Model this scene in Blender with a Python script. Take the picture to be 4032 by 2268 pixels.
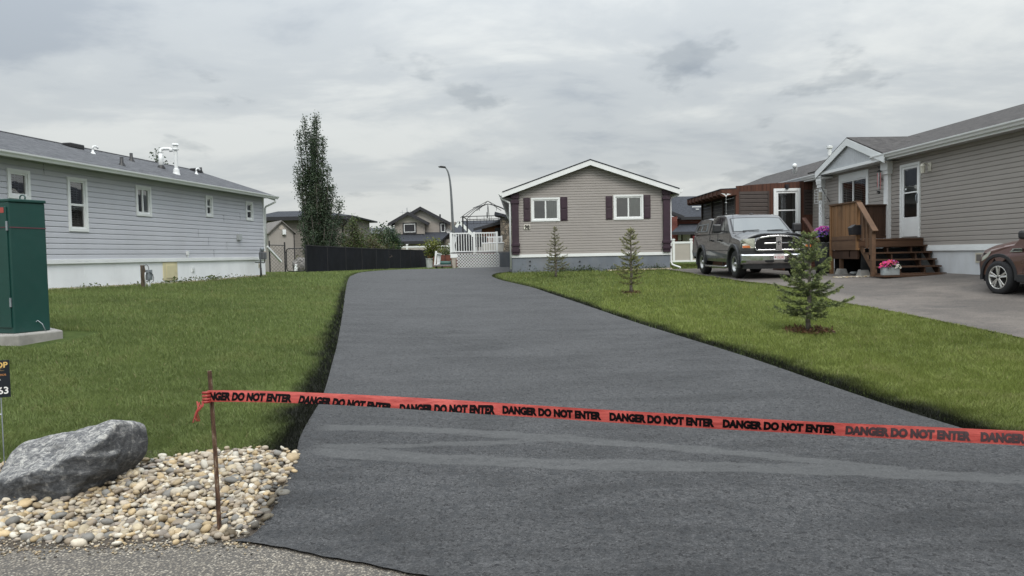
import bpy, bmesh, math, random
import numpy as np
from mathutils import Vector, Matrix
R=math.radians
for o in list(bpy.data.objects): bpy.data.objects.remove(o)
SC=bpy.context.scene; COL=SC.collection
# ------------------------------------------------------------------ camera
EYE=1.70; F=2933.; PITCH=math.atan(85/1874); ROLL=math.atan(.019)
fw=np.array([0,math.cos(PITCH),-math.sin(PITCH)]); r0=np.array([1.,0,0]); u0=np.array([0,math.sin(PITCH),math.cos(PITCH)])
CU=u0*math.cos(ROLL)+r0*math.sin(ROLL); CR=r0*math.cos(ROLL)-u0*math.sin(ROLL)
cd=bpy.data.cameras.new('camera'); cam=bpy.data.objects.new('camera',cd); COL.objects.link(cam)
cd.sensor_width=36; cd.lens=36*F/4032; cd.clip_start=.05; cd.clip_end=2000
M4=Matrix.Identity(4)
for i in range(3): M4[i][0]=CR[i]; M4[i][1]=CU[i]; M4[i][2]=-fw[i]
M4[0][3]=0; M4[1][3]=0; M4[2][3]=EYE
cam.matrix_world=M4; SC.camera=cam
# ------------------------------------------------------------------ sky, sun, exposure
SUN_EL=R(48); SUN_AZ=R(162)      # azimuth clockwise from +Y: behind the camera, to its left
W=bpy.data.worlds.new("World"); SC.world=W; W.use_nodes=True
nt=W.node_tree; nt.nodes.clear(); N=nt.nodes.new; L=nt.links.new
wo=N('ShaderNodeOutputWorld'); bg=N('ShaderNodeBackground'); L(bg.outputs[0],wo.inputs[0]); bg.inputs[1].default_value=.10
sky=N('ShaderNodeTexSky'); sky.sky_type='NISHITA'; sky.sun_disc=False; sky.sun_elevation=SUN_EL; sky.sun_rotation=SUN_AZ; sky.air_density=1.5; sky.dust_density=4
tc=N('ShaderNodeTexCoord'); sx=N('ShaderNodeSeparateXYZ'); L(tc.outputs['Generated'],sx.inputs[0])
def m_(op,a,b=None,c=None,tree=None,clamp=False):
    t=tree or nt; n=t.nodes.new('ShaderNodeMath'); n.operation=op; n.use_clamp=clamp
    for i,v in enumerate((a,b,c)):
        if v is None: continue
        if isinstance(v,(int,float)): n.inputs[i].default_value=v
        else: t.links.new(v,n.inputs[i])
    return n.outputs[0]
zc=m_('MAXIMUM',sx.outputs[2],0.0)
zz=m_('ADD',zc,.16)
cx=N('ShaderNodeCombineXYZ'); L(m_('DIVIDE',sx.outputs[0],zz),cx.inputs[0]); L(m_('DIVIDE',sx.outputs[1],zz),cx.inputs[1])
def wnoise(scale,detail,rough,dist,sxy,loc):
    mp=N('ShaderNodeMapping'); L(cx.outputs[0],mp.inputs[0]); mp.inputs['Scale'].default_value=sxy; mp.inputs['Location'].default_value=loc
    n=N('ShaderNodeTexNoise'); n.inputs['Scale'].default_value=scale; n.inputs['Detail'].default_value=detail; n.inputs['Roughness'].default_value=rough; n.inputs['Distortion'].default_value=dist
    L(mp.outputs[0],n.inputs['Vector']); return n.outputs['Fac']
n1=wnoise(.55,5,.5,.35,(.8,1.0,1),(3.1,1.2,0))
n2=wnoise(1.5,6,.6,.3,(.85,1.15,1),(7.7,2.2,4))
n3=wnoise(2.6,5,.55,.0,(1.1,.8,1),(1.35,6.5,9))
def wramp(fac,stops):
    r=N('ShaderNodeValToRGB'); L(fac,r.inputs[0]); e=r.color_ramp.elements
    while len(e)<len(stops): e.new(.5)
    for i,(p,c) in enumerate(stops): e[i].position=p; e[i].color=(*c,1)
    r.color_ramp.interpolation='EASE'; return r.outputs[0]
mixn=m_('ADD',m_('MULTIPLY',n1,.62),m_('MULTIPLY',n2,.38))
cl=wramp(mixn,[(.40,(3.35,3.7,4.1)),(.49,(4.6,4.9,5.1)),(.59,(6.0,6.2,6.15))])
dk=N('ShaderNodeMix'); dk.data_type='RGBA'; dk.blend_type='MULTIPLY'
pf=wramp(n3,[(.58,(0,0,0)),(.69,(1,1,1))])
# small dark scud clouds, only over part of the sky
L(m_('MULTIPLY',pf,.55),dk.inputs[0]); L(cl,dk.inputs[6]); dk.inputs[7].default_value=(.56,.59,.63,1)
# pale strip near the horizon, brighter zenith (overcast luminance law)
hz=N('ShaderNodeMix'); hz.data_type='RGBA'; L(m_('MULTIPLY',m_('POWER',m_('SUBTRACT',1,m_('MULTIPLY',zc,4.5,clamp=True)),2.0),.62),hz.inputs[0]); L(dk.outputs[2],hz.inputs[6]); hz.inputs[7].default_value=(6.5,6.65,6.4,1)
gain=m_('ADD',1.0,m_('MULTIPLY',m_('POWER',zc,2.2),4.6))
vm=N('ShaderNodeVectorMath'); vm.operation='SCALE'; L(hz.outputs[2],vm.inputs[0]); L(gain,vm.inputs[3])
fin=N('ShaderNodeMix'); fin.data_type='RGBA'; fin.inputs[0].default_value=.92; L(sky.outputs[0],fin.inputs[6]); L(vm.outputs[0],fin.inputs[7]); L(fin.outputs[2],bg.inputs[0])
sl=bpy.data.lights.new('sun','SUN'); sl.energy=1.5; sl.angle=R(22); sl.color=(1,.96,.9)
so=bpy.data.objects.new('sun',sl); COL.objects.link(so)
sd=Vector((math.sin(SUN_AZ)*math.cos(SUN_EL),math.cos(SUN_AZ)*math.cos(SUN_EL),math.sin(SUN_EL)))
so.rotation_euler=sd.to_track_quat('Z','Y').to_euler()
SC.view_settings.view_transform='Standard'; SC.view_settings.look='None'; SC.view_settings.gamma=1; SC.view_settings.exposure=0.22
# ------------------------------------------------------------------ terrain and picture geometry
def ray(sx,sy):
    d=fw+(sx-2016)/F*CR-(sy-1134)/F*CU; return d/d[1]
def P(sx,sy,Y):
    d=ray(sx,sy); return Vector((d[0]*Y,Y,EYE+d[2]*Y))
CP=[(-10,-8,0),(0,-8,0),(10,-8,0),(-6,0,0),(0,0,0),(6,0,0),(-6,4.3,0),(-3,4.4,0),(-1.8,4.5,0),(0,4.2,0),(3,3.6,0),(6,3.6,0),
(-2,5.6,.2),(-4.2,5.8,.25),(0,6.2,.16),(-2.4,8,.33),(4.1,6,.17),(6.5,9.5,.45),(0,10.5,.44),(-2.5,10.5,.48),(4.2,10.5,.5),(0,15.7,.63),(-3.4,15.7,.68),(6,15.5,.66),
(-6.4,9.6,.68),(-7,14,.9),(-11,17.6,1.08),(-12,12,1.0),(-9.6,29,1.08),(-14,30,1.1),(-5.5,24,.85),(-2,24,.8),(3,24,.84),(0,29,.98),(6.2,29,1.03),
(6.5,21.7,.87),(6.5,25.3,.89),(8.5,21,.88),(9.2,24,.93),(10.5,23,.96),(11.4,19.2,.98),(11.5,15,.93),(11.3,26,1.0),(9.8,15,.70),(11,11,.6),(8,18.5,.78),(12,6,.3),
(-10,36,1.02),(-2,36,1.0),(-3,43,.95),(-6,60,.9),(5,40,1.0),(12,40,1.0),(-20,40,1.0),(0,70,.95),(20,30,1.05),(25,15,1.0),(-20,15,1.1),(-20,6,.4),(20,60,1),(-30,70,1),(-20,-8,0),(20,-8,0),(-14,4.4,0),(14,3.6,0)]
cp=np.array(CP,float)
def _k(r2): return np.where(r2>1e-12,r2*np.log(np.maximum(r2,1e-12)),0)*.5
_n=len(cp); _A=np.zeros((_n+3,_n+3)); _d=((cp[:,None,:2]-cp[None,:,:2])**2).sum(-1)
_A[:_n,:_n]=_k(_d)+np.eye(_n)*.3; _A[:_n,_n]=1; _A[:_n,_n+1:]=cp[:,:2]; _A[_n,:_n]=1; _A[_n+1:,:_n]=cp[:,:2].T
_w=np.linalg.solve(_A,np.r_[cp[:,2],0,0,0])
def H(x,y):
    x=np.asarray(x,float); y=np.asarray(y,float); s=np.broadcast(x,y).shape
    xf=np.clip(np.broadcast_to(x,s).ravel(),-24,24); yf=np.clip(np.broadcast_to(y,s).ravel(),-8,70); out=np.empty(len(xf))
    for a in range(0,len(xf),20000):
        b=slice(a,a+20000)
        k=_k((xf[b,None]-cp[:,0])**2+(yf[b,None]-cp[:,1])**2)@_w[:_n]+_w[_n]+_w[_n+1]*xf[b]+_w[_n+2]*yf[b]
        out[b]=np.clip(k,0,1.15)*np.clip((yf[b]-3.8)/1.2,0,1)
    return out.reshape(s)
def hh(x,y): return float(H(x,y))
def G(sx,sy,off=0):
    d=ray(sx,sy); ys=np.r_[np.arange(2,12,.02),np.arange(12,90,.1)]
    z=EYE+d[2]*ys; h=H(d[0]*ys,ys)+off; i=int(np.argmax(z<=h))
    if i==0: t=ys[0]
    else:
        a=z[i-1]-h[i-1]; b=h[i]-z[i]; t=ys[i-1]+(ys[i]-ys[i-1])*a/(a+b)
    return Vector((d[0]*t,t,hh(d[0]*t,t)+off))
KD=4032/2576.
def GD(x,y,off=0): return G(x*KD,y*KD,off)
def PD(x,y,Y): return P(x*KD,y*KD,Y)
def crop(x0,y0,s): return lambda x,y:(x0+x*s,y0+y*s)
c1=crop(0,480,.23465); c2=crop(500,500,.23465); c3=crop(500,800,.23465); c4=crop(0,760,.4418); c5=crop(1000,440,.4556)
c6=crop(1350,780,.27174); c7=crop(1650,640,.31746); c8=crop(1960,600,.34499); c9=crop(1640,900,.14752)
q1=crop(2600,680,.30369); q2=crop(3200,480,.44164); q3=crop(3472,400,.53846); q4=crop(3200,900,.23292)
class Frame:
    def __init__(s,o,rz): s.o=Vector(o); s.rz=rz; s.c=math.cos(rz); s.s=math.sin(rz)
    def loc(s,p):
        d=Vector(p)-s.o; return Vector((d.x*s.c+d.y*s.s,-d.x*s.s+d.y*s.c,d.z))
    def world(s,p): return Vector((s.o.x+p[0]*s.c-p[1]*s.s,s.o.y+p[0]*s.s+p[1]*s.c,s.o.z+p[2]))
    def hit(s,px,y=0.0,slope=0.0,y0=0.0):
        """picture point -> local point on plane y + 0 or on the roof plane z=z0+slope*(y-y0)"""
        a=s.loc((0,0,EYE)); r=ray(*px); d=Vector((r[0]*s.c+r[1]*s.s,-r[0]*s.s+r[1]*s.c,r[2]))
        t=(y-a.y)/d.y; return a+d*t
    def roof(s,px,z0,slope,y0):
        a=s.loc((0,0,EYE)); r=ray(*px); d=Vector((r[0]*s.c+r[1]*s.s,-r[0]*s.s+r[1]*s.c,r[2]))
        t=(z0+slope*(a.y-y0)-a.z)/(d.z-slope*d.y); return a+d*t
# ------------------------------------------------------------------ materials
MC={}
def newmat(name):
    m=bpy.data.materials.new(name); m.use_nodes=True; t=m.node_tree; t.nodes.clear()
    o=t.nodes.new('ShaderNodeOutputMaterial'); p=t.nodes.new('ShaderNodeBsdfPrincipled'); t.links.new(p.outputs[0],o.inputs[0]); return m,t,p
def nz(t,vec,scale,detail=4,rough=.55,dist=0):
    n=t.nodes.new('ShaderNodeTexNoise'); n.inputs['Scale'].default_value=scale; n.inputs['Detail'].default_value=detail; n.inputs['Roughness'].default_value=rough; n.inputs['Distortion'].default_value=dist
    if vec is not None: t.links.new(vec,n.inputs['Vector'])
    return n.outputs['Fac']
def ramp(t,fac,stops,interp='LINEAR'):
    r=t.nodes.new('ShaderNodeValToRGB'); t.links.new(fac,r.inputs[0]); e=r.color_ramp.elements
    while len(e)<len(stops): e.new(.5)
    for i,(p,c) in enumerate(stops):
        e[i].position=p; e[i].color=(c,c,c,1) if isinstance(c,(int,float)) else (*c,1)
    r.color_ramp.interpolation=interp; return r.outputs[0]
def mix(t,fac,a,b,mode='MIX'):
    n=t.nodes.new('ShaderNodeMix'); n.data_type='RGBA'; n.blend_type=mode
    for i,v in ((0,fac),(6,a),(7,b)):
        if isinstance(v,(int,float)): n.inputs[i].default_value=v if i==0 else (v,v,v,1)
        elif isinstance(v,tuple): n.inputs[i].default_value=(*v,1)
        else: t.links.new(v,n.inputs[i])
    return n.outputs[2]
def coords(t,kind='Object',scale=None,rot=None):
    c=t.nodes.new('ShaderNodeTexCoord'); o=c.outputs[kind]
    if scale or rot:
        mp=t.nodes.new('ShaderNodeMapping'); t.links.new(o,mp.inputs[0])
        if scale: mp.inputs['Scale'].default_value=scale
        if rot: mp.inputs['Rotation'].default_value=rot
        o=mp.outputs[0]
    return o
def bump(t,p,h,strength,dist,normal=None):
    b=t.nodes.new('ShaderNodeBump'); b.inputs['Strength'].default_value=strength; b.inputs['Distance'].default_value=dist; t.links.new(h,b.inputs['Height'])
    if normal: t.links.new(normal,b.inputs['Normal'])
    if p: t.links.new(b.outputs[0],p.inputs['Normal'])
    return b.outputs[0]
def mat(name,col,rough=.6,metal=0,var=.10,vs=2.5,bmp=0,bs=60,spec=.5,coat=0,dirt=0):
    if name in MC: return MC[name]
    m,t,p=newmat(name); v=coords(t)
    f=nz(t,v,vs,5); lo=tuple(c*(1-var*1.6) for c in col); hi=tuple(min(1,c*(1+var)) for c in col)
    c=ramp(t,f,[(.3,lo),(.7,hi)])
    if dirt:
        f2=nz(t,coords(t,'Object',(1,1,.35)),1.3,6,.65); c=mix(t,ramp(t,f2,[(.45,0),(.8,dirt)]),c,tuple(x*.55 for x in (.5,.45,.38)))
    t.links.new(c,p.inputs['Base Color']); p.inputs['Metallic'].default_value=metal; p.inputs['Specular IOR Level'].default_value=spec; p.inputs['Coat Weight'].default_value=coat; p.inputs['Coat Roughness'].default_value=.06
    rr=ramp(t,nz(t,v,vs*3,4),[(.3,max(0,rough-.06)),(.7,min(1,rough+.08))]); t.links.new(rr,p.inputs['Roughness'])
    if bmp: bump(t,p,nz(t,v,bs,3),bmp,.004)
    MC[name]=m; return m
def attrmat(name,rough=.7,spec=.3,trans=0,attr='Col',bmp=0):
    m,t,p=newmat(name); a=t.nodes.new('ShaderNodeAttribute'); a.attribute_name=attr; t.links.new(a.outputs['Color'],p.inputs['Base Color'])
    p.inputs['Roughness'].default_value=rough; p.inputs['Specular IOR Level'].default_value=spec
    if bmp: bump(t,p,nz(t,coords(t),90,3),bmp,.003)
    if trans:
        o=[n for n in t.nodes if n.type=='OUTPUT_MATERIAL'][0]; tr=t.nodes.new('ShaderNodeBsdfTranslucent'); t.links.new(a.outputs['Color'],tr.inputs[0]); mx=t.nodes.new('ShaderNodeMixShader'); mx.inputs[0].default_value=trans
        t.links.new(p.outputs[0],mx.inputs[1]); t.links.new(tr.outputs[0],mx.inputs[2]); t.links.new(mx.outputs[0],o.inputs[0])
    MC[name]=m; return m
def shingle(name,a,b,hs=.14):
    m,t,p=newmat(name); uv=coords(t,'UV'); br=t.nodes.new('ShaderNodeTexBrick'); t.links.new(uv,br.inputs['Vector']); br.inputs['Scale'].default_value=1; br.inputs['Brick Width'].default_value=.24; br.inputs['Row Height'].default_value=hs; br.inputs['Mortar Size'].default_value=.006; br.inputs['Bias'].default_value=-.1
    br.inputs['Color1'].default_value=(*a,1); br.inputs['Color2'].default_value=(*b,1); br.inputs['Mortar'].default_value=(*[x*.45 for x in a],1)
    c=mix(t,.5,br.outputs[0],ramp(t,nz(t,uv,4.5,6,.75),[(.4,tuple(x*.6 for x in a)),(.6,tuple(x*1.5 for x in b))]))
    c=mix(t,.3,c,ramp(t,nz(t,uv,160,2),[(.35,tuple(x*.5 for x in a)),(.65,tuple(x*1.7 for x in b))]))
    t.links.new(c,p.inputs['Base Color']); p.inputs['Roughness'].default_value=.93; p.inputs['Specular IOR Level'].default_value=.2
    sp=t.nodes.new('ShaderNodeSeparateXYZ'); t.links.new(uv,sp.inputs[0]); fr=m_('FRACT',m_('DIVIDE',sp.outputs[1],hs,tree=t),tree=t)
    b1=bump(t,None,m_('SUBTRACT',1.0,fr,tree=t),.8,.012); bump(t,p,br.outputs['Fac'],.5,.006,b1); MC[name]=m; return m
def wood(name,col,rough=.75,axis=2,board=.14,var=.35,stain=.0):
    m,t,p=newmat(name); sc=[9,9,9]; sc[axis]=.7; v=coords(t,'Object',tuple(sc)); f=nz(t,v,2.2,6,.6,.6)
    c=ramp(t,f,[(.25,tuple(x*(1-var) for x in col)),(.55,col),(.8,tuple(min(1,x*(1+var)) for x in col))])
    sc2=[1/board]*3; sc2[axis]=.01; v2=coords(t,'Object',tuple(sc2)); wn=t.nodes.new('ShaderNodeTexVoronoi'); wn.inputs['Scale'].default_value=1; t.links.new(v2,wn.inputs['Vector'])
    s=t.nodes.new('ShaderNodeSeparateColor'); t.links.new(wn.outputs['Color'],s.inputs[0]); c=mix(t,.5,c,mix(t,s.outputs[0],tuple(x*.6 for x in col),tuple(min(1,x*1.35) for x in col)))
    if stain: c=mix(t,ramp(t,nz(t,coords(t),1.6,5,.6),[(.5,0),(.75,stain)]),c,(.02,.017,.015))
    t.links.new(c,p.inputs['Base Color']); p.inputs['Roughness'].default_value=rough; p.inputs['Specular IOR Level'].default_value=.3; bump(t,p,f,.35,.004); MC[name]=m; return m
def glassmat(name,tint=(.8,.85,.85),ior=1.75):
    m=bpy.data.materials.new(name); m.use_nodes=True; t=m.node_tree; t.nodes.clear(); o=t.nodes.new('ShaderNodeOutputMaterial'); mx=t.nodes.new('ShaderNodeMixShader'); g=t.nodes.new('ShaderNodeBsdfGlossy'); tr=t.nodes.new('ShaderNodeBsdfTransparent'); fr=t.nodes.new('ShaderNodeFresnel')
    g.inputs['Roughness'].default_value=.015; tr.inputs[0].default_value=(*tint,1); fr.inputs[0].default_value=ior
    b=t.nodes.new('ShaderNodeBump'); b.inputs['Strength'].default_value=.12; b.inputs['Distance'].default_value=.02; t.links.new(nz(t,coords(t),1.7,2),b.inputs['Height']); t.links.new(b.outputs[0],g.inputs['Normal'])
    t.links.new(fr.outputs[0],mx.inputs[0]); t.links.new(tr.outputs[0],mx.inputs[1]); t.links.new(g.outputs[0],mx.inputs[2]); t.links.new(mx.outputs[0],o.inputs[0]); MC[name]=m; return m
white=mat('white_vinyl',(.74,.76,.76),.45,var=.03,dirt=.06); whitem=mat('white_metal',(.70,.72,.72),.35,var=.03)
glass=glassmat('window_glass',ior=2.7); dark=mat('dark_interior',(.012,.013,.015),.9); black=mat('black_plastic',(.012,.012,.014),.45); blackm=mat('black_metal',(.015,.015,.018),.4)
blindm=mat('pale_blind',(.40,.42,.43),.6); curtain=mat('pale_curtain',(.80,.82,.78),.8,var=.08,vs=1)
chrome=mat('chrome',(.52,.53,.54),.13,metal=1,var=.02); galv=mat('galvanised_steel',(.30,.33,.36),.45,metal=.6,var=.15,vs=6); rubber=mat('tyre_rubber',(.018,.018,.02),.8,var=.2,vs=8)
concrete=mat('concrete',(.30,.29,.27),.9,var=.2,vs=4,bmp=.5,bs=50,dirt=.25)
# ------------------------------------------------------------------ mesh helpers
class MB:
    def __init__(s): s.v=[]; s.f=[]
    def add(s,vs,fs):
        b=len(s.v); s.v+= [tuple(v) for v in vs]; s.f+=[tuple(b+i for i in f) for f in fs]; return s
    def box(s,x0,x1,y0,y1,z0,z1):
        if x0>x1: x0,x1=x1,x0
        if y0>y1: y0,y1=y1,y0
        if z0>z1: z0,z1=z1,z0
        return s.add([(x,y,z) for z in (z0,z1) for y in (y0,y1) for x in (x0,x1)],[(0,2,3,1),(4,5,7,6),(0,1,5,4),(2,6,7,3),(0,4,6,2),(1,3,7,5)])
    def beam(s,a,b,w,h,up=(0,0,1)):
        a=Vector(a); b=Vector(b); d=(b-a).normalized(); up=Vector(up)
        if abs(d.dot(up))>.98: up=Vector((0,1,0))
        r=d.cross(up).normalized(); u=r.cross(d).normalized(); vs=[]
        for p in (a,b):
            for i,j in ((-1,-1),(1,-1),(1,1),(-1,1)): vs.append(p+r*(i*w/2)+u*(j*h/2))
        return s.add(vs,[(3,2,1,0),(4,5,6,7),(0,1,5,4),(1,2,6,5),(2,3,7,6),(3,0,4,7)])
    def tube(s,pts,r,seg=8,cap=True):
        pts=[Vector(p) for p in pts]; n=len(pts); rs=r if isinstance(r,(list,tuple)) else [r]*n; vs=[]; up=None
        for i,p in enumerate(pts):
            d=(pts[min(i+1,n-1)]-pts[max(i-1,0)]).normalized()
            if up is None: up=Vector((0,0,1)) if abs(d.z)<.9 else Vector((1,0,0))
            a=d.cross(up).normalized(); up=a.cross(d).normalized()
            for k in range(seg): t=2*math.pi*k/seg; vs.append(p+(a*math.cos(t)+up*math.sin(t))*rs[i])
        fs=[(i*seg+k,i*seg+(k+1)%seg,(i+1)*seg+(k+1)%seg,(i+1)*seg+k) for i in range(n-1) for k in range(seg)]
        if cap: fs+=[tuple(range(seg))[::-1],tuple((n-1)*seg+k for k in range(seg))]
        return s.add(vs,fs)
    def lathe(s,prof,c=(0,0,0),seg=24,axis='z'):
        vs=[]; n=len(prof); c=Vector(c)
        for r,h in prof:
            for k in range(seg):
                t=2*math.pi*k/seg; q={'z':(r*math.cos(t),r*math.sin(t),h),'x':(h,r*math.cos(t),r*math.sin(t)),'y':(r*math.sin(t),h,r*math.cos(t))}[axis]; vs.append(c+Vector(q))
        return s.add(vs,[(i*seg+k,i*seg+(k+1)%seg,(i+1)*seg+(k+1)%seg,(i+1)*seg+k) for i in range(n-1) for k in range(seg)])
    def prism(s,poly,a,b,axis='y'):
        f={'y':lambda p,t:(p[0],t,p[1]),'x':lambda p,t:(t,p[0],p[1]),'z':lambda p,t:(p[0],p[1],t)}[axis]; n=len(poly)
        return s.add([f(p,a) for p in poly]+[f(p,b) for p in poly],[tuple(range(n)),tuple(range(2*n-1,n-1,-1))]+[(i,n+i,n+(i+1)%n,(i+1)%n) for i in range(n)])
    def quad(s,*p): return s.add(p,[tuple(range(len(p)))])
    def slab(s,p,th):     # p: 4+ coplanar points, thickened along -normal
        p=[Vector(q) for q in p]; nn=(p[1]-p[0]).cross(p[2]-p[0]).normalized(); q=[a-nn*th for a in p]; n=len(p)
        return s.add(p+q,[tuple(range(n)),tuple(range(2*n-1,n-1,-1))]+[(i,n+i,n+(i+1)%n,(i+1)%n) for i in range(n)])
    def build(s,name,m,parent=None,bev=0,smooth=False,fixn=True,label=None,sub=0):
        me=bpy.data.meshes.new(name); me.from_pydata(s.v,[],s.f); me.update()
        if fixn:
            bm=bmesh.new(); bm.from_mesh(me); bmesh.ops.recalc_face_normals(bm,faces=bm.faces); bm.to_mesh(me); bm.free()
        return finish(me,name,m,parent,bev,smooth,label,sub)
def autouv(me):
    n=len(me.loops); 
    if not n: return
    co=np.empty(len(me.vertices)*3); me.vertices.foreach_get('co',co); co=co.reshape(-1,3)
    pn=np.empty(len(me.polygons)*3); me.polygons.foreach_get('normal',pn); pn=pn.reshape(-1,3)
    lt=np.empty(len(me.polygons),int); me.polygons.foreach_get('loop_total',lt); vi=np.empty(n,int); me.loops.foreach_get('vertex_index',vi)
    nn=np.repeat(pn,lt,axis=0); z=np.array([0,0,1.]); u=np.cross(z,nn); l=np.linalg.norm(u,axis=1); flat=l<.05; u[flat]=(1,0,0); u/=np.linalg.norm(u,axis=1)[:,None]; v=np.cross(nn,u)
    c=co[vi]; uv=np.stack([(c*u).sum(1),(c*v).sum(1)],1); lay=me.uv_layers.new(name='UV'); lay.data.foreach_set('uv',uv.ravel().astype(np.float32))
def finish(me,name,m,parent=None,bev=0,smooth=False,label=None,sub=0):
    me.validate(); autouv(me); o=bpy.data.objects.new(name,me); COL.objects.link(o)
    for x in (m if isinstance(m,(list,tuple)) else [m]): me.materials.append(x)
    if parent: o.parent=parent
    if smooth: me.polygons.foreach_set('use_smooth',[True]*len(me.polygons))
    if bev:
        b=o.modifiers.new('bevel','BEVEL'); b.width=bev; b.segments=2; b.limit_method='ANGLE'; b.angle_limit=R(35)
    if sub: q=o.modifiers.new('sub','SUBSURF'); q.levels=sub; q.render_levels=sub
    if label: o['label']=label
    return o
def npmesh(name,v,f,m,parent=None,col=None,smooth=False):
    """v (n,3), f (m,k) ; col (m,3) per face"""
    me=bpy.data.meshes.new(name); nv=len(v); nf,k=f.shape; me.vertices.add(nv); me.vertices.foreach_set('co',np.asarray(v,np.float32).ravel())
    me.loops.add(nf*k); me.loops.foreach_set('vertex_index',f.astype(np.int32).ravel()); me.polygons.add(nf); me.polygons.foreach_set('loop_start',np.arange(nf,dtype=np.int32)*k)
    if smooth: me.polygons.foreach_set('use_smooth',np.ones(nf,bool))
    me.update(calc_edges=True)
    if col is not None:
        a=me.attributes.new('Col','FLOAT_COLOR','FACE'); a.data.foreach_set('color',np.c_[col,np.ones(nf)].astype(np.float32).ravel())
    o=bpy.data.objects.new(name,me); COL.objects.link(o); me.materials.append(m)
    if parent: o.parent=parent
    return o
def thing(name,label,cat,loc=(0,0,0),rz=0,group=None):
    o=bpy.data.objects.new(name,None); COL.objects.link(o); o.location=loc; o.rotation_euler=(0,0,rz); o.empty_display_size=.2
    return tag(o,label,cat,group)
def tag(o,label,cat,group=None,kind=None):
    o['label']=label; o['category']=cat
    if group: o['group']=group
    if kind: o['kind']=kind
    return o
def struct(o,kind='structure'): o['kind']=kind; return o
def copytree(o,parent=None):
    c=o.copy(); COL.objects.link(c); c.parent=parent
    for ch in [x for x in bpy.data.objects if x.parent==o]: copytree(ch,c)
    return c
def textmesh(s,size,bold=0.0,align='LEFT',spacing=1.0,shear=0,xs=1.0):
    cu=bpy.data.curves.new('t','FONT'); cu.body=s; cu.size=size; cu.offset=bold*size; cu.align_x=align; cu.space_character=spacing; cu.shear=shear; cu.resolution_u=3
    o=bpy.data.objects.new('t',cu); COL.objects.link(o); dg=bpy.context.evaluated_depsgraph_get(); dg.update(); me=bpy.data.meshes.new_from_object(o.evaluated_get(dg)); bpy.data.objects.remove(o)
    vs=[(v.co.x*xs,v.co.y) for v in me.vertices]; fs=[tuple(p.vertices) for p in me.polygons]; return vs,fs
def text_on(name,s,size,m,parent,org,ux,uz,bold=0,align='LEFT',xs=1.0,th=.002,spacing=1.0,shear=0):
    vs,fs=textmesh(s,size,bold,align,spacing,shear,xs); org=Vector(org); ux=Vector(ux); uz=Vector(uz); nn=ux.cross(uz); mb=MB(); mb.add([org+ux*a+uz*b+nn*th for a,b in vs],fs); return mb.build(name,m,parent,fixn=False)
rng=np.random.default_rng(7)
def vnoise(x,y,s,seed=0):
    """value noise in 0..1"""
    r=np.random.default_rng(seed).random((64,64)); fx=x*s; fy=y*s; ix=np.floor(fx).astype(int); iy=np.floor(fy).astype(int); tx=fx-ix; ty=fy-iy; tx=tx*tx*(3-2*tx); ty=ty*ty*(3-2*ty)
    g=lambda a,b:r[a%64,b%64]; return (g(ix,iy)*(1-tx)+g(ix+1,iy)*tx)*(1-ty)+(g(ix,iy+1)*(1-tx)+g(ix+1,iy+1)*tx)*ty
def inpoly(px,py,poly):
    c=np.zeros(px.shape,bool); n=len(poly)
    for i in range(n):
        x1,y1=poly[i][:2]; x2,y2=poly[(i+1)%n][:2]
        if y1==y2: continue
        t=((y1>py)!=(y2>py))&(px<(x2-x1)*(py-y1)/(y2-y1)+x1); c^=t
    return c
def pdist(px,py,line):
    d=np.full(px.shape,1e9)
    for (a,b) in zip(line[:-1],line[1:]):
        ax,ay=a[0],a[1]; bx,by=b[0]-ax,b[1]-ay; l=bx*bx+by*by+1e-9; t=np.clip(((px-ax)*bx+(py-ay)*by)/l,0,1); d=np.minimum(d,np.hypot(px-ax-t*bx,py-ay-t*by))
    return d
def smooth_line(pts,n=4):
    pts=[np.array(p[:2],float) for p in pts]; out=[]
    for i in range(len(pts)-1):
        p0=pts[max(i-1,0)];p1=pts[i];p2=pts[i+1];p3=pts[min(i+2,len(pts)-1)]
        for k in range(n):
            t=k/n; out.append(.5*((2*p1)+(-p0+p2)*t+(2*p0-5*p1+4*p2-p3)*t*t+(-p0+3*p1-3*p2+p3)*t**3))
    out.append(pts[-1]); return out
# ================================================================== GROUND
drvL=[GD(*p) for p in [(575,1366),(600,1364),(645,1345),(700,1262),(742,1165),(755,1105),(790,1040),(812,1000),(835,920),(850,860),(862,790),(868,742),(875,706),(888,693),(925,684),(1000,679),(1140,676)]]
drvR=[GD(*p) for p in [(1287,684.5),(1252,688),(1238,694),(1252,703),(1330,722),(1400,745),(1560,800),(1700,845),(1900,908),(2100,978),(2300,1045),(2480,1100),(2600,1135)]]
drvL=smooth_line(drvL); drvR=smooth_line(drvR)
drive_poly=[tuple(p) for p in drvL]+[(-2.9,45.5),(.3,45.5),(.02,29.2)]+[tuple(p) for p in drvR]+[(6.5,4.3),(9,2.6),(9,1.2),(3.2,2.5)]+[(x,y+.007*math.sin(x*13)+.005*math.sin(x*37+1)) for x,y in [(1.2-.05*i,3.2+.0166*i) for i in range(30)]+[(-.3-.05*i,3.77+.0235*i) for i in range(27)]]
padL=[GD(*p) for p in [(2700,888),(2576,852),(2400,815),(2200,775),(2095,756),(2060,738),(1960,718),(1850,705),(1780,695),(1735,686)]]
pad_poly=[tuple(p[:2]) for p in smooth_line(padL)]+[(5.9,28.5),(11.6,28.5),(11.6,19),(11.8,4),(24,3),(24,-1),(16,-1),(13.5,5)]
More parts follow.
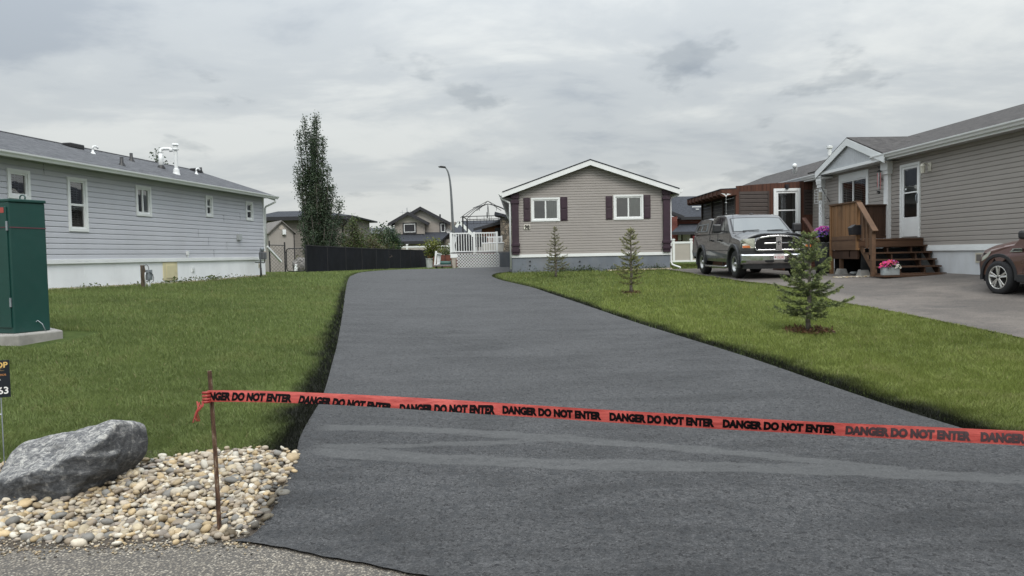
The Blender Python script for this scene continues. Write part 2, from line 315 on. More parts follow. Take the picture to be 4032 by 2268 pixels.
def sheet(name,poly,m,off,step,kind='structure',zf=None):
    bm=bmesh.new(); vs=[bm.verts.new((p[0],p[1],0)) for p in poly]; es=[bm.edges.new((vs[i],vs[(i+1)%len(vs)])) for i in range(len(vs))]
    bmesh.ops.triangle_fill(bm,edges=es,use_beauty=True)
    xs=[p[0] for p in poly]; ys=[p[1] for p in poly]
    for ax,lo,hi in ((0,min(xs),max(xs)),(1,min(ys),max(ys))):
        c=math.floor(lo)
        while c<hi:
            nn=(1,0,0) if ax==0 else (0,1,0); co=(c,0,0) if ax==0 else (0,c,0)
            bmesh.ops.bisect_plane(bm,geom=bm.verts[:]+bm.edges[:]+bm.faces[:],plane_co=co,plane_no=nn,dist=1e-5)
            st=step if (ax==0 or c<12) else step*2
            c+=st
    co=np.array([v.co[:2] for v in bm.verts]); z=H(co[:,0],co[:,1])+off
    for v,q in zip(bm.verts,z): v.co.z=q
    for f in bm.faces:
        if f.normal.z<0: f.normal_flip()
    bmesh.ops.recalc_face_normals(bm,faces=bm.faces); bm.normal_update()
    if sum(f.normal.z for f in bm.faces)<0: bmesh.ops.reverse_faces(bm,faces=bm.faces)
    me=bpy.data.meshes.new(name); bm.to_mesh(me); bm.free(); o=finish(me,name,m,smooth=True); return struct(o,kind)
# lawn soil: one ground sheet to the horizon
def axis(lo,hi,a,b,fine): return np.unique(np.round(np.r_[lo,lo*.5,np.arange(-60,a,6),np.arange(a,b,fine),np.arange(b,90,6),hi*.5,hi],4))
gx=axis(-600,600,-16,18,.4); gy=np.unique(np.round(np.r_[-300,-60,-20,np.arange(-8,14,.25),np.arange(14,50,.5),np.arange(50,100,5),150,300,600],4))
X,Y=np.meshgrid(gx,gy); Z=H(X,Y)-.03; idx=np.arange(X.size).reshape(X.shape)
f=np.stack([idx[:-1,:-1],idx[:-1,1:],idx[1:,1:],idx[1:,:-1]],-1).reshape(-1,4)
m,t,p=newmat('lawn_ground'); v=coords(t); a=nz(t,v,.35,5,.6); b=nz(t,v,7,5,.7)
c=ramp(t,a,[(.35,(.045,.068,.018)),(.55,(.062,.092,.024)),(.7,(.085,.105,.032))]); c=mix(t,.45,c,ramp(t,b,[(.3,(.028,.042,.012)),(.7,(.10,.125,.04))]))
c=mix(t,ramp(t,nz(t,v,2.1,6,.7),[(.6,0),(.78,.5)]),c,(.10,.085,.05)); t.links.new(c,p.inputs['Base Color']); p.inputs['Roughness'].default_value=.95; p.inputs['Specular IOR Level'].default_value=.1; bump(t,p,nz(t,v,60,4,.7),.9,.02)
struct(npmesh('ground',np.stack([X.ravel(),Y.ravel(),Z.ravel()],1),f,m,smooth=True))
# sealed driveway
m,t,p=newmat('sealed_asphalt'); v=coords(t)
fine=nz(t,v,85,3,.6); med=nz(t,v,16,5,.6); big=nz(t,v,.8,6,.6,.5); strk=nz(t,coords(t,'Object',(.35,1.6,1)),1.5,7,.68,.9)
vo=t.nodes.new('ShaderNodeTexVoronoi'); vo.inputs['Scale'].default_value=95; vo.inputs['Randomness'].default_value=1; t.links.new(v,vo.inputs['Vector'])
pit=ramp(t,nz(t,v,30,4,.7,.5),[(.36,1),(.42,0)]); spots=ramp(t,nz(t,coords(t,'Object',(1,1.6,1)),9,3,.6,.6),[(.27,1),(.30,0)])
# squeegee laps: three smooth bands that cross the entrance
sp=t.nodes.new('ShaderNodeSeparateXYZ'); t.links.new(v,sp.inputs[0]); wob=m_('MULTIPLY',m_('SUBTRACT',nz(t,coords(t,'Object',(.6,2,1)),2.2,5,.6),.5,tree=t),.24,tree=t)
def band(pts,wd):
    w_=[GD(*q) for q in pts]; k=np.polyfit([q.x for q in w_],[q.y for q in w_],3); x=sp.outputs[0]
    yv=m_('ADD',m_('MULTIPLY',m_('ADD',m_('MULTIPLY',m_('ADD',m_('MULTIPLY',x,float(k[0]),tree=t),float(k[1]),tree=t),x,tree=t),float(k[2]),tree=t),x,tree=t),float(k[3]),tree=t)
    d=m_('ABSOLUTE',m_('SUBTRACT',m_('ADD',sp.outputs[1],wob,tree=t),yv,tree=t),tree=t); lim=(min(q.x for q in w_),max(q.x for q in w_))
    inx=m_('MULTIPLY',m_('SMOOTH_MIN',1.0,m_('MULTIPLY',m_('SUBTRACT',x,lim[0]-.1,tree=t),6.0,tree=t,clamp=True),.01,tree=t),m_('MULTIPLY',m_('SUBTRACT',lim[1]+.3,x,tree=t),3.0,tree=t,clamp=True),tree=t)
    return m_('MULTIPLY',m_('MULTIPLY',m_('SUBTRACT',wd,d,tree=t),30.0,tree=t,clamp=True),inx,tree=t)
bands=m_('MAXIMUM',m_('MAXIMUM',band([(815,1083),(1000,1080),(1200,1095),(1400,1112),(1700,1130),(2000,1160),(2300,1195)],.095),band([(800,1134),(1000,1126),(1200,1120),(1400,1106)],.07),tree=t),band([(795,1136),(1000,1148),(1250,1168),(1500,1178),(1800,1180),(2100,1190),(2576,1212)],.115),tree=t)
bands=m_('MULTIPLY',bands,ramp(t,nz(t,coords(t,'Object',(1,4,1)),3,6,.7),[(.28,.35),(.5,1)]),tree=t)
c=ramp(t,fine,[(.38,(.007,.007,.0073)),(.5,(.021,.021,.0218)),(.62,(.060,.060,.062))])
c=mix(t,.5,c,ramp(t,big,[(.40,(.014,.014,.0145)),(.60,(.050,.050,.0515))])); c=mix(t,ramp(t,strk,[(.42,0),(.60,.7)]),c,(.057,.057,.0585)); sc_=t.nodes.new('ShaderNodeSeparateColor'); t.links.new(vo.outputs['Color'],sc_.inputs[0]); c=mix(t,.75,c,mix(t,1.0,c,ramp(t,sc_.outputs[0],[(0,.30),(.5,.9),(.85,1.25),(1,1.9)]),'MULTIPLY')); c=mix(t,ramp(t,med,[(.38,.7),(.5,0)]),c,(.011,.012,.014))
c=mix(t,m_('MULTIPLY',bands,.50,tree=t),c,ramp(t,fine,[(.3,(.068,.069,.068)),(.7,(.09,.091,.09))])); nb=m_('SUBTRACT',1.0,m_('MULTIPLY',bands,.85,tree=t),tree=t)
c=mix(t,m_('MULTIPLY',pit,nb,tree=t),c,(.009,.009,.011)); c=mix(t,m_('MULTIPLY',spots,.8,tree=t),c,(.005,.005,.006)); t.links.new(c,p.inputs['Base Color'])
t.links.new(mix(t,bands,ramp(t,med,[(.4,.50),(.6,.66)]),.62),p.inputs['Roughness']); p.inputs['Specular IOR Level'].default_value=.42
hgt=m_('ADD',m_('MULTIPLY',fine,.6,tree=t),m_('MULTIPLY',vo.outputs['Distance'],.7,tree=t),tree=t); hgt=m_('MULTIPLY',m_('SUBTRACT',hgt,m_('MULTIPLY',pit,.9,tree=t),tree=t),nb,tree=t); bump(t,p,hgt,.75,.008)
seal=m; sheet('driveway',drive_poly,m,.018,.4)
# neighbour's older pad
m,t,p=newmat('old_asphalt'); v=coords(t); c=ramp(t,nz(t,v,60,3,.7),[(.4,(.050,.044,.039)),(.6,(.170,.148,.130))]); c=mix(t,.45,c,ramp(t,nz(t,v,.5,6,.65),[(.42,(.055,.048,.043)),(.58,(.160,.138,.120))]))
wv=nz(t,coords(t,'Object',(1,2.4,1)),.9,6,.55,.6); crk=ramp(t,m_('ABSOLUTE',m_('SUBTRACT',wv,.5,tree=t),tree=t),[(.0,1),(.012,0)]); c=mix(t,m_('MULTIPLY',crk,.65,tree=t),c,(.03,.03,.032)); t.links.new(c,p.inputs['Base Color']); p.inputs['Roughness'].default_value=.85; bump(t,p,nz(t,v,90,3),.6,.006)
sheet('parking_pad',pad_poly,m,.006,.8)
# street with exposed aggregate
m,t,p=newmat('street_aggregate'); v=coords(t); vo=t.nodes.new('ShaderNodeTexVoronoi'); vo.inputs['Scale'].default_value=75; t.links.new(v,vo.inputs['Vector']); s=t.nodes.new('ShaderNodeSeparateColor'); t.links.new(vo.outputs['Color'],s.inputs[0])
c=ramp(t,s.outputs[0],[(0,(.085,.074,.062)),(.45,(.19,.168,.138)),(.8,(.28,.245,.195)),(1,(.44,.40,.33))]); c=mix(t,ramp(t,vo.outputs['Distance'],[(.35,0),(.6,.85)]),c,(.06,.056,.052)); c=mix(t,ramp(t,nz(t,v,3.5,5,.65),[(.4,0),(.75,.45)]),c,(.07,.063,.056)); t.links.new(c,p.inputs['Base Color']); p.inputs['Roughness'].default_value=.85; bump(t,p,m_('SUBTRACT',1.0,vo.outputs['Distance'],tree=t),.8,.008)
ed=[(x,4.47+.035*math.sin(x*3.1)+.03*math.sin(x*7.7+1)) for x in np.arange(-30,-1.4,.2)]+[(-1.3,4.3),(-.3,4.0),(2,4.0),(30,4.0)]
sheet('street',[(-30,-6),(30,-6)]+ed[::-1],m,.0,1.0)
# dirt verge along the street
m,t,p=newmat('verge_dirt'); v=coords(t); c=ramp(t,nz(t,v,40,4,.7),[(.3,(.028,.023,.018)),(.6,(.075,.06,.045)),(.75,(.19,.165,.13))]); t.links.new(c,p.inputs['Base Color']); p.inputs['Roughness'].default_value=.95; bump(t,p,nz(t,v,30,4,.7),.9,.02)
e1=[(x,4.37+.03*math.sin(x*5.3)+.02*math.sin(x*13.7+1)+.03*random.Random(int(x*1000)).random()) for x in np.arange(-9,-1.45,.035)]; e2=[(-1.40,4.42),(-1.45,4.75),(-1.42,5.2),(-1.55,5.75),(-2.4,5.8),(-3.3,5.72),(-4.3,5.3),(-9,4.9)]
sheet('verge',e1+e2,m,.003,.4)
# tack of fresh sealer spilt at the corner of the driveway
# ---- river stones
ico=bmesh.new(); bmesh.ops.create_icosphere(ico,subdivisions=2,radius=1); ico.verts.ensure_lookup_table(); IV=np.array([v.co[:] for v in ico.verts]); IF=np.array([[v.index for v in f.verts] for f in ico.faces]); ico.free()
def stones(name,pts,sizes,cols,m,parent=None,flat=.55,seed=1):
    r=np.random.default_rng(seed); V=[];Fc=[];C=[]
    for i,(p_,s_,c_) in enumerate(zip(pts,sizes,cols)):
        sc=np.array([r.uniform(.85,1.35),r.uniform(.7,1.05),r.uniform(flat*.75,flat*1.3)])*s_/2; v_=IV*(1+.13*np.sin(IV@r.normal(0,1.6,3)+r.uniform(0,6)))[:,None]; v_=np.sign(v_)*np.abs(v_)**r.uniform(.8,1.0); v_=v_*sc
        a=r.uniform(0,6.28); tx,ty=r.normal(0,.28,2); ca,sa=math.cos(a),math.sin(a); Rz=np.array([[ca,-sa,0],[sa,ca,0],[0,0,1]]); Rx=np.array([[1,0,0],[0,math.cos(tx),-math.sin(tx)],[0,math.sin(tx),math.cos(tx)]]); Ry=np.array([[math.cos(ty),0,math.sin(ty)],[0,1,0],[-math.sin(ty),0,math.cos(ty)]])
        V.append(v_@(Rx@Ry@Rz).T+p_); Fc.append(IF+i*len(IV)); C.append(np.repeat([c_],len(IF),0))
    return npmesh(name,np.concatenate(V),np.concatenate(Fc),m,parent,np.concatenate(C),True)
m,t,p=newmat('river_stone'); a=t.nodes.new('ShaderNodeAttribute'); a.attribute_name='Col'; c=mix(t,.5,a.outputs['Color'],mix(t,1.0,a.outputs['Color'],ramp(t,nz(t,coords(t),35,5,.7),[(.3,.55),(.7,1.25)]),'MULTIPLY')); t.links.new(c,p.inputs['Base Color']); p.inputs['Roughness'].default_value=.72; bump(t,p,nz(t,coords(t),120,3),.25,.003); stonem=m
SPAL=np.array([(.50,.42,.29),(.54,.46,.34),(.40,.31,.19),(.56,.50,.40),(.32,.26,.19),(.22,.21,.19),(.43,.37,.29),(.50,.38,.22),(.62,.58,.49),(.27,.23,.19)])
bed_px=[(-260,1190),(-100,1170),(200,1175),(350,1168),(420,1155),(520,1143),(620,1135),(745,1140),(728,1205),(700,1262),(655,1330),(590,1362),(500,1366),(400,1357),(260,1362),(120,1366),(0,1356),(-150,1352),(-260,1340)]
bed=[tuple(GD(*q)[:2]) for q in bed_px]
pts=[];sz=[]
for lay in range(3):
    g=.040; xs,ys=np.meshgrid(np.arange(-4.9,-1.3,g),np.arange(4.3,6,g)); xs=xs.ravel()+rng.uniform(-.03,.03,xs.size); ys=ys.ravel()+rng.uniform(-.03,.03,ys.size)
    k=inpoly(xs+rng.normal(0,.02,xs.size),ys+rng.normal(0,.02,ys.size),bed); xs=xs[k];ys=ys[k]; s_=np.clip(rng.lognormal(math.log(.043),.30,xs.size),.024,.095); keep=rng.random(xs.size)<(.95,.75,.5)[lay]
    z_=H(xs,ys)+.0+lay*.014+rng.uniform(-.006,.012,xs.size); pts.append(np.stack([xs,ys,z_],1)[keep]); sz.append(s_[keep])
pts=np.concatenate(pts); sz=np.concatenate(sz); cols=SPAL[rng.integers(0,len(SPAL),len(pts))]*rng.uniform(.62,.98,(len(pts),1))
dd=pdist(pts[:,0],pts[:,1],drvL); tar=(dd<.05+.05*rng.random(len(dd)))&(pts[:,1]<5.15); cols[tar]*=.25   # stones splashed with sealer
o=stones('river_stones',pts,sz,cols,stonem); struct(o,'stuff'); o['label']='bed of cream and grey rounded river stones beside the driveway entrance'; o['category']='gravel'
for i,(q,s_,c_,lb) in enumerate([((197,1374),.075,3,'pale grey loose river stone lying on the street below the boulder'),((295,1374),.06,8,'small white river stone on the pavement under the pebble bed'),((125,1362),.055,5,'grey loose stone at the left end of the street verge'),((452,1350),.075,1,'large cream river stone at the bottom edge of the pebble bed'),((500,1368),.05,6,'flat tan stone lying on the dirt just left of the rusty stake'),((568,1360),.06,4,'tar stained brown stone just right of the rusty stake foot'),((5,1350),.085,7,'yellowish flat stone at the far left bottom of the pebble bed')]):
    g=GD(*q); pp=np.array([[g.x,g.y,g.z+.018]]); o=stones('loose_stone',pp,[s_],[SPAL[c_]],stonem,seed=40+i); tag(o,lb,'stone','loose stones at the street edge')
pts=[];sz=[];cc=[]
for i in range(1500):
    x=rng.uniform(-4.6,-1.5); y=4.40+rng.normal(0,.07); pts.append((x,y,hh(x,y)+.006)); sz.append(rng.uniform(.006,.02)); cc.append(SPAL[rng.integers(0,10)]*rng.uniform(.15,.9))
o=stones('verge_grit',np.array(pts),np.array(sz),np.array(cc),stonem,seed=77); struct(o,'stuff'); o['label']='loose grit and soil crumbs along the edge of the street'; o['category']='grit'
# ---- boulder
BO=GD(165,1262); bm=bmesh.new(); bmesh.ops.create_icosphere(bm,subdivisions=6,radius=1)
co=np.array([v.co[:] for v in bm.verts]); pl=[((.02,-1,-.16),.27),((-.27,-.46,1),.150),((-.10,.4,1),.25),((.9,-.15,.75),.50),((1,-.3,.05),.45),((.66,-.30,-.78),.30),((-1,-.15,.55),.40),((-1,0,-.2),.47),((0,0,-1),.26),((0,1,.0),.30),((-.75,-.9,.0),.42),((.55,-1,.0),.37)]
s=np.zeros(len(co)); kk=17.
for n_,d_ in pl:
    n_=np.array(n_); n_=n_/np.linalg.norm(n_); s+=np.maximum(co@n_/d_,1e-3)**kk
rad=s**(-1/kk); q=co*rad[:,None]
from mathutils import noise as mn
for i,vv in enumerate(bm.verts):
    p_=Vector(q[i]); n_=Vector(co[i]); a_=mn.fractal(p_*3.2,1,2,4)*.032+(mn.ridged_multi_fractal(Vector((p_.x*2.5,p_.y*2,p_.z*8+p_.x*1.6)),1,2,5,1,2)*.020-.02)*(1 if p_.y<0 and p_.z<.10-.36*p_.x*0 else .2)
    b_=mn.noise(Vector((p_.x*5,p_.y*5,p_.z*5+4)))*.015; vv.co=p_+n_*(a_+b_-.01)
me=bpy.data.meshes.new('boulder'); bm.to_mesh(me); bm.free()
m,t,p=newmat('boulder_rock'); v=coords(t); st=nz(t,coords(t,'Object',(2.2,2.2,6),(0,R(14),0)),3.0,9,.75,2.2); c=ramp(t,st,[(.38,(.018,.019,.022)),(.5,(.050,.053,.058)),(.58,(.095,.098,.102)),(.68,(.26,.255,.24))]); c=mix(t,.42,c,ramp(t,nz(t,v,22,6,.75),[(.4,(.016,.018,.022)),(.56,(.09,.094,.10)),(.66,(.36,.35,.33))]))
ge=t.nodes.new('ShaderNodeNewGeometry'); sp=t.nodes.new('ShaderNodeSeparateXYZ'); t.links.new(v,sp.inputs[0])
sp2=t.nodes.new('ShaderNodeSeparateXYZ'); t.links.new(ge.outputs['Normal'],sp2.inputs[0]); crust=m_('MULTIPLY',m_('SUBTRACT',m_('ADD',m_('ADD',sp2.outputs[2],m_('MULTIPLY',sp.outputs[0],.35,tree=t),tree=t),m_('MULTIPLY',nz(t,v,9,6,.7),1.2,tree=t),tree=t),.88,tree=t),2.6,tree=t,clamp=True)  # lichen crust on the weathered upper side
c=mix(t,m_('MULTIPLY',crust,.85,tree=t),c,ramp(t,nz(t,coords(t,'Object',(2,3,3),(0,R(14),0)),9,9,.82,.8),[(.40,(.055,.058,.065)),(.5,(.21,.21,.21)),(.58,(.48,.47,.44))])); t.links.new(c,p.inputs['Base Color']); p.inputs['Roughness'].default_value=.78; b1=bump(t,None,st,.5,.03); bump(t,p,nz(t,v,40,6,.7),.7,.012,b1)
o=finish(me,'boulder',m,smooth=True); o.location=(BO.x-.10,BO.y+.17,BO.z+.215); o.rotation_euler=(0,R(-3),R(4)); o.scale=(.90,.80,1.0); tag(o,'large dark grey boulder with pale streaks resting on the river stones','boulder')
# ---- grass
grassm=attrmat('grass_blade',.55,.25,.35)
H_left=[(-9.42,29.1),(-12.2,8),(-20,8),(-20,32)]
obst=[H_left,[(-.06,29),(6.15,28.9),(6.6,50),(.3,50)],[(-7.05,9.45),(-5.95,9.35),(-5.75,10.6),(-7.3,10.7)]]
bedx=[tuple(p) for p in bed]
def blades(name,N_,yr,side,label,seed,wid=1.0):
    r=np.random.default_rng(seed); ylo,yhi=yr; y=(ylo**-.9-r.random(N_)*(ylo**-.9-yhi**-.9))**(-1/.9)
    lo,hi=(-.78,.12) if side<0 else (-.08,.78); x=y*r.uniform(lo,hi,N_)
    ok=~inpoly(x,y,drive_poly)&~inpoly(x,y,pad_poly)&~inpoly(x,y,bedx)
    for ob in obst: ok&=~inpoly(x,y,ob)
    ok&=y>np.where(x<0,5.15,4.4); x=x[ok]; y=y[ok]; n=len(x)
    d=np.minimum(pdist(x,y,drvL),pdist(x,y,drvR)); dl=pdist(x,y,[(q[0],q[1]) for q in pad_poly[:40]])
    v1=vnoise(x+50,y+50,.45,1); v2=vnoise(x+50,y+50,1.7,2); v3=vnoise(x+50,y+50,5.3,3); v4=vnoise(x+50,y+50,14,4)
    lenf=.024+.014*v2+.011*v3+.008*v4+.016*r.random(n); lenf*=np.clip(.75+.25*y/8,.8,1.6); lenf=np.where((side<0)&(y<6.5),lenf*1.1,lenf); w_=(.0022+.00045*y)*r.uniform(.7,1.3,n)*wid
    h=lenf; a=r.uniform(0,6.283,n); lean=r.uniform(.15,.95,n)*h; la=a*.8+v3*3; z=H(x,y)-.022
    px,py=np.cos(a)*w_/2,np.sin(a)*w_/2; lx,ly=np.cos(la)*lean,np.sin(la)*lean
    V=np.empty((n,5,3)); V[:,0]=np.stack([x-px,y-py,z],1); V[:,1]=np.stack([x+px,y+py,z],1); V[:,2]=np.stack([x+px*.8+lx*.35,y+py*.8+ly*.35,z+h*.6],1); V[:,3]=np.stack([x-px*.8+lx*.35,y-py*.8+ly*.35,z+h*.6],1); V[:,4]=np.stack([x+lx,y+ly,z+h],1)
    b=np.arange(n)[:,None]*5; Fc=np.concatenate([b+[0,1,2],b+[0,2,3],b+[3,2,4]],1).reshape(-1,3)
    base=np.array([(.124,.160,.052)]) if side<0 else np.array([(.148,.178,.048)])
    tone=(.66+.36*v1+.32*v2+.24*v3+.14*v4)*r.uniform(.7,1.3,n)+.05; c=base*tone[:,None]; 
    yel=np.clip((v2*.6+v3*.5+.25*r.random(n)-.78)*2.2,0,1); c=c*(1-yel[:,None]*.6)+np.array([(.17,.165,.06)])*yel[:,None]*.6
    dry=r.random(n)<.012; c[dry]=(.30,.26,.14)
    ew=1.2*(.10+.18*vnoise(x*1.0+9,y+9,3.1,8)+.10*vnoise(x+9,y+9,11,9)+.06*r.random(n))*(np.where(x<0,1.0,1.25))*np.clip(8/y,.55,1); s=np.clip(1.6-(d/ew)*1.25,0,1)*np.where(y>20,.75,1); c=c*(1-s[:,None]*.955)+np.array([(.006,.006,.007)])*s[:,None]
    c=np.clip(c,0,1); o=npmesh(name,V.reshape(-1,3),Fc,grassm,None,np.repeat(c,3,axis=0)); struct(o,'stuff'); o['label']=label; o['category']='lawn'; return o
blades('lawn_grass',520000,(5.0,46),-1,'mown green lawn grass left of the black driveway',11)
blades('lawn_grass',420000,(5.3,40),1,'bright green lawn grass between the driveway and the parking pad',12)
inkb=mat('black_ink',(.006,.005,.006),.9,spec=.1)
# ================================================================== BUILDING PARTS
def siding(parent,m,x0,x1,z0,z1,e,holes=(),gable=None,name='wall',lip=.022,y=0.0,ends=True):
    """lapped boards on the local plane y; gable=(zeave,xpeak,slope): boards above zeave are cut by the roof"""
    mb=MB(); n=int(math.ceil((z1-z0)/e))
    def lim(z):
        if gable and z>gable[0]:
            hw=(z1-z)/gable[2]; return max(x0,gable[1]-hw),min(x1,gable[1]+hw)
        return x0,x1
    for i in range(n):
        a=z0+i*e; b=min(a+e,z1); cuts=sorted({a,b,a+e*.72 if a+e*.72<b else a}|{h[k] for h in holes for k in (2,3) if a<h[k]<b}|({gable[0]} if gable and a<gable[0]<b else set()))
        yy=lambda z:y-lip+(lip*.25)*min(1,(z-a)/(e*.72))+(lip*.75)*max(0,(z-a-e*.72)/(e*.28))
        for c,d in zip(cuts[:-1],cuts[1:]):
            if d-c<1e-4: continue
            mid=(c+d)/2; l0,r0_=lim(c); l1,r1_=lim(d); segs=[(l0,r0_,l1,r1_)]
            for h in holes:
                if h[2]<mid<h[3]:
                    ns=[]
                    for s_ in segs:
                        if h[0]>s_[0] and h[0]<s_[1]: ns.append((s_[0],h[0],s_[2],h[0]))
                        if h[1]<s_[1] and h[1]>s_[0]: ns.append((h[1],s_[1],h[1],s_[3]))
                        if h[1]<=s_[0] or h[0]>=s_[1]: ns.append(s_)
                    segs=ns
            for s_ in segs:
                if s_[1]-s_[0]<1e-3 and s_[3]-s_[2]<1e-3: continue
                mb.quad((s_[0],yy(c),c),(s_[1],yy(c),c),(s_[3],yy(d-1e-5),d),(s_[2],yy(d-1e-5),d))
                if abs(c-a)<1e-6: mb.quad((s_[0],y+.004,c+.001),(s_[1],y+.004,c+.001),(s_[1],yy(c),c),(s_[0],yy(c),c))
    return mb.build(name,m,parent,fixn=False)
screenm=mat('insect_screen',(.15,.17,.175),.8,var=.06)
def window(parent,x0,x1,z0,z1,rails=(),y=0.0,tw=.075,blind='slats',label=None,frame_m=None,bf=1.0,shades=None,trim_top=0,glass_m=None,trim_m=None,sash=.045,screen=None):
    """cased window on the plane y; rails: ('v'|'h',fraction)"""
    fm=frame_m or white; mb=MB(); p=y-.045; q=y+.05
    for a in ((x0,x1,z0,z0+tw),(x0,x1,z1-tw-trim_top,z1),(x0,x0+tw,z0+tw,z1-tw-trim_top),(x1-tw,x1,z0+tw,z1-tw-trim_top)): mb.box(a[0],a[1],p,q,a[2],a[3])
    X0,X1,Z0,Z1=x0+tw,x1-tw,z0+tw,z1-tw-trim_top
    for a in ((X0,X1,Z0,Z0+sash),(X0,X1,Z1-sash,Z1),(X0,X0+sash,Z0+sash,Z1-sash),(X1-sash,X1,Z0+sash,Z1-sash)): mb.box(a[0],a[1],y-.02,q-.003,a[2],a[3])
    for k,fr in rails:
        if k=='v': c=X0+(X1-X0)*fr; mb.box(c-.028,c+.028,y-.012,q-.006,Z0+sash,Z1-sash)
        else: c=Z1-(Z1-Z0)*fr; mb.box(X0+sash,X1-sash,y-.012,q-.006,c-.028,c+.028)
    w=mb.build('window',fm,parent,bev=.004,label=label)
    MB().quad((X0,y+.012,Z0),(X1,y+.012,Z0),(X1,y+.012,Z1),(X0,y+.012,Z1)).build('pane',glass_m or glass,w,fixn=False)
    MB().add([(a,b,c) for c in (Z0,Z1) for b in (y+.055,y+.5) for a in (X0,X1)],[(0,1,3,2),(4,6,7,5),(0,2,6,4),(1,5,7,3),(2,3,7,6)]).build('recess',dark,w,fixn=False)
    if blind=='slats':
        b=MB(); z=Z1-.02; zl=Z1-(Z1-Z0)*bf
        xa,xb=(X0+.02,X1-.02) if shades is None else (X0+(X1-X0)*shades[0],X0+(X1-X0)*shades[1])
        while z>zl: b.beam(((xa),y+.055,z),((xb),y+.055,z),.004,.046,(0,.75,.66)); z-=.058
        for u in (.22,.5,.78): b.box(xa+(xb-xa)*u-.008,xa+(xb-xa)*u+.008,y+.026,y+.030,zl,Z1)
        b.build('blind',blindm,w)
    if screen:
        for a,b_ in screen: MB().quad((X0+(X1-X0)*a,y+.03,Z0),(X0+(X1-X0)*b_,y+.03,Z0),(X0+(X1-X0)*b_,y+.03,Z1),(X0+(X1-X0)*a,y+.03,Z1)).build('insect_screen',screenm,w,fixn=False)
    if blind=='curtain':
        for a,b_ in (shades or [(0,1)]):
            xa,xb=X0+(X1-X0)*a,X0+(X1-X0)*b_; b=MB(); n=max(4,int((xb-xa)/.05)); pr=[(xa+(xb-xa)*i/n,y+.045+.010*math.sin(i*1.9)) for i in range(n+1)]
            for (u,v_),(u2,v2) in zip(pr[:-1],pr[1:]): b.quad((u,v_,Z1-(Z1-Z0)*bf),(u2,v2,Z1-(Z1-Z0)*bf),(u2,v2,Z1),(u,v_,Z1))
            b.build('curtain',curtain,w)
    return w
def eave_roof(parent,x0,x1,y0,y1,ze,slope,rm,th=.05,over=.0,name='roof'):
    """gable roof, ridge along local x; front eave at y0, back eave at y1, ze = eave top height"""
    yr=(y0+y1)/2; zr=ze+slope*(yr-y0); mb=MB()
    mb.slab([(x0,y0,ze),(x1,y0,ze),(x1,yr,zr),(x0,yr,zr)],th); mb.slab([(x0,yr,zr),(x1,yr,zr),(x1,y1,ze),(x0,y1,ze)],th)
    r=mb.build(name,rm,parent); cap=MB(); cap.beam((x0,yr,zr-.012),(x1,yr,zr-.012),.18,.03); cap.build('ridge_cap',rm,r); return r,yr,zr
def gutter(parent,x0,x1,y,z,m=None,ends=True):
    """K profile gutter; back edge at y, opening towards -y"""
    pr=[(y,z),(y,z-.115),(y-.065,z-.115),(y-.085,z-.07),(y-.12,z-.035),(y-.125,z),(y-.112,z),(y-.108,z-.03),(y-.075,z-.062),(y-.055,z-.1),(y-.012,z-.1),(y-.012,z)]
    return MB().prism([(a,b) for a,b in pr],x0,x1,'x').build('gutter',m or white,parent)
def lattice(mb,x0,x1,z0,z1,y,pitch=.115,w=.042,th=.008):
    for s_ in (1,-1):
        c=x0-(z1-z0)-pitch
        while c<x1+(z1-z0)+pitch:
            # line x = c + s*(z-z0)
            pts=[]
            for z in (z0,z1): pts.append((c+s_*(z-z0)+(0 if s_>0 else (z1-z0)*0),z))
            (xa,za),(xb,zb)=pts
            def cl(xa,za,xb,zb):
                t0,t1=0,1; dx=xb-xa
                for lim,sg in ((x0,1),(x1,-1)):
                    v0=sg*(xa-lim); v1=sg*(xb-lim)
                    if v0<0 and v1<0: return None
                    if v0<0: t0=max(t0,v0/(v0-v1))
                    if v1<0: t1=min(t1,v0/(v0-v1))
                return None if t1<=t0 else (xa+dx*t0,za+(zb-za)*t0,xa+dx*t1,za+(zb-za)*t1)
            r_=cl(xa,za,xb,zb)
            if r_ and abs(r_[2]-r_[0])>.01:
                yy=y+(th/2 if s_>0 else -th/2); mb.beam((r_[0],yy,r_[1]),(r_[2],yy,r_[3]),th*.96,w,(-s_,0,1))
            c+=pitch*1.0
    return mb
SIDL=mat('grey_blue_siding',(.50,.51,.555),.5,var=.035,vs=.8,dirt=.10); SIDT=mat('taupe_siding',(.295,.272,.255),.5,var=.04,vs=.9,dirt=.10); SIDR=mat('warm_grey_siding',(.30,.275,.252),.5,var=.04,vs=.9,dirt=.10)
SHG=shingle('grey_shingles',(.050,.053,.060),(.115,.118,.126)); SHD=shingle('dark_shingles',(.026,.029,.036),(.05,.054,.064)); SHB=shingle('brown_grey_shingles',(.036,.034,.034),(.082,.077,.075))
skirtw=mat('white_skirting',(.82,.84,.86),.6,var=.04,vs=1.2,dirt=.12); soffit=mat('soffit_vinyl',(.45,.455,.45),.6,var=.03); creamp=mat('cream_panel',(.62,.56,.36),.5,var=.05)
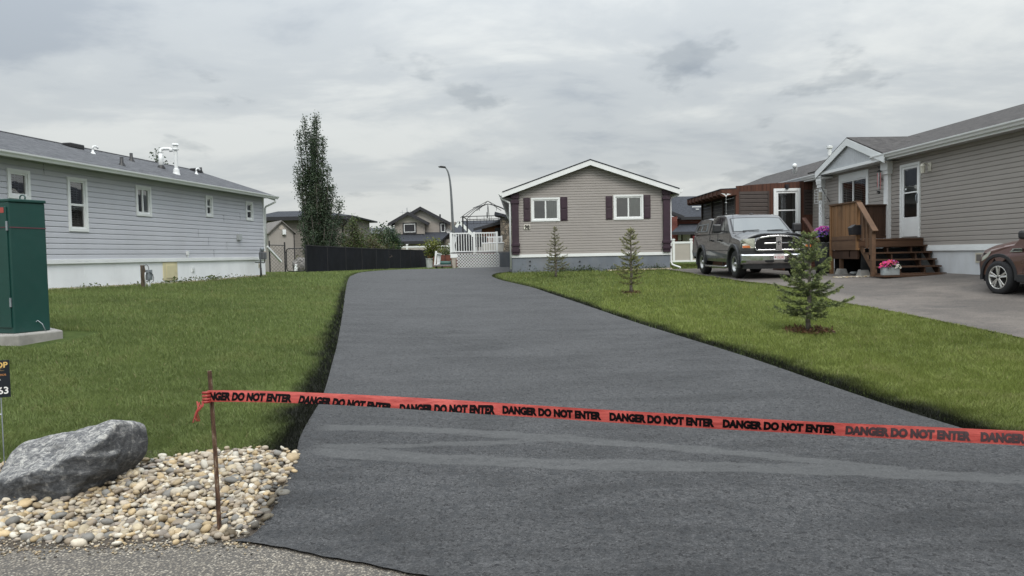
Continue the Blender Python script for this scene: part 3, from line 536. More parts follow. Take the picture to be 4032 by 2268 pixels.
# ================================================================== LEFT HOUSE (pale grey blue siding)
zL=1.06; FL=Frame((-9.59,29,zL),R(90-7.35)); LH=thing('mobile_home','long pale grey blue mobile home with white skirting left of the lawn','house',FL.o,FL.rz)
def hz_(px): return FL.hit(px)
ztr=hz_(c3(1200,915)).z; zw=hz_(c2(2320,1190)).z+.02; x0=-18.5
wins=[(c1(95,770),c1(500,1310)),(c1(1103,912),c4(783,348)),(c2(125,970),c3(403,230)),(c2(1302,1143),c3(1432,237)),(c2(1980,1243),c3(2108,300))]
wr=[]
for a,b in wins:
    A=hz_(a); B=hz_(b); C=hz_(((a[0]),b[1])); wr.append((A.x,B.x,B.z,A.z))
holes=[(a+.03,b-.03,c+.03,d-.03) for a,b,c,d in wr]
siding(LH,SIDL,x0,0,ztr,zw,.134,holes)
MB().box(x0,0,.03,5.9,-.05,zw).build('core_wall',SIDL,LH) if False else None
gmb=MB(); gmb.prism([(0,-.02),(0,zw),(2.9,zw+.98),(5.8,zw),(5.8,-.02)],-.001,-.03,'x'); gmb.prism([(0,0),(0,zw),(2.9,zw+.98),(5.8,zw),(5.8,0)],x0,x0+.03,'x'); gmb.box(x0,0,5.77,5.8,0,zw); gmb.build('end_wall',SIDL,LH)
kinds=[dict(rails=[],blind='slats',shades=(.03,.74),bf=.98),dict(rails=[('h',.505)],blind='slats',shades=(.03,.72),bf=.9),dict(rails=[('v',.47)],blind='curtain',shades=[(.62,.98)]),dict(rails=[('h',.52)],blind='curtain',bf=.5),dict(rails=[('h',.50)],blind='curtain',bf=.45)]
for r_,k in zip(wr,kinds): window(LH,*r_,**k)
MB().box(-.07,.012,-.035,.06,ztr,zw).build('corner_trim',white,LH)
MB().box(x0,.01,-.05,0,ztr-.055,ztr-.0).box(x0,.01,-.062,-.01,ztr-.11,ztr-.058).build('skirt_trim',white,LH,bev=.004)
sk=MB(); sk.box(x0,0,-.012,.02,-.2,ztr-.1); 
for i in range(16): sk.box(x0+i*1.2-.004,x0+i*1.2+.004,-.0155,-.0115,0,ztr-.11)
sk.build('skirting',skirtw,LH)
zE=FL.hit(c2(2440,1150),-.38).z+.0
MB().box(x0-.3,.28,-.36,.02,zw-.012,zw+.012).build('soffit',soffit,LH)
MB().box(x0-.3,.28,-.385,-.36,zw-.03,zE-.02).box(.28,.30,-.36,.1,zw-.03,zE).build('fascia',white,LH)
rfL,yrL,zrL=eave_roof(LH,x0-.3,.30,-.40,6.2,zE,.335,SHG)
MB().prism([(-.40,zE-.2),(-.40,zE-.06),(yrL,zrL-.06),(6.2,zE-.06),(6.2,zE-.2),(yrL,zrL-.2)],.285,.31,'x').build('rake_board',white,LH)
gutter(LH,x0-.3,.36,-.387,zE-.015)
ds=MB(); ds.tube([(.16,-.44,zE-.13),(.17,-.42,zE-.25),(.10,-.25,zE-.34),(.035,-.1,zE-.42),(.03,-.06,zE-.5),(.03,-.055,ztr+.42)],.038,8); ds.build('downspout',whitem,LH,smooth=True)
a=Vector((.06,-.08,ztr+.40)); MB().beam(a,a+Vector((.95,-.12,-.60)),.075,.075).build('downspout_outlet',whitem,LH)
def roofL(px): return FL.roof(px,zE,.335,-.40)
b=roofL(c1(1230,425)); MB().box(b.x-.3,b.x+.3,b.y-.15,b.y+.15,b.z-.05,b.z+.10).build('roof_vent',black,LH,bev=.03)
def gooseneck(px,s,name='vent_hood'):
    b=roofL(px); MB().lathe([(.13*s,-.03),(.11*s,.02),(.06*s,.05),(.055*s,.20*s)],b,16).tube([b+Vector(q)*s for q in ((0,0,.18),(0,0,.30),(.03,-.02,.36),(.12,-.06,.38),(.22,-.1,.34),(.25,-.11,.27))],.05*s,10).build(name,galv if s>1 else whitem,LH,smooth=True)
gooseneck(c1(1560,530),.58); gooseneck(c2(1165,790),.55)
for base,top in ((c1(2045,728),c1(2040,590)),(c1(2205,655),c1(2203,525)),(c2(1240,765),c2(1230,697))):
    b=roofL(base); t_=FL.hit(top,b.y); MB().lathe([(.12,-.06),(.085,.03),(.05,.08),(.048,max(.2,t_.z-b.z)),(0,max(.2,t_.z-b.z))],b,14).build('roof_pipe',black,LH,smooth=True)
b=roofL(c2(1160,750)); MB().box(b.x-.2,b.x+.2,b.y-.15,b.y+.15,b.z-.03,b.z+.12).build('roof_vent',black,LH,bev=.03)
b=roofL(c2(575,690)); t_=FL.hit(c2(560,365),b.y); h_=t_.z-b.z
MB().tube([b+Vector((0,0,z)) for z in (-.05,h_*.45,h_*.75)],[.085,.075,.055],14).build('vent_stack',whitem,LH,smooth=True)
MB().tube([b+Vector(q) for q in ((0,0,h_*.74),(0,0,h_-.1),(.03,.0,h_-.02),(.04,-.10,h_),(.06,-.27,h_),(.06,-.33,h_-.03),(.06,-.34,h_-.10))],[.052]*5+[.058,.058],12).build('vent_elbow',whitem,LH,smooth=True)
MB().lathe([(.14,-.1),(.13,.02),(.08,.1)],b,14).build('pipe_flashing',black,LH,smooth=True)
b=roofL(c2(830,790)); t_=FL.hit(c2(810,280),b.y); h_=t_.z-b.z
MB().lathe([(.13,-.08),(.10,.05),(.09,.16),(.058,.18),(.058,h_-.28),(.058,h_-.2),(.11,h_-.2),(.11,h_-.185),(.07,h_-.18),(.07,h_-.05),(.115,h_-.045),(.09,h_),(0,h_)],b,18).build('chimney_pipe',whitem,LH,smooth=False)
A=hz_(c3(590,992)); B=hz_(c3(838,1288)); hp=MB(); hp.box(A.x,B.x,-.035,.0,B.z,A.z); h=hp.build('access_hatch',creamp,LH,bev=.006); iw=(B.x-A.x); MB().box(A.x+iw*.2,B.x-iw*.15,-.05,-.03,B.z+.07,A.z-.09).build('hatch_panel',creamp,h,bev=.006); MB().box(B.x-iw*.17,B.x-iw*.14,-.065,-.03,(A.z+B.z)/2-.03,(A.z+B.z)/2+.03).build('latch',creamp,h)
A=hz_(c3(1832,517)); B=hz_(c3(1890,622)); MB().box(A.x,B.x,-.11,-.01,B.z,A.z).box(A.x-.02,B.x+.02,-.03,-.01,B.z-.02,A.z+.02).build('wall_box',mat('grey_box_paint',(.36,.38,.39),.5),LH,bev=.01)
A=hz_(c3(1078,1087)); B=hz_(c3(1124,1157)); vv=MB().box(A.x,B.x,-.03,-.01,B.z,A.z)
for k in range(3): vv.box(A.x+.02,B.x-.02,-.05,-.03,B.z+.03+k*.06,B.z+.045+k*.06)
vv.build('dryer_vent',white,LH)
A=hz_(c3(2200,1008)); B=hz_(c3(2243,1088)); MB().box(A.x,B.x,-.025,-.01,B.z,A.z).build('skirting_vent',mat('tan_vent',(.45,.42,.34),.6),LH); MB().box(A.x+.05,B.x-.05,-.03,-.024,B.z+.05,A.z-.05).build('vent_mesh',mat('vent_mesh',(.12,.11,.10),.7),LH)
A=hz_(c3(995,805)); B=hz_(c3(995,910)); MB().beam((A.x,-.05,A.z),(A.x,-.05,B.z),.04,.03).box(A.x-.05,A.x+.05,-.07,-.02,A.z-.13,A.z).build('hose_outlet',whitem,LH)
jr=random.Random(4); jm=mat('joint_grey',(.16,.17,.19),.8)  # dark grey for the thin vertical siding seams
for k in range(14):
    jx=-jr.uniform(.6,15.5); jz=ztr+.134*jr.randint(0,16)
    if all(not(a-.1<jx<b+.1 and c-.3<jz<d+.1) for a,b,c,d in wr): MB().box(jx-.003,jx+.003,-.0235,-.006,jz+.003,jz+.26 if jz+.27<zw else jz+.13).build('panel_joint',jm,LH)
# power pedestal in front of the house
g=G(*c3(300,1412)); PT=thing('power_pedestal','grey electrical meter box on a short brown post with looped black cables','utility post',g,FL.rz); PT.scale=(.56,.56,.52)
brown=wood('weathered_post_wood',(.10,.075,.055),axis=2,board=.5)
MB().prism([(-.11,-.1),(.05,-.1),(.05,.85),(-.03,1.12),(-.11,1.12)],-.04,.12,'y').build('post',brown,PT,bev=.006)
MB().box(.03,.33,-.20,-.03,.36,.88).build('meter_box',galv,PT,bev=.012); MB().box(.07,.29,-.212,-.20,.42,.80).build('box_door',galv,PT,bev=.004)
MB().tube([(.14,-.1,-.05),(.14,-.1,.37)],.035).tube([(.24,-.1,-.05),(.24,-.1,.37)],.03).build('conduit',whitem,PT,smooth=True); MB().tube([(-.07,-.08,-.05),(-.07,-.08,.6),(-.04,-.08,.75)],.022).build('conduit',whitem,PT,smooth=True)
MB().tube([(-.09,-.06,1.08),(.05,-.07,1.14),(.17,-.08,1.10),(.2,-.1,.98),(.2,-.1,.88)],.014).tube([(-.1,-.03,1.08),(-.25,-.08,.95),(-.36,-.1,.7),(-.34,-.1,.5),(-.22,-.08,.33),(-.1,-.03,.26)],.013).tube([(-.05,-.12,.7),(.1,-.22,.74),(.26,-.25,.65),(.38,-.22,.45),(.38,-.2,.3),(.28,-.15,.22)],.014).build('cable',black,PT,smooth=True)
# gas meter at the house corner
g=G(*c3(2250,1225)); g=FL.world((FL.hit(c3(2250,1225),-.45).x,-.45,0)); g.z=hh(g.x,g.y); GM=thing('gas_meter','dark grey gas meter on an upright pipe beside the corner of the grey blue house','gas meter',g,FL.rz); GM.scale=(.8,.8,.8)
MB().tube([(0,0,-.05),(0,0,1.22),(.03,0,1.27),(.22,0,1.27)],.032,10).build('riser_pipe',mat('painted_pipe',(.09,.10,.11),.5),GM,smooth=True); MB().tube([(0,0,-.05),(0,0,.40)],.045,10).build('riser_sleeve',black,GM,smooth=True)
MB().box(.08,.42,-.12,.12,.78,1.12).build('meter_body',mat('meter_grey',(.10,.105,.115),.5),GM,bev=.03); MB().lathe([(.0,-.05),(.1,-.05),(.12,0),(.1,.05),(0,.05)],(.2,0,1.24),16,'y').build('regulator',galv,GM,smooth=True); MB().tube([(.4,0,1.0),(.44,0,.85),(.42,0,.66),(.34,0,.62),(-.45,.05,.66)],.022,8).build('service_pipe',black,GM,smooth=True); MB().box(.4,.5,-.06,.06,1.0,1.15).build('dial',mat('meter_dial',(.35,.28,.2),.6),GM,bev=.01)
# gravel edge and weeds along the skirting
pts=[];sz=[];cc=[]
for i in range(900):
    xl=-rng.uniform(0.3,15.5); yl=-.05-abs(rng.normal(0,.16)); w_=FL.world((xl,yl,0)); pts.append((w_.x,w_.y,hh(w_.x,w_.y)+.005)); sz.append(rng.uniform(.025,.07)); cc.append(SPAL[rng.integers(0,10)]*.75)
o=stones('edging_gravel',np.array(pts),np.array(sz),np.array(cc),stonem,seed=5); struct(o,'stuff'); o['label']='thin line of gravel along the foot of the white skirting'; o['category']='gravel'
leafm=attrmat('leaf',.55,.35,.30)
def leafcloud(pts,size,cols,seed=0,narrow=.55,up=0.0):
    """one leaf (folded quad, 4 verts, 2 tris) per point"""
    r=np.random.default_rng(seed); n=len(pts); d=r.normal(size=(n,3)); d[:,2]+=up; d/=np.linalg.norm(d,axis=1)[:,None]; q=r.normal(size=(n,3)); s_=np.cross(d,q); s_/=np.linalg.norm(s_,axis=1)[:,None]; sz=np.broadcast_to(size,(n,))*r.uniform(.7,1.25,n)
    V=np.empty((n,4,3)); V[:,0]=pts; V[:,1]=pts+d*(sz*.5)[:,None]+s_*(sz*narrow*.5)[:,None]; V[:,2]=pts+d*sz[:,None]; V[:,3]=pts+d*(sz*.5)[:,None]-s_*(sz*narrow*.5)[:,None]+np.cross(d,s_)*(sz*.15)[:,None]
    b=np.arange(n)[:,None]*4; Fc=np.concatenate([b+[0,1,2],b+[0,2,3]],1).reshape(-1,3); return V.reshape(-1,3),Fc,np.repeat(cols,2,axis=0)
pts=[];
for (u,n_,h_) in ((-6.9,40,.22),(-6.3,50,.28),(-5.6,40,.25),(-4.6,60,.32),(-4.1,50,.30),(-3.2,40,.2),(-10.2,30,.2),(-12.4,30,.12),(-8.2,30,.1),(-2.0,20,.15)):
    w_=FL.world((u,-.2,0)); 
    for k in range(n_): pts.append((w_.x+rng.normal(0,.1),w_.y+rng.normal(0,.28),hh(w_.x,w_.y)+abs(rng.normal(0,h_*.28))))
V,Fc,C=leafcloud(np.array(pts),.085,np.array([(.10,.125,.045)])*rng.uniform(.6,1.3,(len(pts),1)),3); o=npmesh('weeds',V,Fc,leafm,None,C); struct(o,'stuff'); o['label']='low weeds growing along the foot of the skirting'; o['category']='weeds'
# ================================================================== HOUSE 98
z98=1.0; F98=Frame((0.03,29.0,z98),R(-.7)); H98=thing('mobile_home','taupe sided gable end mobile home with dark purple shutters and number 98','house',F98.o,F98.rz)
h8=lambda x,y,yy=0:F98.hit(c8(x,y),yy)
WD=h8(1965,1150).x; zt=(h8(165,1172).z+h8(1945,1132).z)/2; zb=zt-.115; 
s98=.345; xp=(h8(1052,62,-.3).x); zp=h8(1052,62,-.3).z; zwall=zp-.20-s98*(WD/2)-.0
rects=[(h8(378,520),h8(712,785)),(h8(1318,487),h8(1662,765))]; wr=[(a.x,b.x,b.z,a.z) for a,b in rects]; holes=[(a+.03,b-.03,c+.03,d-.03) for a,b,c,d in wr]
siding(H98,SIDT,0,WD,zt,zwall+s98*WD/2,.1,holes,gable=(zwall,WD/2,s98))
MB().box(0,WD,.03,21,-.2,zb) and None
MB().box(0,.03,.0,21,-.1,zwall).box(WD-.03,WD,0,21,-.1,zwall).prism([(0,-.1),(WD,-.1),(WD,zwall),(WD/2,zwall+s98*WD/2-.02),(0,zwall)],20.97,21,'y').build('side_wall',SIDT,H98)
MB().box(-.02,WD+.02,-.045,0.005,zb,zt).build('skirt_trim',white,H98,bev=.004)
slate=mat('slate_blue_panel',(.145,.165,.195),.7,var=.10,vs=2,dirt=.3)
sk=MB(); sk.box(0,WD,-.012,.02,-.25,zb); sk.box(-.012,.03,0,21,-.25,zb)
for i in range(1,31):
    if i*.203<WD: sk.box(i*.203-.004,i*.203+.004,-.0150,-.0115,-.1,zb-.002)
skm=sk.build('skirting',slate,H98); 
for px in (368,935): 
    for pz in (1243,1290): a=h8(px,pz); MB().box(a.x-.03,a.x+.03,-.04,-.012,a.z-.02,a.z+.02).build('latch',blackm,skm)
plum=mat('plum_paint',(.030,.012,.024),.55,var=.15,vs=5,dirt=.12)
def shutter(x0,x1,z0,z1):
    mb=MB().box(x0,x1,-.045,-.008,z0,z1); s_=mb.build('shutter',plum,H98,bev=.004); zm=(z0+z1)/2; w=.045
    for a,b in ((z0+.05,zm-.03),(zm+.03,z1-.05)):
        MB().box(x0+w,x1-w,-.060,-.045,a,b).build('shutter_panel',plum,s_,bev=.012)
for a,b in (((291,522),(372,786)),((712,512),(797,778)),((1230,500),(1310,765)),((1660,487),(1743,753))):
    A=h8(*a);B=h8(*b); shutter(A.x,B.x,B.z,A.z)
for i,r_ in enumerate(wr): window(H98,*r_,rails=[('v',.50)],blind='curtain',shades=[(.50,1.0)],bf=1,screen=[(.02,.5)])
for l,r_,tops in ((150,246,(472,528,553,588,1040,1070,1102,1138)),(1872,1970,(430,480,508,540,1005,1035,1070,1100))):
    xa=h8(l+12,800).x; xb=h8(r_-6,800).x; z1_=h8(l,tops[0]).z; z0_=zt+.0; MB().box(xa,xb,-.11,-.005,z0_,z1_).build('corner_column',plum,H98,bev=.004)
    for k in range(0,8,2):
        a=h8(l,tops[k]).z; b=h8(l,tops[k+1]).z; MB().box(xa-.035,xb+.035,-.14,-.105,b,a).box(xa-.035,xa-.0,-.105,.0,b,a).box(xb,xb+.035,-.105,0,b,a).build('column_band',plum,H98,bev=.005)
# roof
oh=.34; ov=.30; xl,xr=-oh,WD+oh; zr=zwall+s98*WD/2+.16; zel=zr-s98*(WD/2+oh)
rf=MB(); 
for s_ in (0,1):
    pts=[(xl,-ov,zel),(WD/2,-ov,zr),(WD/2,21.3,zr),(xl,21.3,zel)] if s_==0 else [(WD/2,-ov,zr),(xr,-ov,zel),(xr,21.3,zel),(WD/2,21.3,zr)]
    rf.slab([pts[0],pts[1],pts[2],pts[3]],.035)
rf.build('roof',SHD,H98)
fb=.185
MB().prism([(xl,zel-.045),(WD/2,zr-.045),(WD/2,zr-.045-fb),(xl,zel-.045-fb)],-ov+.015,-ov+.045).prism([(WD/2+.001,zr-.045),(xr,zel-.045),(xr,zel-.045-fb),(WD/2+.001,zr-.045-fb)],-ov+.015,-ov+.045).build('barge_board',white,H98)
sf=MB(); e=fb+.045-.01
for (a,b,c,d) in ((xl,zel-e,WD/2,zr-e),(WD/2,zr-e,xr,zel-e)): sf.quad((a,-ov+.045,b),(c,-ov+.045,d),(c,.02,d),(a,.02,b))
sf.quad((xl,0,zel-e),(0.02,0,zel-e),(0.02,21,zel-e),(xl,21,zel-e)); sf.quad((xr,0,zel-e),(WD-.02,0,zel-e),(WD-.02,21,zel-e),(xr,21,zel-e)); sf.build('soffit',soffit,H98,fixn=False)
MB().box(xl-.001,xl-.02,-ov+.02,21.3,zel-e,zel-.03).box(xr+.001,xr+.02,-ov+.02,21.3,zel-e,zel-.03).build('fascia',white,H98)
for sd_,xx in ((1,xl-.02),(-1,xr+.02)):
    pr=[(0,0),(0,-.11),(-.06,-.11),(-.10,-.04),(-.12,-.03),(-.125,0)]; pr=[(xx+sd_*a,zel-.05+b) for a,b in pr]; MB().prism(pr,-ov+.02,21.3).build('gutter',white,H98)
dsp=MB().tube([(xl-.06,-.02,zel-.17),(xl-.04,-.04,zel-.25),(-.06,-.07,zel-.42),(-.055,-.08,zel-.5),(-.055,-.08,.12)],.035,8); dsp.build('downspout',whitem,H98,smooth=True)
dsp=MB().tube([(xr+.02,-.02,zel-.17),(xr,-.04,zel-.25),(WD+.1,.04,zel-.34),(WD+.06,.06,zel-.42),(WD+.05,.05,.30),(WD+.09,0,.18),(WD+.22,-.12,.12),(WD+.34,-.2,.08),(WD+.36,-.22,-.02)],.036,8); dsp.build('downspout',whitem,H98,smooth=True)
A=h8(298,827);B=h8(370,877); pq=MB().box(A.x,B.x,-.055,-.03,B.z,A.z).build('number_plate',mat('cream_plate',(.72,.70,.62),.5),H98,bev=.006); text_on('number_digits','98',(A.z-B.z)*1.12,inkb,pq,((A.x+B.x)/2,-.0565,B.z+.018),(1,0,0),(0,0,1),.045,'CENTER')
# plant edging along house 98
pts=[]
for i in range(700):
    xl_=rng.choice([rng.uniform(1.8,3.2),rng.uniform(3.8,5.9),rng.uniform(0,6)]); w_=F98.world((xl_,-.06-abs(rng.normal(0,.12)),0)); pts.append((w_.x,w_.y,hh(w_.x,w_.y)+abs(rng.normal(0,.09))))
V,Fc,C=leafcloud(np.array(pts),.09,np.array([(.06,.085,.03)])*rng.uniform(.5,1.5,(len(pts),1)),4,.3,.6); o=npmesh('weeds',V,Fc,leafm,None,C); struct(o,'stuff'); o['label']='grass tufts and weeds along the slate blue skirting'; o['category']='weeds'
pts=[];sz=[]
for i in range(500):
    xl_=rng.uniform(3.7,6.15); w_=F98.world((xl_,-.05-abs(rng.normal(0,.14)),0)); pts.append((w_.x,w_.y,hh(w_.x,w_.y)+.01)); sz.append(rng.uniform(.03,.08))
o=stones('edging_gravel',np.array(pts),np.array(sz),SPAL[rng.integers(0,10,500)]*.8,stonem,seed=6); struct(o,'stuff'); o['label']='strip of gravel at the right foot of the slate blue skirting'; o['category']='gravel'
# ================================================================== RIGHT HOUSE
zR=1.0; FR=Frame((11.36,21.6,zR),R(-88.1)); RH=thing('mobile_home','warm grey sided mobile home with white storm door and front gable','house',FR.o,FR.rz)
h2=lambda x,y,yy=0:FR.hit(q2(x,y),yy); h3=lambda x,y,yy=0:FR.hit(q3(x,y),yy)
ztR=(h3(700,1042).z+h3(345,1052).z)/2; zwR=h3(90,432).z+.02; xE=12.5
xg0=h2(75,700).x; xg1=h2(712,700).x
DA=h2(793,388); DB=h2(966,1028); 
WA=h2(242,478); WB=h2(503,760); WB.z=WA.z-1.45
dh=(DA.x+.03,DB.x-.03,DB.z+.02,DA.z-.03)
siding(RH,SIDR,xg1-.02,xE,ztR,zwR,.116,[dh])
siding(RH,SIDR,xg0,xg1-.02,ztR,zwR,.116,[(WA.x+.03,WB.x-.03,WB.z+.03,WA.z-.03)],name='wall')
siding(RH,SIDR,-20,xg0,ztR,zwR,.116,(),name='wall',y=.45); MB().box(xg0-.02,xg0,-.01,.47,0,zwR).box(-20,-19.97,.45,7,0,zwR).box(-20,xE,6.97,7,0,zwR).box(xE-.03,xE,.0,7,-.4,zwR).build('end_wall',SIDR,RH)
MB().box(xg0,xE,-.045,0,ztR-.07,ztR).box(xg0,xE,-.055,-.008,ztR-.15,ztR-.072).build('skirt_trim',white,RH,bev=.004)
skm=mat('pale_grey_skirting',(.55,.57,.59),.6,var=.05,vs=1.2,dirt=.35); sk=MB().box(-20,xg0,.43,.46,-.5,ztR-.1).box(xg0,xE,-.012,.02,-.6,ztR-.13)
for i in range(10): sk.box(i*1.2-.004,i*1.2+.004,-.0155,-.0115,-.4,ztR-.14)
sk.build('skirting',skm,RH)
# door
dw=MB(); p=-.06; tw=.075
for a in ((DA.x,DB.x,DA.z-tw,DA.z),(DA.x,DA.x+tw,DB.z,DA.z-tw),(DB.x-tw,DB.x,DB.z,DA.z-tw)): dw.box(a[0],a[1],p,.05,a[2],a[3])
X0,X1,Z0,Z1=DA.x+tw,DB.x-tw,DB.z+.03,DA.z-tw
zr1=h2(870,630).z; zr2=h2(870,850).z
for a in ((X0,X0+.09,Z0,Z1),(X1-.09,X1,Z0,Z1),(X0+.09,X1-.09,Z1-.07,Z1),(X0+.09,X1-.09,zr1-.02,zr1+.02),(X0+.09,X1-.09,Z0,zr2)): dw.box(a[0],a[1],-.03,.01,a[2],a[3])
dr=dw.build('door',white,RH,bev=.004); MB().quad((X0+.08,-.012,zr2),(X1-.08,-.012,zr2),(X1-.08,-.012,Z1-.05),(X0+.08,-.012,Z1-.05)).build('door_glass',glass,dr,fixn=False)
MB().box(X0,X1,.10,.14,Z0,Z1).build('inner_door',mat('inner_door',(.10,.11,.125),.6),dr); MB().box(X0+.1,X1-.1,.03,.05,zr2+.02,zr1-.04).build('inner_panel',mat('inner_panel',(.34,.36,.38),.6),dr)
MB().tube([(X1-.05,-.06,zr1-.08),(X1-.05,-.085,zr1-.14),(X1-.05,-.085,zr1-.24),(X1-.05,-.05,zr1-.3)],.012).box(X1-.07,X1-.03,-.045,-.028,zr1-.32,zr1-.06).build('door_handle',galv,dr)
# window with wide white casing
window(RH,WA.x,WB.x,WB.z,WA.z,rails=[('v',.47)],tw=.13,trim_top=.10,blind='slats',shades=(.02,.97),bf=1)
# corner columns
def rcol(xc,w,ztop,zbot,kind):
    MB().box(xc-w*.3,xc+w*.3,-.12,-.005,zbot,ztop-.3).build('corner_post',white,RH,bev=.004); MB().box(xc-w*.45,xc+w*.45,-.16,-.005,ztop-.40,ztop-.28).box(xc-w*.5,xc+w*.5,-.18,-.005,ztop-.28,ztop).build('post_capital',white,RH,bev=.006)
c_=h2(686,345); rcol(c_.x,.40,zwR+.0,ztR-.1,0); c_=h2(96,490); rcol(c_.x,.40,zwR+.0,ztR-.1,0)
# main roof and eaves
oR=.34; zER=FR.hit(q3(20,380),-oR).z; 
def soff(x0,x1,y): MB().box(x0,x1,y-oR,y+.02,zwR-.012,zwR+.012).build('soffit',soffit,RH); MB().box(x0,x1,y-oR-.02,y-oR,zwR-.02,zER-.02).build('fascia',white,RH)
soff(xg1-.3,xE+.3,0); soff(-20.2,xg0-.2,.45)
gutter(RH,xg1-.42,xE+.3,-oR-.022,zER-.02); gutter(RH,-20.2,xg0-.3,.45-oR-.022,zER-.02)
sR=.34; yrR=3.6; mb=MB(); zrR=zER+sR*(yrR+oR); y2=7.4; ze2=zER
mb.slab([(xg0-.3,-oR-.03,zER),(xE+.3,-oR-.03,zER),(xE+.3,yrR,zrR),(xg0-.3,yrR,zrR)],.05); mb.slab([(-20.3,.45-oR-.03,zER+sR*.45*0),(xg0-.3,.45-oR-.03,zER),(xg0-.3,yrR,zrR),(-20.3,yrR,zrR)],.05); mb.slab([(-20.3,yrR,zrR),(xE+.3,yrR,zrR),(xE+.3,y2,zER),(-20.3,y2,zER)],.05); rr=mb.build('roof',SHB,RH)
# front gable roof
gl=FR.hit(q2(25,470),-.45).x; gr=FR.hit(q2(640,300),-.45).x; gp=FR.hit(q2(298,138),-.45); xm=(gl+gr)/2; zg=gp.z; gs=(zg-(zER-.02))/((gr-gl)/2); yv=-oR+(zg-zER)/sR+.25
zgl=zg-gs*(xm-gl)
mb=MB(); mb.slab([(gl,-.45,zgl),(xm,-.45,zg),(xm,yv,zg),(gl,-.30,zgl+.0)],.04); mb.slab([(xm,-.45,zg),(gr,-.45,zgl),(gr,-.30,zgl),(xm,yv,zg)],.04); mb.build('gable_roof',SHB,RH)
bw=.20
MB().prism([(gl,zgl-.045),(xm,zg-.045),(xm,zg-.045-bw*1.1),(gl,zgl-.045-bw*1.1)],-.47,-.44).prism([(xm+.001,zg-.045),(gr,zgl-.045),(gr,zgl-.045-bw*1.1),(xm+.001,zg-.045-bw*1.1)],-.47,-.44).build('barge_board',white,RH)
MB().quad((gl,-.44,zgl-.22),(xm,-.44,zg-.22),(xm,.02,zg-.22),(gl,.02,zgl-.22)).quad((xm,-.44,zg-.22),(gr,-.44,zgl-.22),(gr,.02,zgl-.22),(xm,.02,zg-.22)).build('soffit',soffit,RH,fixn=False)
gm=MB(); n=34
for i in range(n):
    xa=xg0+(xg1-xg0)*i/n; xb=xg0+(xg1-xg0)*(i+1)/n; za=zg-.2-gs*abs(xa-xm); zb_=zg-.2-gs*abs(xb-xm); w=(xb-xa)
    if min(za,zb_)<zwR: za=max(za,zwR+.01); zb_=max(zb_,zwR+.01)
    gm.quad((xa,-.38,zwR),(xa+w*.8,-.38,zwR),(xa+w*.8,-.38,za+(zb_-za)*.8),(xa,-.38,za)); gm.quad((xa+w*.8,-.38,zwR),(xb,-.364,zwR),(xb,-.364,zb_),(xa+w*.8,-.38,za+(zb_-za)*.8)); gm.quad((xb,-.364,zwR),(xb,-.38,zwR),(xb,-.38,zb_),(xb,-.364,zb_))
gm.build('gable_panel',mat('pale_vertical_siding',(.46,.48,.50),.55,var=.04),RH,fixn=False); MB().box(gl+.1,gr-.1,-.42,0.0,zwR-.02,zwR+.07).build('gable_trim',white,RH)
# left gable return box
MB().box(gl,gl+.38,-.44,.02,zgl-.30,zgl-.24).box(gl+.0,gl+.38,-.44,-.42,zgl-.38,zgl-.20).build('eave_return',white,RH)
a=h2(1050,400); MB().box(a.x-.07,a.x+.07,-.04,-.01,a.z-.12,a.z+.12).build('lamp_plate',mat('cream_plastic',(.62,.60,.52),.5),RH,bev=.01)
pl_=thing  # porch lamp belongs to the house
MB().lathe([(.0,.11),(.05,.08),(.075,.02),(.07,0)],(a.x-.02,-.20,a.z+.0),10).tube([(a.x,-.03,a.z+.02),(a.x,-.12,a.z+.1),(a.x-.02,-.2,a.z+.1)],.014).lathe([(.062,0),(.05,-.17),(.0,-.17)],(a.x-.02,-.20,a.z),6).build('wall_lamp',mat('lamp_cream',(.55,.53,.45),.4),RH,smooth=False)
A=h3(693,1105); B=h3(745,1178); B.x=A.x+.42; MB().box(A.x,B.x,-.03,-.012,B.z,A.z).build('skirting_vent',mat('tan_vent',(.45,.42,.34),.6),RH); vm_=MB().box(A.x+.04,B.x-.04,-.034,-.03,B.z+.04,A.z-.04)
vm_.build('vent_mesh',mat('vent_mesh',(.12,.11,.10),.7),RH)
b=FR.roof(q1(1745,10),zER,sR,-oR); MB().tube([b,b+Vector((0,0,.25)),b+Vector((.1,-.05,.32)),b+Vector((.22,-.1,.26))],.09,10).build('vent_hood',whitem,RH,smooth=True)
b=FR.roof(q2(150,285),zER,sR,-oR); MB().lathe([(.1,-.1),(.1,.3),(.16,.3),(.16,.42),(0,.46)],b,12).build('chimney_pipe',whitem,RH)
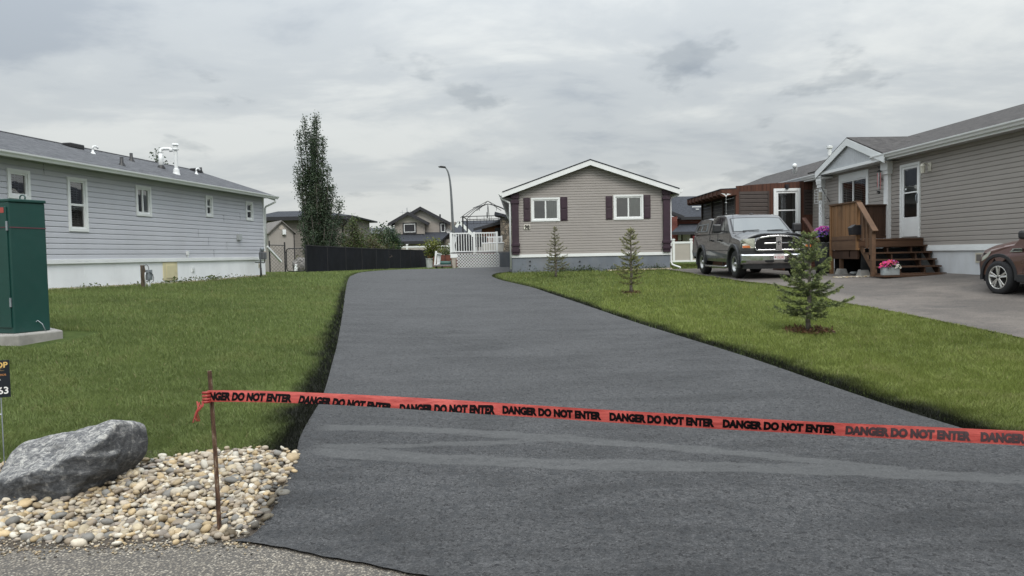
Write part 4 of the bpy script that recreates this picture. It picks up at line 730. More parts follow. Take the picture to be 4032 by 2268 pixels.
# wind chime and bird ornaments by the gable window
a=FR.world(h2(594,440,-.25)); WC=thing('wind_chime','wind chime with slim silver and pink tubes hanging by the gable window','wind chime',a)
MB().lathe([(.0,.05),(.07,.0),(.07,-.02),(0,-.02)],(0,0,0),12).build('chime_top',blackm,WC)
for k in range(5): t_=k*1.256; MB().tube([(.045*math.cos(t_),.045*math.sin(t_),-.05),(.045*math.cos(t_),.045*math.sin(t_),-.42-.03*k)],.011,6).build('chime_tube',chrome if k%2 else mat('pink_tube',(.5,.2,.2),.3),WC)
MB().tube([(0,0,0),(0,0,-.62)],.003,4).box(-.03,.03,-.004,.004,-.68,-.60).build('striker',blackm,WC)
for i,(x,y,lb) in enumerate(((596,398,'dark metal bird ornament above the wind chime'),(612,505,'dark metal bird ornament right of the wind chime tubes'),(582,552,'dark metal bird ornament just below the wind chime'),(584,615,'lowest dark metal bird ornament left of the storm door'))):
    a=FR.world(h2(x,y,-.05)); o=MB().add([Vector(a)+Vector(q) for q in ((-.0,-.02,.0),(.0,.16,.03),(.0,.06,.0),(.0,.10,-.07),(0,0,-.03),(0,-.12,-.05),(0,-.05,.0),(0,-.14,.04),(-.02,0,0),(-.02,.02,-.02))],[(0,1,2),(2,3,4),(4,5,6),(6,7,0),(0,2,4),(0,4,6),(8,9,1)]).build('bird_ornament',blackm,None,fixn=False); tag(o,lb,'wall ornament','bird ornaments on the gable wall')
# ================================================================== FOREGROUND OBJECTS
# rusty stake
SB=GD(553,1343); rust=None
m,t,p=newmat('rusty_steel'); v=coords(t); c=ramp(t,nz(t,coords(t,'Object',(1,1,.4)),30,6,.7),[(.38,(.028,.016,.010)),(.5,(.075,.038,.022)),(.58,(.12,.07,.042)),(.66,(.24,.20,.15))]); t.links.new(c,p.inputs['Base Color']); p.inputs['Roughness'].default_value=.9; bump(t,p,nz(t,v,90,4),.6,.002); rust=m
top=PD(527,933,SB.y-.02); ST=MB().tube([Vector(SB)+Vector((0,0,-.15)),Vector(SB),(Vector(SB)+top)/2+Vector((.004,0,0)),top],[.0135,.0135,.013,.0125],10).build('metal_stake',rust,None,smooth=False); tag(ST,'rusty steel stake stuck in the river stones holding the red tape','stake')
# danger tape: runs from the stake out of the right side of the picture
tm,t,p=newmat('red_tape'); v=coords(t); c=ramp(t,nz(t,coords(t,'Object',(2,2,14)),3,5,.6),[(.4,(.46,.072,.062)),(.6,(.64,.125,.105))]); t.links.new(c,p.inputs['Base Color']); p.inputs['Roughness'].default_value=.38; bump(t,p,nz(t,coords(t,'Object',(3,3,9)),5,4),.5,.01)
o_=[n for n in t.nodes if n.type=='OUTPUT_MATERIAL'][0]; tr=t.nodes.new('ShaderNodeBsdfTranslucent'); t.links.new(c,tr.inputs[0]); mx=t.nodes.new('ShaderNodeMixShader'); mx.inputs[0].default_value=.4; t.links.new(p.outputs[0],mx.inputs[1]); t.links.new(tr.outputs[0],mx.inputs[2]); t.links.new(mx.outputs[0],o_.inputs[0])
TA=Vector((-1.86,4.50-.02,0)); TBx,TBy=2.62,3.70; tdir=Vector((TBx-TA.x,TBy-TA.y,0)).normalized(); TF=Frame((TA.x,TA.y,0),math.atan2(tdir.y,tdir.x))
tp=[(527,982,1010),(640,985,1013),(820,990,1015),(1000,998,1027),(1250,1014,1045),(1500,1030,1061),(1800,1046,1080),(2100,1062,1097),(2450,1080,1116),(2576,1084,1121),(2900,1098,1140)]
tx=[];tt=[];tb=[]
for a,b,c_ in tp: A=TF.hit((a*KD,b*KD)); B=TF.hit((a*KD,c_*KD)); tx.append((A.x+B.x)/2); tt.append(A.z); tb.append(B.z)
kt=np.polyfit(tx,tt,5); kb=np.polyfit(tx,tb,5)
top_=lambda u:float(np.polyval(kt,u)); bot_=lambda u:float(np.polyval(kb,u))
def tw_(u,v): # v 0 bottom .. 1 top; gentle curl
    z=bot_(u)+(top_(u)-bot_(u))*v; cu=.010*math.sin(u*1.3+.5)*(v-.5)*2+.006*math.sin(u*5.1)*(v-.5)+.004*(2*v-1)**2; return TF.world((u,cu,z))
us=np.linspace(0.0,tx[-1],160); vs_=[];fs_=[]; nvv=7
for i,u in enumerate(us):
    for j in range(nvv): vs_.append(tw_(u,j/(nvv-1)))
for i in range(len(us)-1):
    for j in range(nvv-1): a=i*nvv+j; fs_.append((a,a+nvv,a+nvv+1,a+1))
# folded-under lower hem on the left half
hem=MB(); hu=[u for u in us if u<2.2]
for u in hu: 
    w_=.018*math.sin(math.pi*min(1,u/2.2)); q=tw_(u,0); hem.v.append(tuple(q)); n_=Vector((-tdir.y,tdir.x,0)); hem.v.append(tuple(q+n_*.008+Vector((0,0,w_))))
hem.f=[(2*i,2*i+2,2*i+3,2*i+1) for i in range(len(hu)-1)]
mb=MB(); mb.v=[tuple(q) for q in vs_]; mb.f=fs_; mb.add(hem.v,hem.f)
TP=mb.build('danger_tape',tm,None,smooth=True); tag(TP,'red plastic tape printed DANGER DO NOT ENTER stretched across the driveway','barrier tape')
inkb=mat('black_ink',(.006,.005,.006),.9,spec=.1); inkg=mat('faded_ink',(.06,.035,.04),.5)
vt,ft=textmesh('DANGER DO NOT ENTER',1.0,  .075,'LEFT',1.0); w0=min(a for a,b in vt); w1=max(a for a,b in vt); h1_=max(b for a,b in vt)
starts=[(498,735),(752,988),(1006,1246),(1264,1513),(1533,1797),(1818,2104),(2127,2443),(2467,2790)]
for i,(a,b) in enumerate(starts):
    ya=1000+ (a-600)*.05
    ua=TF.hit((a*KD,ya*KD)).x; ub=TF.hit((b*KD,(1000+(b-600)*.05)*KD)).x
    bm=bmesh.new(); vv=[bm.verts.new(((x-w0)/(w1-w0),y/h1_,0)) for x,y in vt]
    for f_ in ft:
        try: bm.faces.new([vv[k] for k in f_])
        except ValueError: pass
    # vertical placement of the print on the band (folded part of the tape hides the feet of some letters)
    vb0,vb1={0:(.20,.12),1:(.02,-.30),2:(-.30,.10)}.get(i,(.20,.20)); hgt=.62 if i>2 else (.68 if i==0 else .72)
    for k in range(1,40): bmesh.ops.bisect_plane(bm,geom=bm.verts[:]+bm.edges[:]+bm.faces[:],plane_co=(k/40,0,0),plane_no=(1,0,0))
    for v_ in bm.verts:
        fx=v_.co.x; base=vb0+(vb1-vb0)*fx; sh=.35*max(0,1-abs(i-.9)*.8) ; v_.co.y=base+v_.co.y*hgt; v_.co.x=ua+(ub-ua)*fx+(v_.co.y-.2)*.045*sh
    bmesh.ops.bisect_plane(bm,geom=bm.verts[:]+bm.edges[:]+bm.faces[:],plane_co=(0,.0,0),plane_no=(0,1,0),clear_inner=True)
    if i==0: bmesh.ops.bisect_plane(bm,geom=bm.verts[:]+bm.edges[:]+bm.faces[:],plane_co=(.004,0,0),plane_no=(1,0,0),clear_inner=True)
    for v_ in bm.verts:
        q=tw_(v_.co.x,v_.co.y); n_=Vector((tdir.y,-tdir.x,0)); v_.co=q+n_*.0022
    me=bpy.data.meshes.new('lettering'); bm.to_mesh(me); bm.free(); o=finish(me,'lettering',inkg if i>=6 else inkb,TP)
# knot and loose end at the stake
kn=MB(); q=Vector(TF.world((0,0,(top_(0)+bot_(0))/2))); bz=bot_(0)
for k in range(7):
    a=k*.9; kn.tube([Vector((SB.x-.055+.02*math.cos(a),q.y-.03,bz-.0+.012*math.sin(a*2))),Vector((SB.x-.03-.007*k,q.y-.045+.01*math.sin(a),bz-.015-.006*k)),Vector((SB.x-.075-.004*k,q.y-.04,bz-.045-.012*k)),Vector((SB.x-.062+.009*math.cos(a*2),q.y-.045,bz-.105-.006*math.sin(a)))],[.004,.0035,.004,.002],5)
kn.tube([(q.x-.016,q.y-.025,bz+.002),(q.x+.004,q.y-.032,bz+.004),(q.x+.02,q.y-.012,bz+.002),(q.x+.0,q.y+.022,bz+.002),(q.x-.016,q.y-.02,bz+.0)],.008,6)
for k in range(3): kn.tube([(q.x-.02,q.y-.012,top_(0)-.012-.02*k),(q.x+.002,q.y-.022,top_(0)-.01-.02*k),(q.x+.022,q.y-.004,top_(0)-.01-.02*k)],.009,6)
kn.build('tape_knot',tm,TP,smooth=True)
# green utility cabinet
CB=GD(62,858); zc_=CB.z+.10; rzc=R(2); 
def cabx(px,y): d=ray(px*KD,700*KD); return d[0]*y
yc=CB.y-.02; xr_=cabx(113,yc+.35); xm_=cabx(30,yc); ztc=P(100*KD,505*KD,yc+.3).z
gp=mat('green_powder_coat',(.008,.050,.042),.42,var=.06,vs=3,bmp=.15,bs=300)
CBX=thing('utility_cabinet','tall dark green steel utility cabinet on a concrete pad at the left edge','cabinet',(xm_,yc,zc_)); hh_=ztc-zc_
# plan: front-left face and right side face meeting at corner (0,0)
P0=Vector((0,0,0)); P1=Vector((xr_-xm_,.42,0)); dl=Vector((-.90,.30,0)); P3=P0+dl; P2=P1+dl
def cpoly(off=0): 
    c_=(P0+P2)/2; return [((p-c_)*(1+off)+c_) for p in (P0,P1,P2,P3)]
MB().prism([(p.x,p.y) for p in cpoly()],0,hh_-.03,'z').build('cabinet_body',gp,CBX,bev=.012); MB().prism([(p.x,p.y) for p in cpoly(.035)],hh_-.03,hh_+.012,'z').build('cabinet_lid',gp,CBX,bev=.01)
dn=dl.normalized(); nn=Vector((-dn.y,dn.x,0)); nn=nn if nn.y<0 else -nn
mb=MB(); a=P0+dn*.03+nn*.001; b=P0+dn*.90+nn*.001; mb.v=[tuple(q+Vector((0,0,z))) for z in (.08,hh_-.09) for q in (a,b,b+nn*.018,a+nn*.018)]; mb.f=[(0,1,2,3),(7,6,5,4),(0,4,5,1),(1,5,6,2),(2,6,7,3),(3,7,4,0)]; dr=mb.build('cabinet_door',gp,CBX,bev=.006)
mb=MB()
for z in (.10,): mb.beam(P0+dn*.42+nn*.03+Vector((0,0,.40)),P0+dn*.27+nn*.035+Vector((0,0,.40)),.018,.02)
mb.build('door_handle',galv,dr)
def onface(u,z,o=.022): return P0+dn*u+nn*o+Vector((0,0,z))
for z_ in (.35,hh_-.4): MB().beam(onface(.028,z_,.012),onface(.028,z_+.12,.012),.022,.022).build('hinge',galv,dr)
MB().beam(onface(.30,.62,.03),onface(.30,.70,.03),.05,.02).build('lock',galv,dr)
lab=MB(); lab.quad(onface(.13,hh_-.17),onface(.06,hh_-.17),onface(.06,hh_-.10),onface(.13,hh_-.10)); lab.build('red_sticker',mat('red_sticker',(.35,.06,.05),.5),CBX,fixn=False)
lab=MB(); lab.quad(onface(.35,hh_-.52),onface(.18,hh_-.52),onface(.18,hh_-.38),onface(.35,hh_-.38)); w=lab.build('white_notice',mat('white_sticker',(.6,.58,.55),.5),CBX,fixn=False)
sd_=(P1-P0).normalized(); sn=Vector((sd_.y,-sd_.x,0)); st=MB(); st.beam(P0+sn*.001+Vector((0,0,hh_*.795)),P1+sn*.001+Vector((0,0,hh_*.79)),.008,.014); st.beam(onface(0.03,hh_*.795,.02),onface(.88,hh_*.80,.02),.008,.012); st.build('red_stripe',mat('faded_red_stripe',(.10,.035,.045),.6),CBX)
q=P1*.62+P2*.05+Vector((-.1,.0,hh_+.01)); MB().tube([q+Vector((.035*math.cos(a),0,.035+.035*math.sin(a))) for a in np.linspace(-1.3,4.4,16)],.009,6).build('lifting_eye',gp,CBX,smooth=True)
q=P0*.35+P1*.65+sn*.03; MB().tube([q+Vector((-.10,-.02,.0)),q+Vector((-.07,-.01,.10)),q+Vector((-.02,0,.15)),q+Vector((.04,0,.10)),q+Vector((.07,.02,.0))],.006,6).build('wire_loop',galv,CBX,smooth=True)
cpd=MB(); e_=[GD(-40,872),GD(50,874),GD(125,860),GD(155,852)]; cpd.prism([(xm_-1.3,yc-.10),(xm_+.15,yc-.16),(xr_+.08,yc+.20),(xr_+.17,yc+.42),(xr_-.25,yc+.85),(xm_-1.3,yc+1.2)],zc_-.25,zc_-.001,'z'); o=cpd.build('concrete_pad',concrete,None,bev=.02); tag(o,'low chipped concrete slab under the green utility cabinet','concrete pad')
# lawn sign (cut by the left edge)
SY=5.3; a=P(36,1417,SY); b=P(41,1562,SY+.0); sgn=thing('lawn_sign','black lawn sign with gold and white lettering at the left edge of the lawn','sign',(a.x,SY,b.z),R(24)); hs=a.z-b.z; ws=.45
MB().box(-ws,0,-.004,.004,0,hs).build('sign_board',mat('sign_black',(.006,.010,.016),.35),sgn); gold=mat('gold_ink',(.62,.42,.14),.5); wh=mat('white_ink',(.75,.75,.73),.5); orr=mat('orange_ink',(.45,.20,.07),.5)
k=hs/960.
for s_,sz_,m_1,xr2,zz_,bold in (('OP',160,gold,35,775,.03),('NC.',95,mat('dull_gold_ink',(.25,.17,.08),.5),110,690,0),('ance',78,orr,75,565,.01),('e',62,wh,205,445,.02),('63',200,wh,30,95,.02)):
    text_on('sign_text',s_,sz_*1.25*k,m_1,sgn,(-xr2*k,-.0045,zz_*k),(1,0,0),(0,0,1),bold,'RIGHT')
gz=hh(a.x,SY)-b.z
MB().tube([(-.06,0,0),(-.06,0,gz-.1)],.004,6).tube([(-.38,0,0),(-.38,0,gz-.1)],.004,6).tube([(-.38,0,-.12),(-.06,0,-.12)],.004,6).build('sign_frame',galv,sgn)
# ================================================================== SPRUCES
barkm=mat('spruce_bark',(.16,.14,.12),.9,var=.3,vs=18,bmp=.8,bs=60); needlem=attrmat('spruce_needle',.6,.25,.12)
def spruce(loc,h,seed,wid,label,base_c,tip_c,dens=1.0,z0=.15,lower=0.0,nw=.004,shape=.85,tips=.25):
    r=np.random.default_rng(seed); t_=thing('spruce_tree',label,'tree',loc,r.uniform(0,6),'young spruces on the right lawn'); tr=MB(); pts=[(0,0,-.05)]
    for k in range(1,8): pts.append((r.normal(0,.008),r.normal(0,.008),h*k/7*.97))
    tr.tube(pts,[.035*h/1.5*(1-k/8.5)+.004 for k in range(8)],8).build('trunk',barkm,t_,smooth=True)
    seg=[]  # (a,b,tone)
    z=z0*h
    while z<h*.97:
        f_=(z/h-z0)/(1-z0); L=wid*(1-f_)**shape*(.75 if f_<.08 else 1)+.05; nb=int(r.integers(5,8))if f_<.8 else 4
        a0=r.uniform(0,6.28)
        for b in range(nb):
            z=z+r.normal(0,.008)*h
            a=a0+b*6.283/nb+r.normal(0,.2); l=L*r.uniform(.5,1.18); rise=.05+.55*f_+r.normal(0,.08); droop=-.25*(1-f_)
            d=Vector((math.cos(a),math.sin(a),0)); n=max(3,int(l/.05)); prev=Vector((0,0,z)); zz0=z
            for i in range(1,n+1):
                u=i/n; p=Vector((0,0,z))+d*(l*u)+Vector((0,0,l*(rise*u+droop*u*(1-u)*1.5+ .12*u*u)))
                seg.append((prev,p,1 if u>1-tips else 0))
                if i<n and u>.22:
                    for s_ in (-1,1):
                        if r.random()<.92*dens+.1:
                            l2=l*.42*(1-u)*r.uniform(.7,1.2)+.035; sd=(d*.75+Vector((-d.y,d.x,0))*s_*.75).normalized()+Vector((0,0,r.normal(.08,.15))); m_p=p+sd*l2*.55; e=p+sd*l2; seg.append((p,m_p,0)); seg.append((m_p,e,1))
                prev=p
        z+=h*r.uniform(.050,.078)
    seg.append((Vector((0,0,h*.86)),Vector((0,0,h)),1)); 
    for k in range(5): a=k*1.26; seg.append((Vector((0,0,h*.93)),Vector((.07*math.cos(a),.07*math.sin(a),h*.975)),1))
    br=MB()
    for a,b,_ in seg: br.beam(a,b,.005,.005)
    cr=br.build('branches',barkm,t_)
    V=[];C=[]
    for a,b,tone in seg:
        dd=b-a; L_=dd.length
        if L_<1e-4: continue
        n=int(L_*620*dens*(1.3 if tone else 1)); u=r.random(n); pos=np.array(a)+np.outer(u,np.array(dd)); ax=np.array(dd)/L_; q=r.normal(size=(n,3)); q-=np.outer(q@ax,ax); q/=np.linalg.norm(q,axis=1)[:,None]; nd=q*.85+ax*.55; ln=r.uniform(.020,.032,n)*(1.0 if not tone else .95); s_=np.cross(nd,r.normal(size=(n,3))); s_/=np.linalg.norm(s_,axis=1)[:,None]
        V.append(np.stack([pos-s_*nw/2,pos+s_*nw/2,pos+nd*ln[:,None]],1)); c0=np.array(tip_c if tone and r.random()<.75 else base_c); C.append(c0*r.uniform(.65,1.3,(n,1))*r.uniform(.8,1.15))
    V=np.concatenate(V); n=len(V); npmesh('needles',V.reshape(-1,3),np.arange(n*3).reshape(-1,3),needlem,t_,np.concatenate(C)); return t_
def trees_():
    a=GD(2035,834); spruce(a,1.42,3,.54,'dense blue green young spruce in front of the parked pickup, nearest of the three',(.115,.150,.062),(.26,.31,.115),1.0,.17,shape=.72,nw=.0075,tips=.4)
    b=GD(1588,738); spruce(b,1.60,5,.42,'sparse yellow green young spruce in front of the right half of house 98',(.13,.14,.05),(.28,.29,.095),.55,.16,shape=.75,nw=.009,tips=.3)
    c=GD(1398,698); spruce(c,1.78,8,.55,'thin scraggly young spruce under the left window of house 98, farthest of the three',(.13,.135,.065),(.25,.25,.115),.40,.14,shape=1.25,nw=.010,tips=.25)
    # mulch rings
    for q,rad,n,lb in ((a,.34,420,'ring of brown mulch around the nearest young spruce'),(b,.24,160,'small mulch ring around the middle young spruce')):
        r=np.random.default_rng(9); pts=[]; 
        for i in range(n): t=r.uniform(0,6.28); d=rad*math.sqrt(r.random()); pts.append((q.x+d*math.cos(t),q.y+d*math.sin(t),hh(q.x,q.y)+.012+r.uniform(0,.035)))
        V,Fc,C=leafcloud(np.array(pts),.06,np.array([(.10,.055,.03)])*r.uniform(.4,1.9,(n,1)),5,.35); o=npmesh('mulch',V,Fc,leafm,None,C); struct(o,'stuff'); o['label']=lb; o['category']='mulch'
trees_()
# ================================================================== LEAFY TREES
bark2=mat('grey_bark',(.12,.11,.095),.9,var=.3,vs=14,bmp=.8,bs=40)
def leafy(name,label,cat,loc,stems,leaf,cols,dens,seed,group=None,trunk_r=.04,up=0,narrow=.6):
    """stems: list of (points, spread radius at start, at end): foliage gathered along ascending branches"""
    r=np.random.default_rng(seed); t_=thing(name,label,cat,loc,0,group); tr=MB(); V=[];C=[]
    for pts,s0,s1 in stems:
        pts=[Vector(p) for p in pts]; n=len(pts); tr.tube(pts,[trunk_r*(1-.85*i/(n-1))+.004 for i in range(n)],6)
        tot=sum((pts[i+1]-pts[i]).length for i in range(n-1))
        # side twigs with leaf clusters
        m_n=int(tot*dens)
        for k in range(m_n):
            u=r.random()**(.9 if name!='poplar_tree' else 1.25); u=.10+u*.90; f_=u*(n-1); i=min(int(f_),n-2); p=pts[i].lerp(pts[i+1],f_-i); sp=s0+(s1-s0)*u; a=r.uniform(0,6.283); rr_=sp*math.sqrt(r.random()); e=p+Vector((math.cos(a)*rr_,math.sin(a)*rr_,rr_*.5+r.normal(0,.05)))
            nl=int(r.integers(5,12)); cc=np.array(e)+r.normal(0,leaf*1.1,(nl,3)); V.append(cc); C.append(np.array(cols[r.integers(0,len(cols))])*r.uniform(.6,1.25,(nl,1))*r.uniform(.75,1.2))
            if r.random()<.25: tr.beam(p,e,.01,.01)
    tr.build('trunk',bark2,t_,smooth=True); V=np.concatenate(V); C=np.concatenate(C); v_,f_,c_=leafcloud(V,leaf,C,seed,narrow,up); npmesh('crown',v_,f_,leafm,t_,c_); return t_
def bushstems(r,w,h,n,z0=0,lean=1.0):
    st=[]
    for k in range(n):
        a=r.uniform(0,6.28); d=w*math.sqrt(r.random()); hh__=h*(1-.45*(d/w)**2)*r.uniform(.75,1.05); st.append(([(d*.25*math.cos(a),d*.25*math.sin(a),z0),(d*.7*math.cos(a),d*.7*math.sin(a),hh__*.5),(d*lean*math.cos(a),d*lean*math.sin(a),hh__)],w*.32,w*.10))
    return st
# tall poplar: profile from the photograph (half widths left/right at heights)
def poplar():
    y=42.; base=PD(805,690,y); r=np.random.default_rng(21); z0=hh(base.x,y); sc=y/1874.
    def px(x,yy): q=PD(x,yy,y); return Vector((q.x-base.x,r.normal(0,.35),q.z-z0))
    B=Vector((0,0,0)); tops=[(764,298),(799,295),(787,301),(776,330),(750,329),(808,345),(745,420),(757,452),(820,470),(838,470),(856,505),(845,560),(828,420),(762,400),(795,380),(806,400),(778,420),(768,500),(790,520),(815,540),(770,560),(800,590),(835,590),(850,545),(826,505),(765,600),(845,615),(780,610),(818,620),(858,590),(775,450),(788,350),(760,540),(812,480)]
    st=[]
    for i,(x,yy) in enumerate(tops):
        t=px(x,yy); r_=1 if yy<360 else 1.0; low=Vector((t.x*.10+r.normal(0,.08),r.normal(0,.2),.2)); m1=Vector((t.x*.62+r.normal(0,.08),t.y*.6+r.normal(0,.25),t.z*.45)); m2=Vector((t.x*.92,t.y,t.z*.78)); st.append(([low,m1,m2,t],.40 if yy>380 else .26,.03 if yy<380 else .10))
    return leafy('poplar_tree','tall narrow dark green poplar behind the black screened fence','tree',(base.x,y,z0),st,.095,[(.048,.074,.044),(.062,.092,.052),(.078,.112,.060),(.038,.060,.038)],30,22,trunk_r=.05)
poplar()
def bush(name,label,px,ytop,y,w,seed,cols,leaf=.12,dens=16,n=14,cat='shrub',group=None,narrow=.6,basepx=None):
    q=PD(px,ytop,y); z0=hh(q.x,y); r=np.random.default_rng(seed); return leafy(name,label,cat,(q.x,y,z0),bushstems(r,w,q.z-z0,n),leaf,cols,dens,seed,group,.03,narrow=narrow)
olive=[(.07,.105,.035),(.09,.125,.04),(.10,.10,.045)]; deep=[(.034,.066,.030),(.045,.08,.036)]; rusty=[(.10,.085,.045),(.08,.095,.04),(.12,.10,.055)]
shr='shrubs behind the black screened fence'
bush('shrub','spindly shrub with a thin leafy leader just right of the poplar',882,540,44,.55,31,olive,n=9,group=shr,dens=14)
bush('shrub','wide bronze green shrub behind the left part of the black fence',900,580,45,1.5,32,rusty+olive,n=26,group=shr)
bush('shrub','airy shrub with pale stems in the middle of the row',928,560,47,.9,33,olive,n=12,group=shr,dens=11)
bush('shrub','bushy mid green shrub beside the two storey house, second from the right',958,566,49,.9,34,deep+olive,n=20,group=shr)
bush('shrub','dark narrow shrub at the right end of the row by the two storey house',984,572,50,.75,35,deep,n=18,group=shr)
bush('shrub','low pinkish flowering shrub half hidden by the black fence',945,610,46.5,1.1,36,[(.25,.20,.17),(.07,.10,.04),(.12,.12,.06)],n=18,group=shr,leaf=.09)
for i,(px_,yt,y_,w_,sd,lb) in enumerate(((1005,562,110,3.2,41,'distant round tree left of the two storey house'),(978,570,130,3.5,42,'distant dark tree behind the shrubs'),(862,560,120,3,43,'distant tree seen right of the poplar'),(1180,592,150,4,44,'distant tree behind the grey roofed house'))):
    bush('distant_tree',lb,px_,yt,y_,w_,sd,deep,leaf=.45,dens=5,n=20,cat='tree',group='distant trees')
q=c2(490,420); 
tq=P(*q,60.); t_=leafy('distant_tree','tip of a tree showing over the roof of the grey blue house','tree',(tq.x,60,1.0),[([(0,0,0),(.1,0,3.5),(.0,0,tq.z-1)],.9,.12),([(0,0,0),(.6,0,3),(.45,0,tq.z-1.9)],.9,.3)],.2,deep,14,51)
# small ornamental tree in a tub and planter greens
yl=[(.15,.17,.035),(.19,.20,.05),(.10,.13,.03)]
ytub=50.; 
bs=P(*c9(420,900),ytub); bz_=hh(bs.x,ytub); r=np.random.default_rng(61); st=[([(0,0,0),(0,0,.7),(-.02,0,1.0)],.02,.05)]
for (x,y) in ((200,410),(370,330),(470,300),(560,380),(600,470),(520,500),(300,500),(400,450),(620,560),(330,600),(480,590)):
    e=P(*c9(x,y),ytub); st.append(([(0,0,.75),((e.x-bs.x)*.5,r.normal(0,.2),(e.z-bz_)*.6+.3),(e.x-bs.x,r.normal(0,.35),e.z-bz_-.1)],.30,.24))
leafy('ornamental_tree','small yellow green ornamental tree standing before the beige fence','tree',(bs.x,ytub,bz_),st,.13,yl,15,62,trunk_r=.03)
# ================================================================== FENCES AND YARD, LEFT
def XZ(px,Y): q=P(*px,Y); return q.x,q.z
# black screened chain-link fence
fa=GD(771,686); fe=GD(1097,669); 
FN=thing('screened_fence','chain-link fence covered with black privacy screen beside the far lawn','fence',(fa.x,fa.y,0),0)
fpts=[Vector((0,0,0)),Vector((fe.x-fa.x,fe.y-fa.y,0))]; n=10; fh=1.22
scr=mat('black_screen',(.007,.008,.012),.85,spec=.2,var=.25,vs=.7,bmp=.3,bs=30); mb=MB(); pv=[]
for i in range(61):
    u=i/60; x=fpts[1].x*u; y=fpts[1].y*u; z=hh(fa.x+x,fa.y+y); pv.append((x,y,z,z+fh-.012*abs(math.sin(u*math.pi*n)) )); 
for a,b in zip(pv[:-1],pv[1:]): mb.quad((a[0],a[1],a[2]-.02),(b[0],b[1],b[2]-.02),(b[0],b[1],b[3]),(a[0],a[1],a[3]))
mb.build('privacy_screen',scr,FN,fixn=False)
mb=MB(); 
for i in range(60): mb.beam((pv[i][0],pv[i][1]+.03,pv[i][3]+.01),(pv[i+1][0],pv[i+1][1]+.03,pv[i+1][3]+.01),.035,.035)
mb.build('top_rail',blackm,FN)
for i in range(n+1):
    u=i/n; x=fpts[1].x*u; y=fpts[1].y*u; z=hh(fa.x+x,fa.y+y); MB().tube([(x,y+.04,z-.1),(x,y+.04,z+fh+.04)],.03,8).build('fence_post',blackm,FN)
# return run toward the camera-side gate: chain-link panel + gate
def linkmesh(mb,x0,x1,z0,z1,y=0,p=.16,w=.007):
    for s_ in (1,-1):
        c=x0-(z1-z0)
        while c<x1+(z1-z0):
            xa,xb=(c,c+(z1-z0)) if s_>0 else (c+(z1-z0),c); za,zb=z0,z1
            lo,hi=0,1; dx=xb-xa
            t0=(x0-xa)/dx; t1=(x1-xa)/dx; t0,t1=min(t0,t1),max(t0,t1); t0=max(0,t0); t1=min(1,t1)
            if t1>t0: mb.beam((xa+dx*t0,y,za+(zb-za)*t0),(xa+dx*t1,y,za+(zb-za)*t1),w,w)
            c+=p
    return mb
yg=34.6; xa,_=XZ(c5(140,1380),yg); xb,_=XZ(c5(272,1380),yg); xc,_=XZ(c5(285,1380),yg); xd,_=XZ(c5(448,1380),yg); zg_=hh((xb+xc)/2,yg)
GT=thing('chain_link_gate','black round cornered chain-link gate between the shed and the screened fence','gate',(xc,yg,zg_)); w=xd-xc; hgt=1.12; rc=.12
fr=[(rc,0,.06),(w-rc,0,.06),(w-.03,0,.10),(w,0,.06+rc),(w,0,hgt-rc),(w-.03,0,hgt-.04),(w-rc,0,hgt),(rc,0,hgt),(.03,0,hgt-.04),(0,0,hgt-rc),(0,0,.06+rc),(.03,0,.10),(rc,0,.06)]; MB().tube(fr,.024,8).build('gate_frame',blackm,GT,smooth=True); linkmesh(MB(),.02,w-.02,.08,hgt-.02,0).build('gate_mesh',blackm,GT)
MB().box(-.08,.02,-.03,.03,.28,.33).box(-.08,.02,-.03,.03,.92,.97).build('gate_hinge',blackm,GT)
FP=thing('chain_link_fence','short black chain-link fence panel in front of the beige shed','fence',(xa,yg,zg_)); w=xb-xa; MB().tube([(0,0,-.1),(0,0,1.5)],.035,8).build('fence_post',blackm,FP); MB().tube([(w,0,-.1),(w,0,1.42)],.035,8).build('fence_post',blackm,FP); MB().tube([(0,0,1.30),(w,0,1.27)],.02,8).build('top_rail',blackm,FP); linkmesh(MB(),.02,w-.02,.04,1.28).build('fence_mesh',blackm,FP)
# beige resin shed
ys=38.; SHM=mat('beige_resin',(.33,.305,.28),.6,var=.05,vs=1.5); x0s,_=XZ(c5(155,1370),ys); x1s,_=XZ(c5(340,1340),ys); zS=hh(x0s,ys); _,ze_l=XZ(c5(155,1040),ys); _,ze_r=XZ(c5(338,1045),ys); xpk,zpk=XZ(c5(240,945),ys)
SH=thing('garden_shed','beige resin garden shed with pitched roof behind the chain-link gate','shed',(x0s,ys-.3,zS),R(32)); W_=(x1s-x0s)*1.16; e=(ze_l+ze_r)/2-zS; pk=zpk-zS; D_=2.6
sh=MB(); sh.prism([(0,0),(W_,0),(W_,e),(W_/2,pk-.02),(0,e)],0,D_,'y'); 
for i in range(1,14): sh.box(W_*i/14-.008,W_*i/14+.008,-.012,0,.05,e)
sh.build('wall',SHM,SH)
sl_=(pk-e)/(W_/2); ovh=.12; rfm=MB(); 
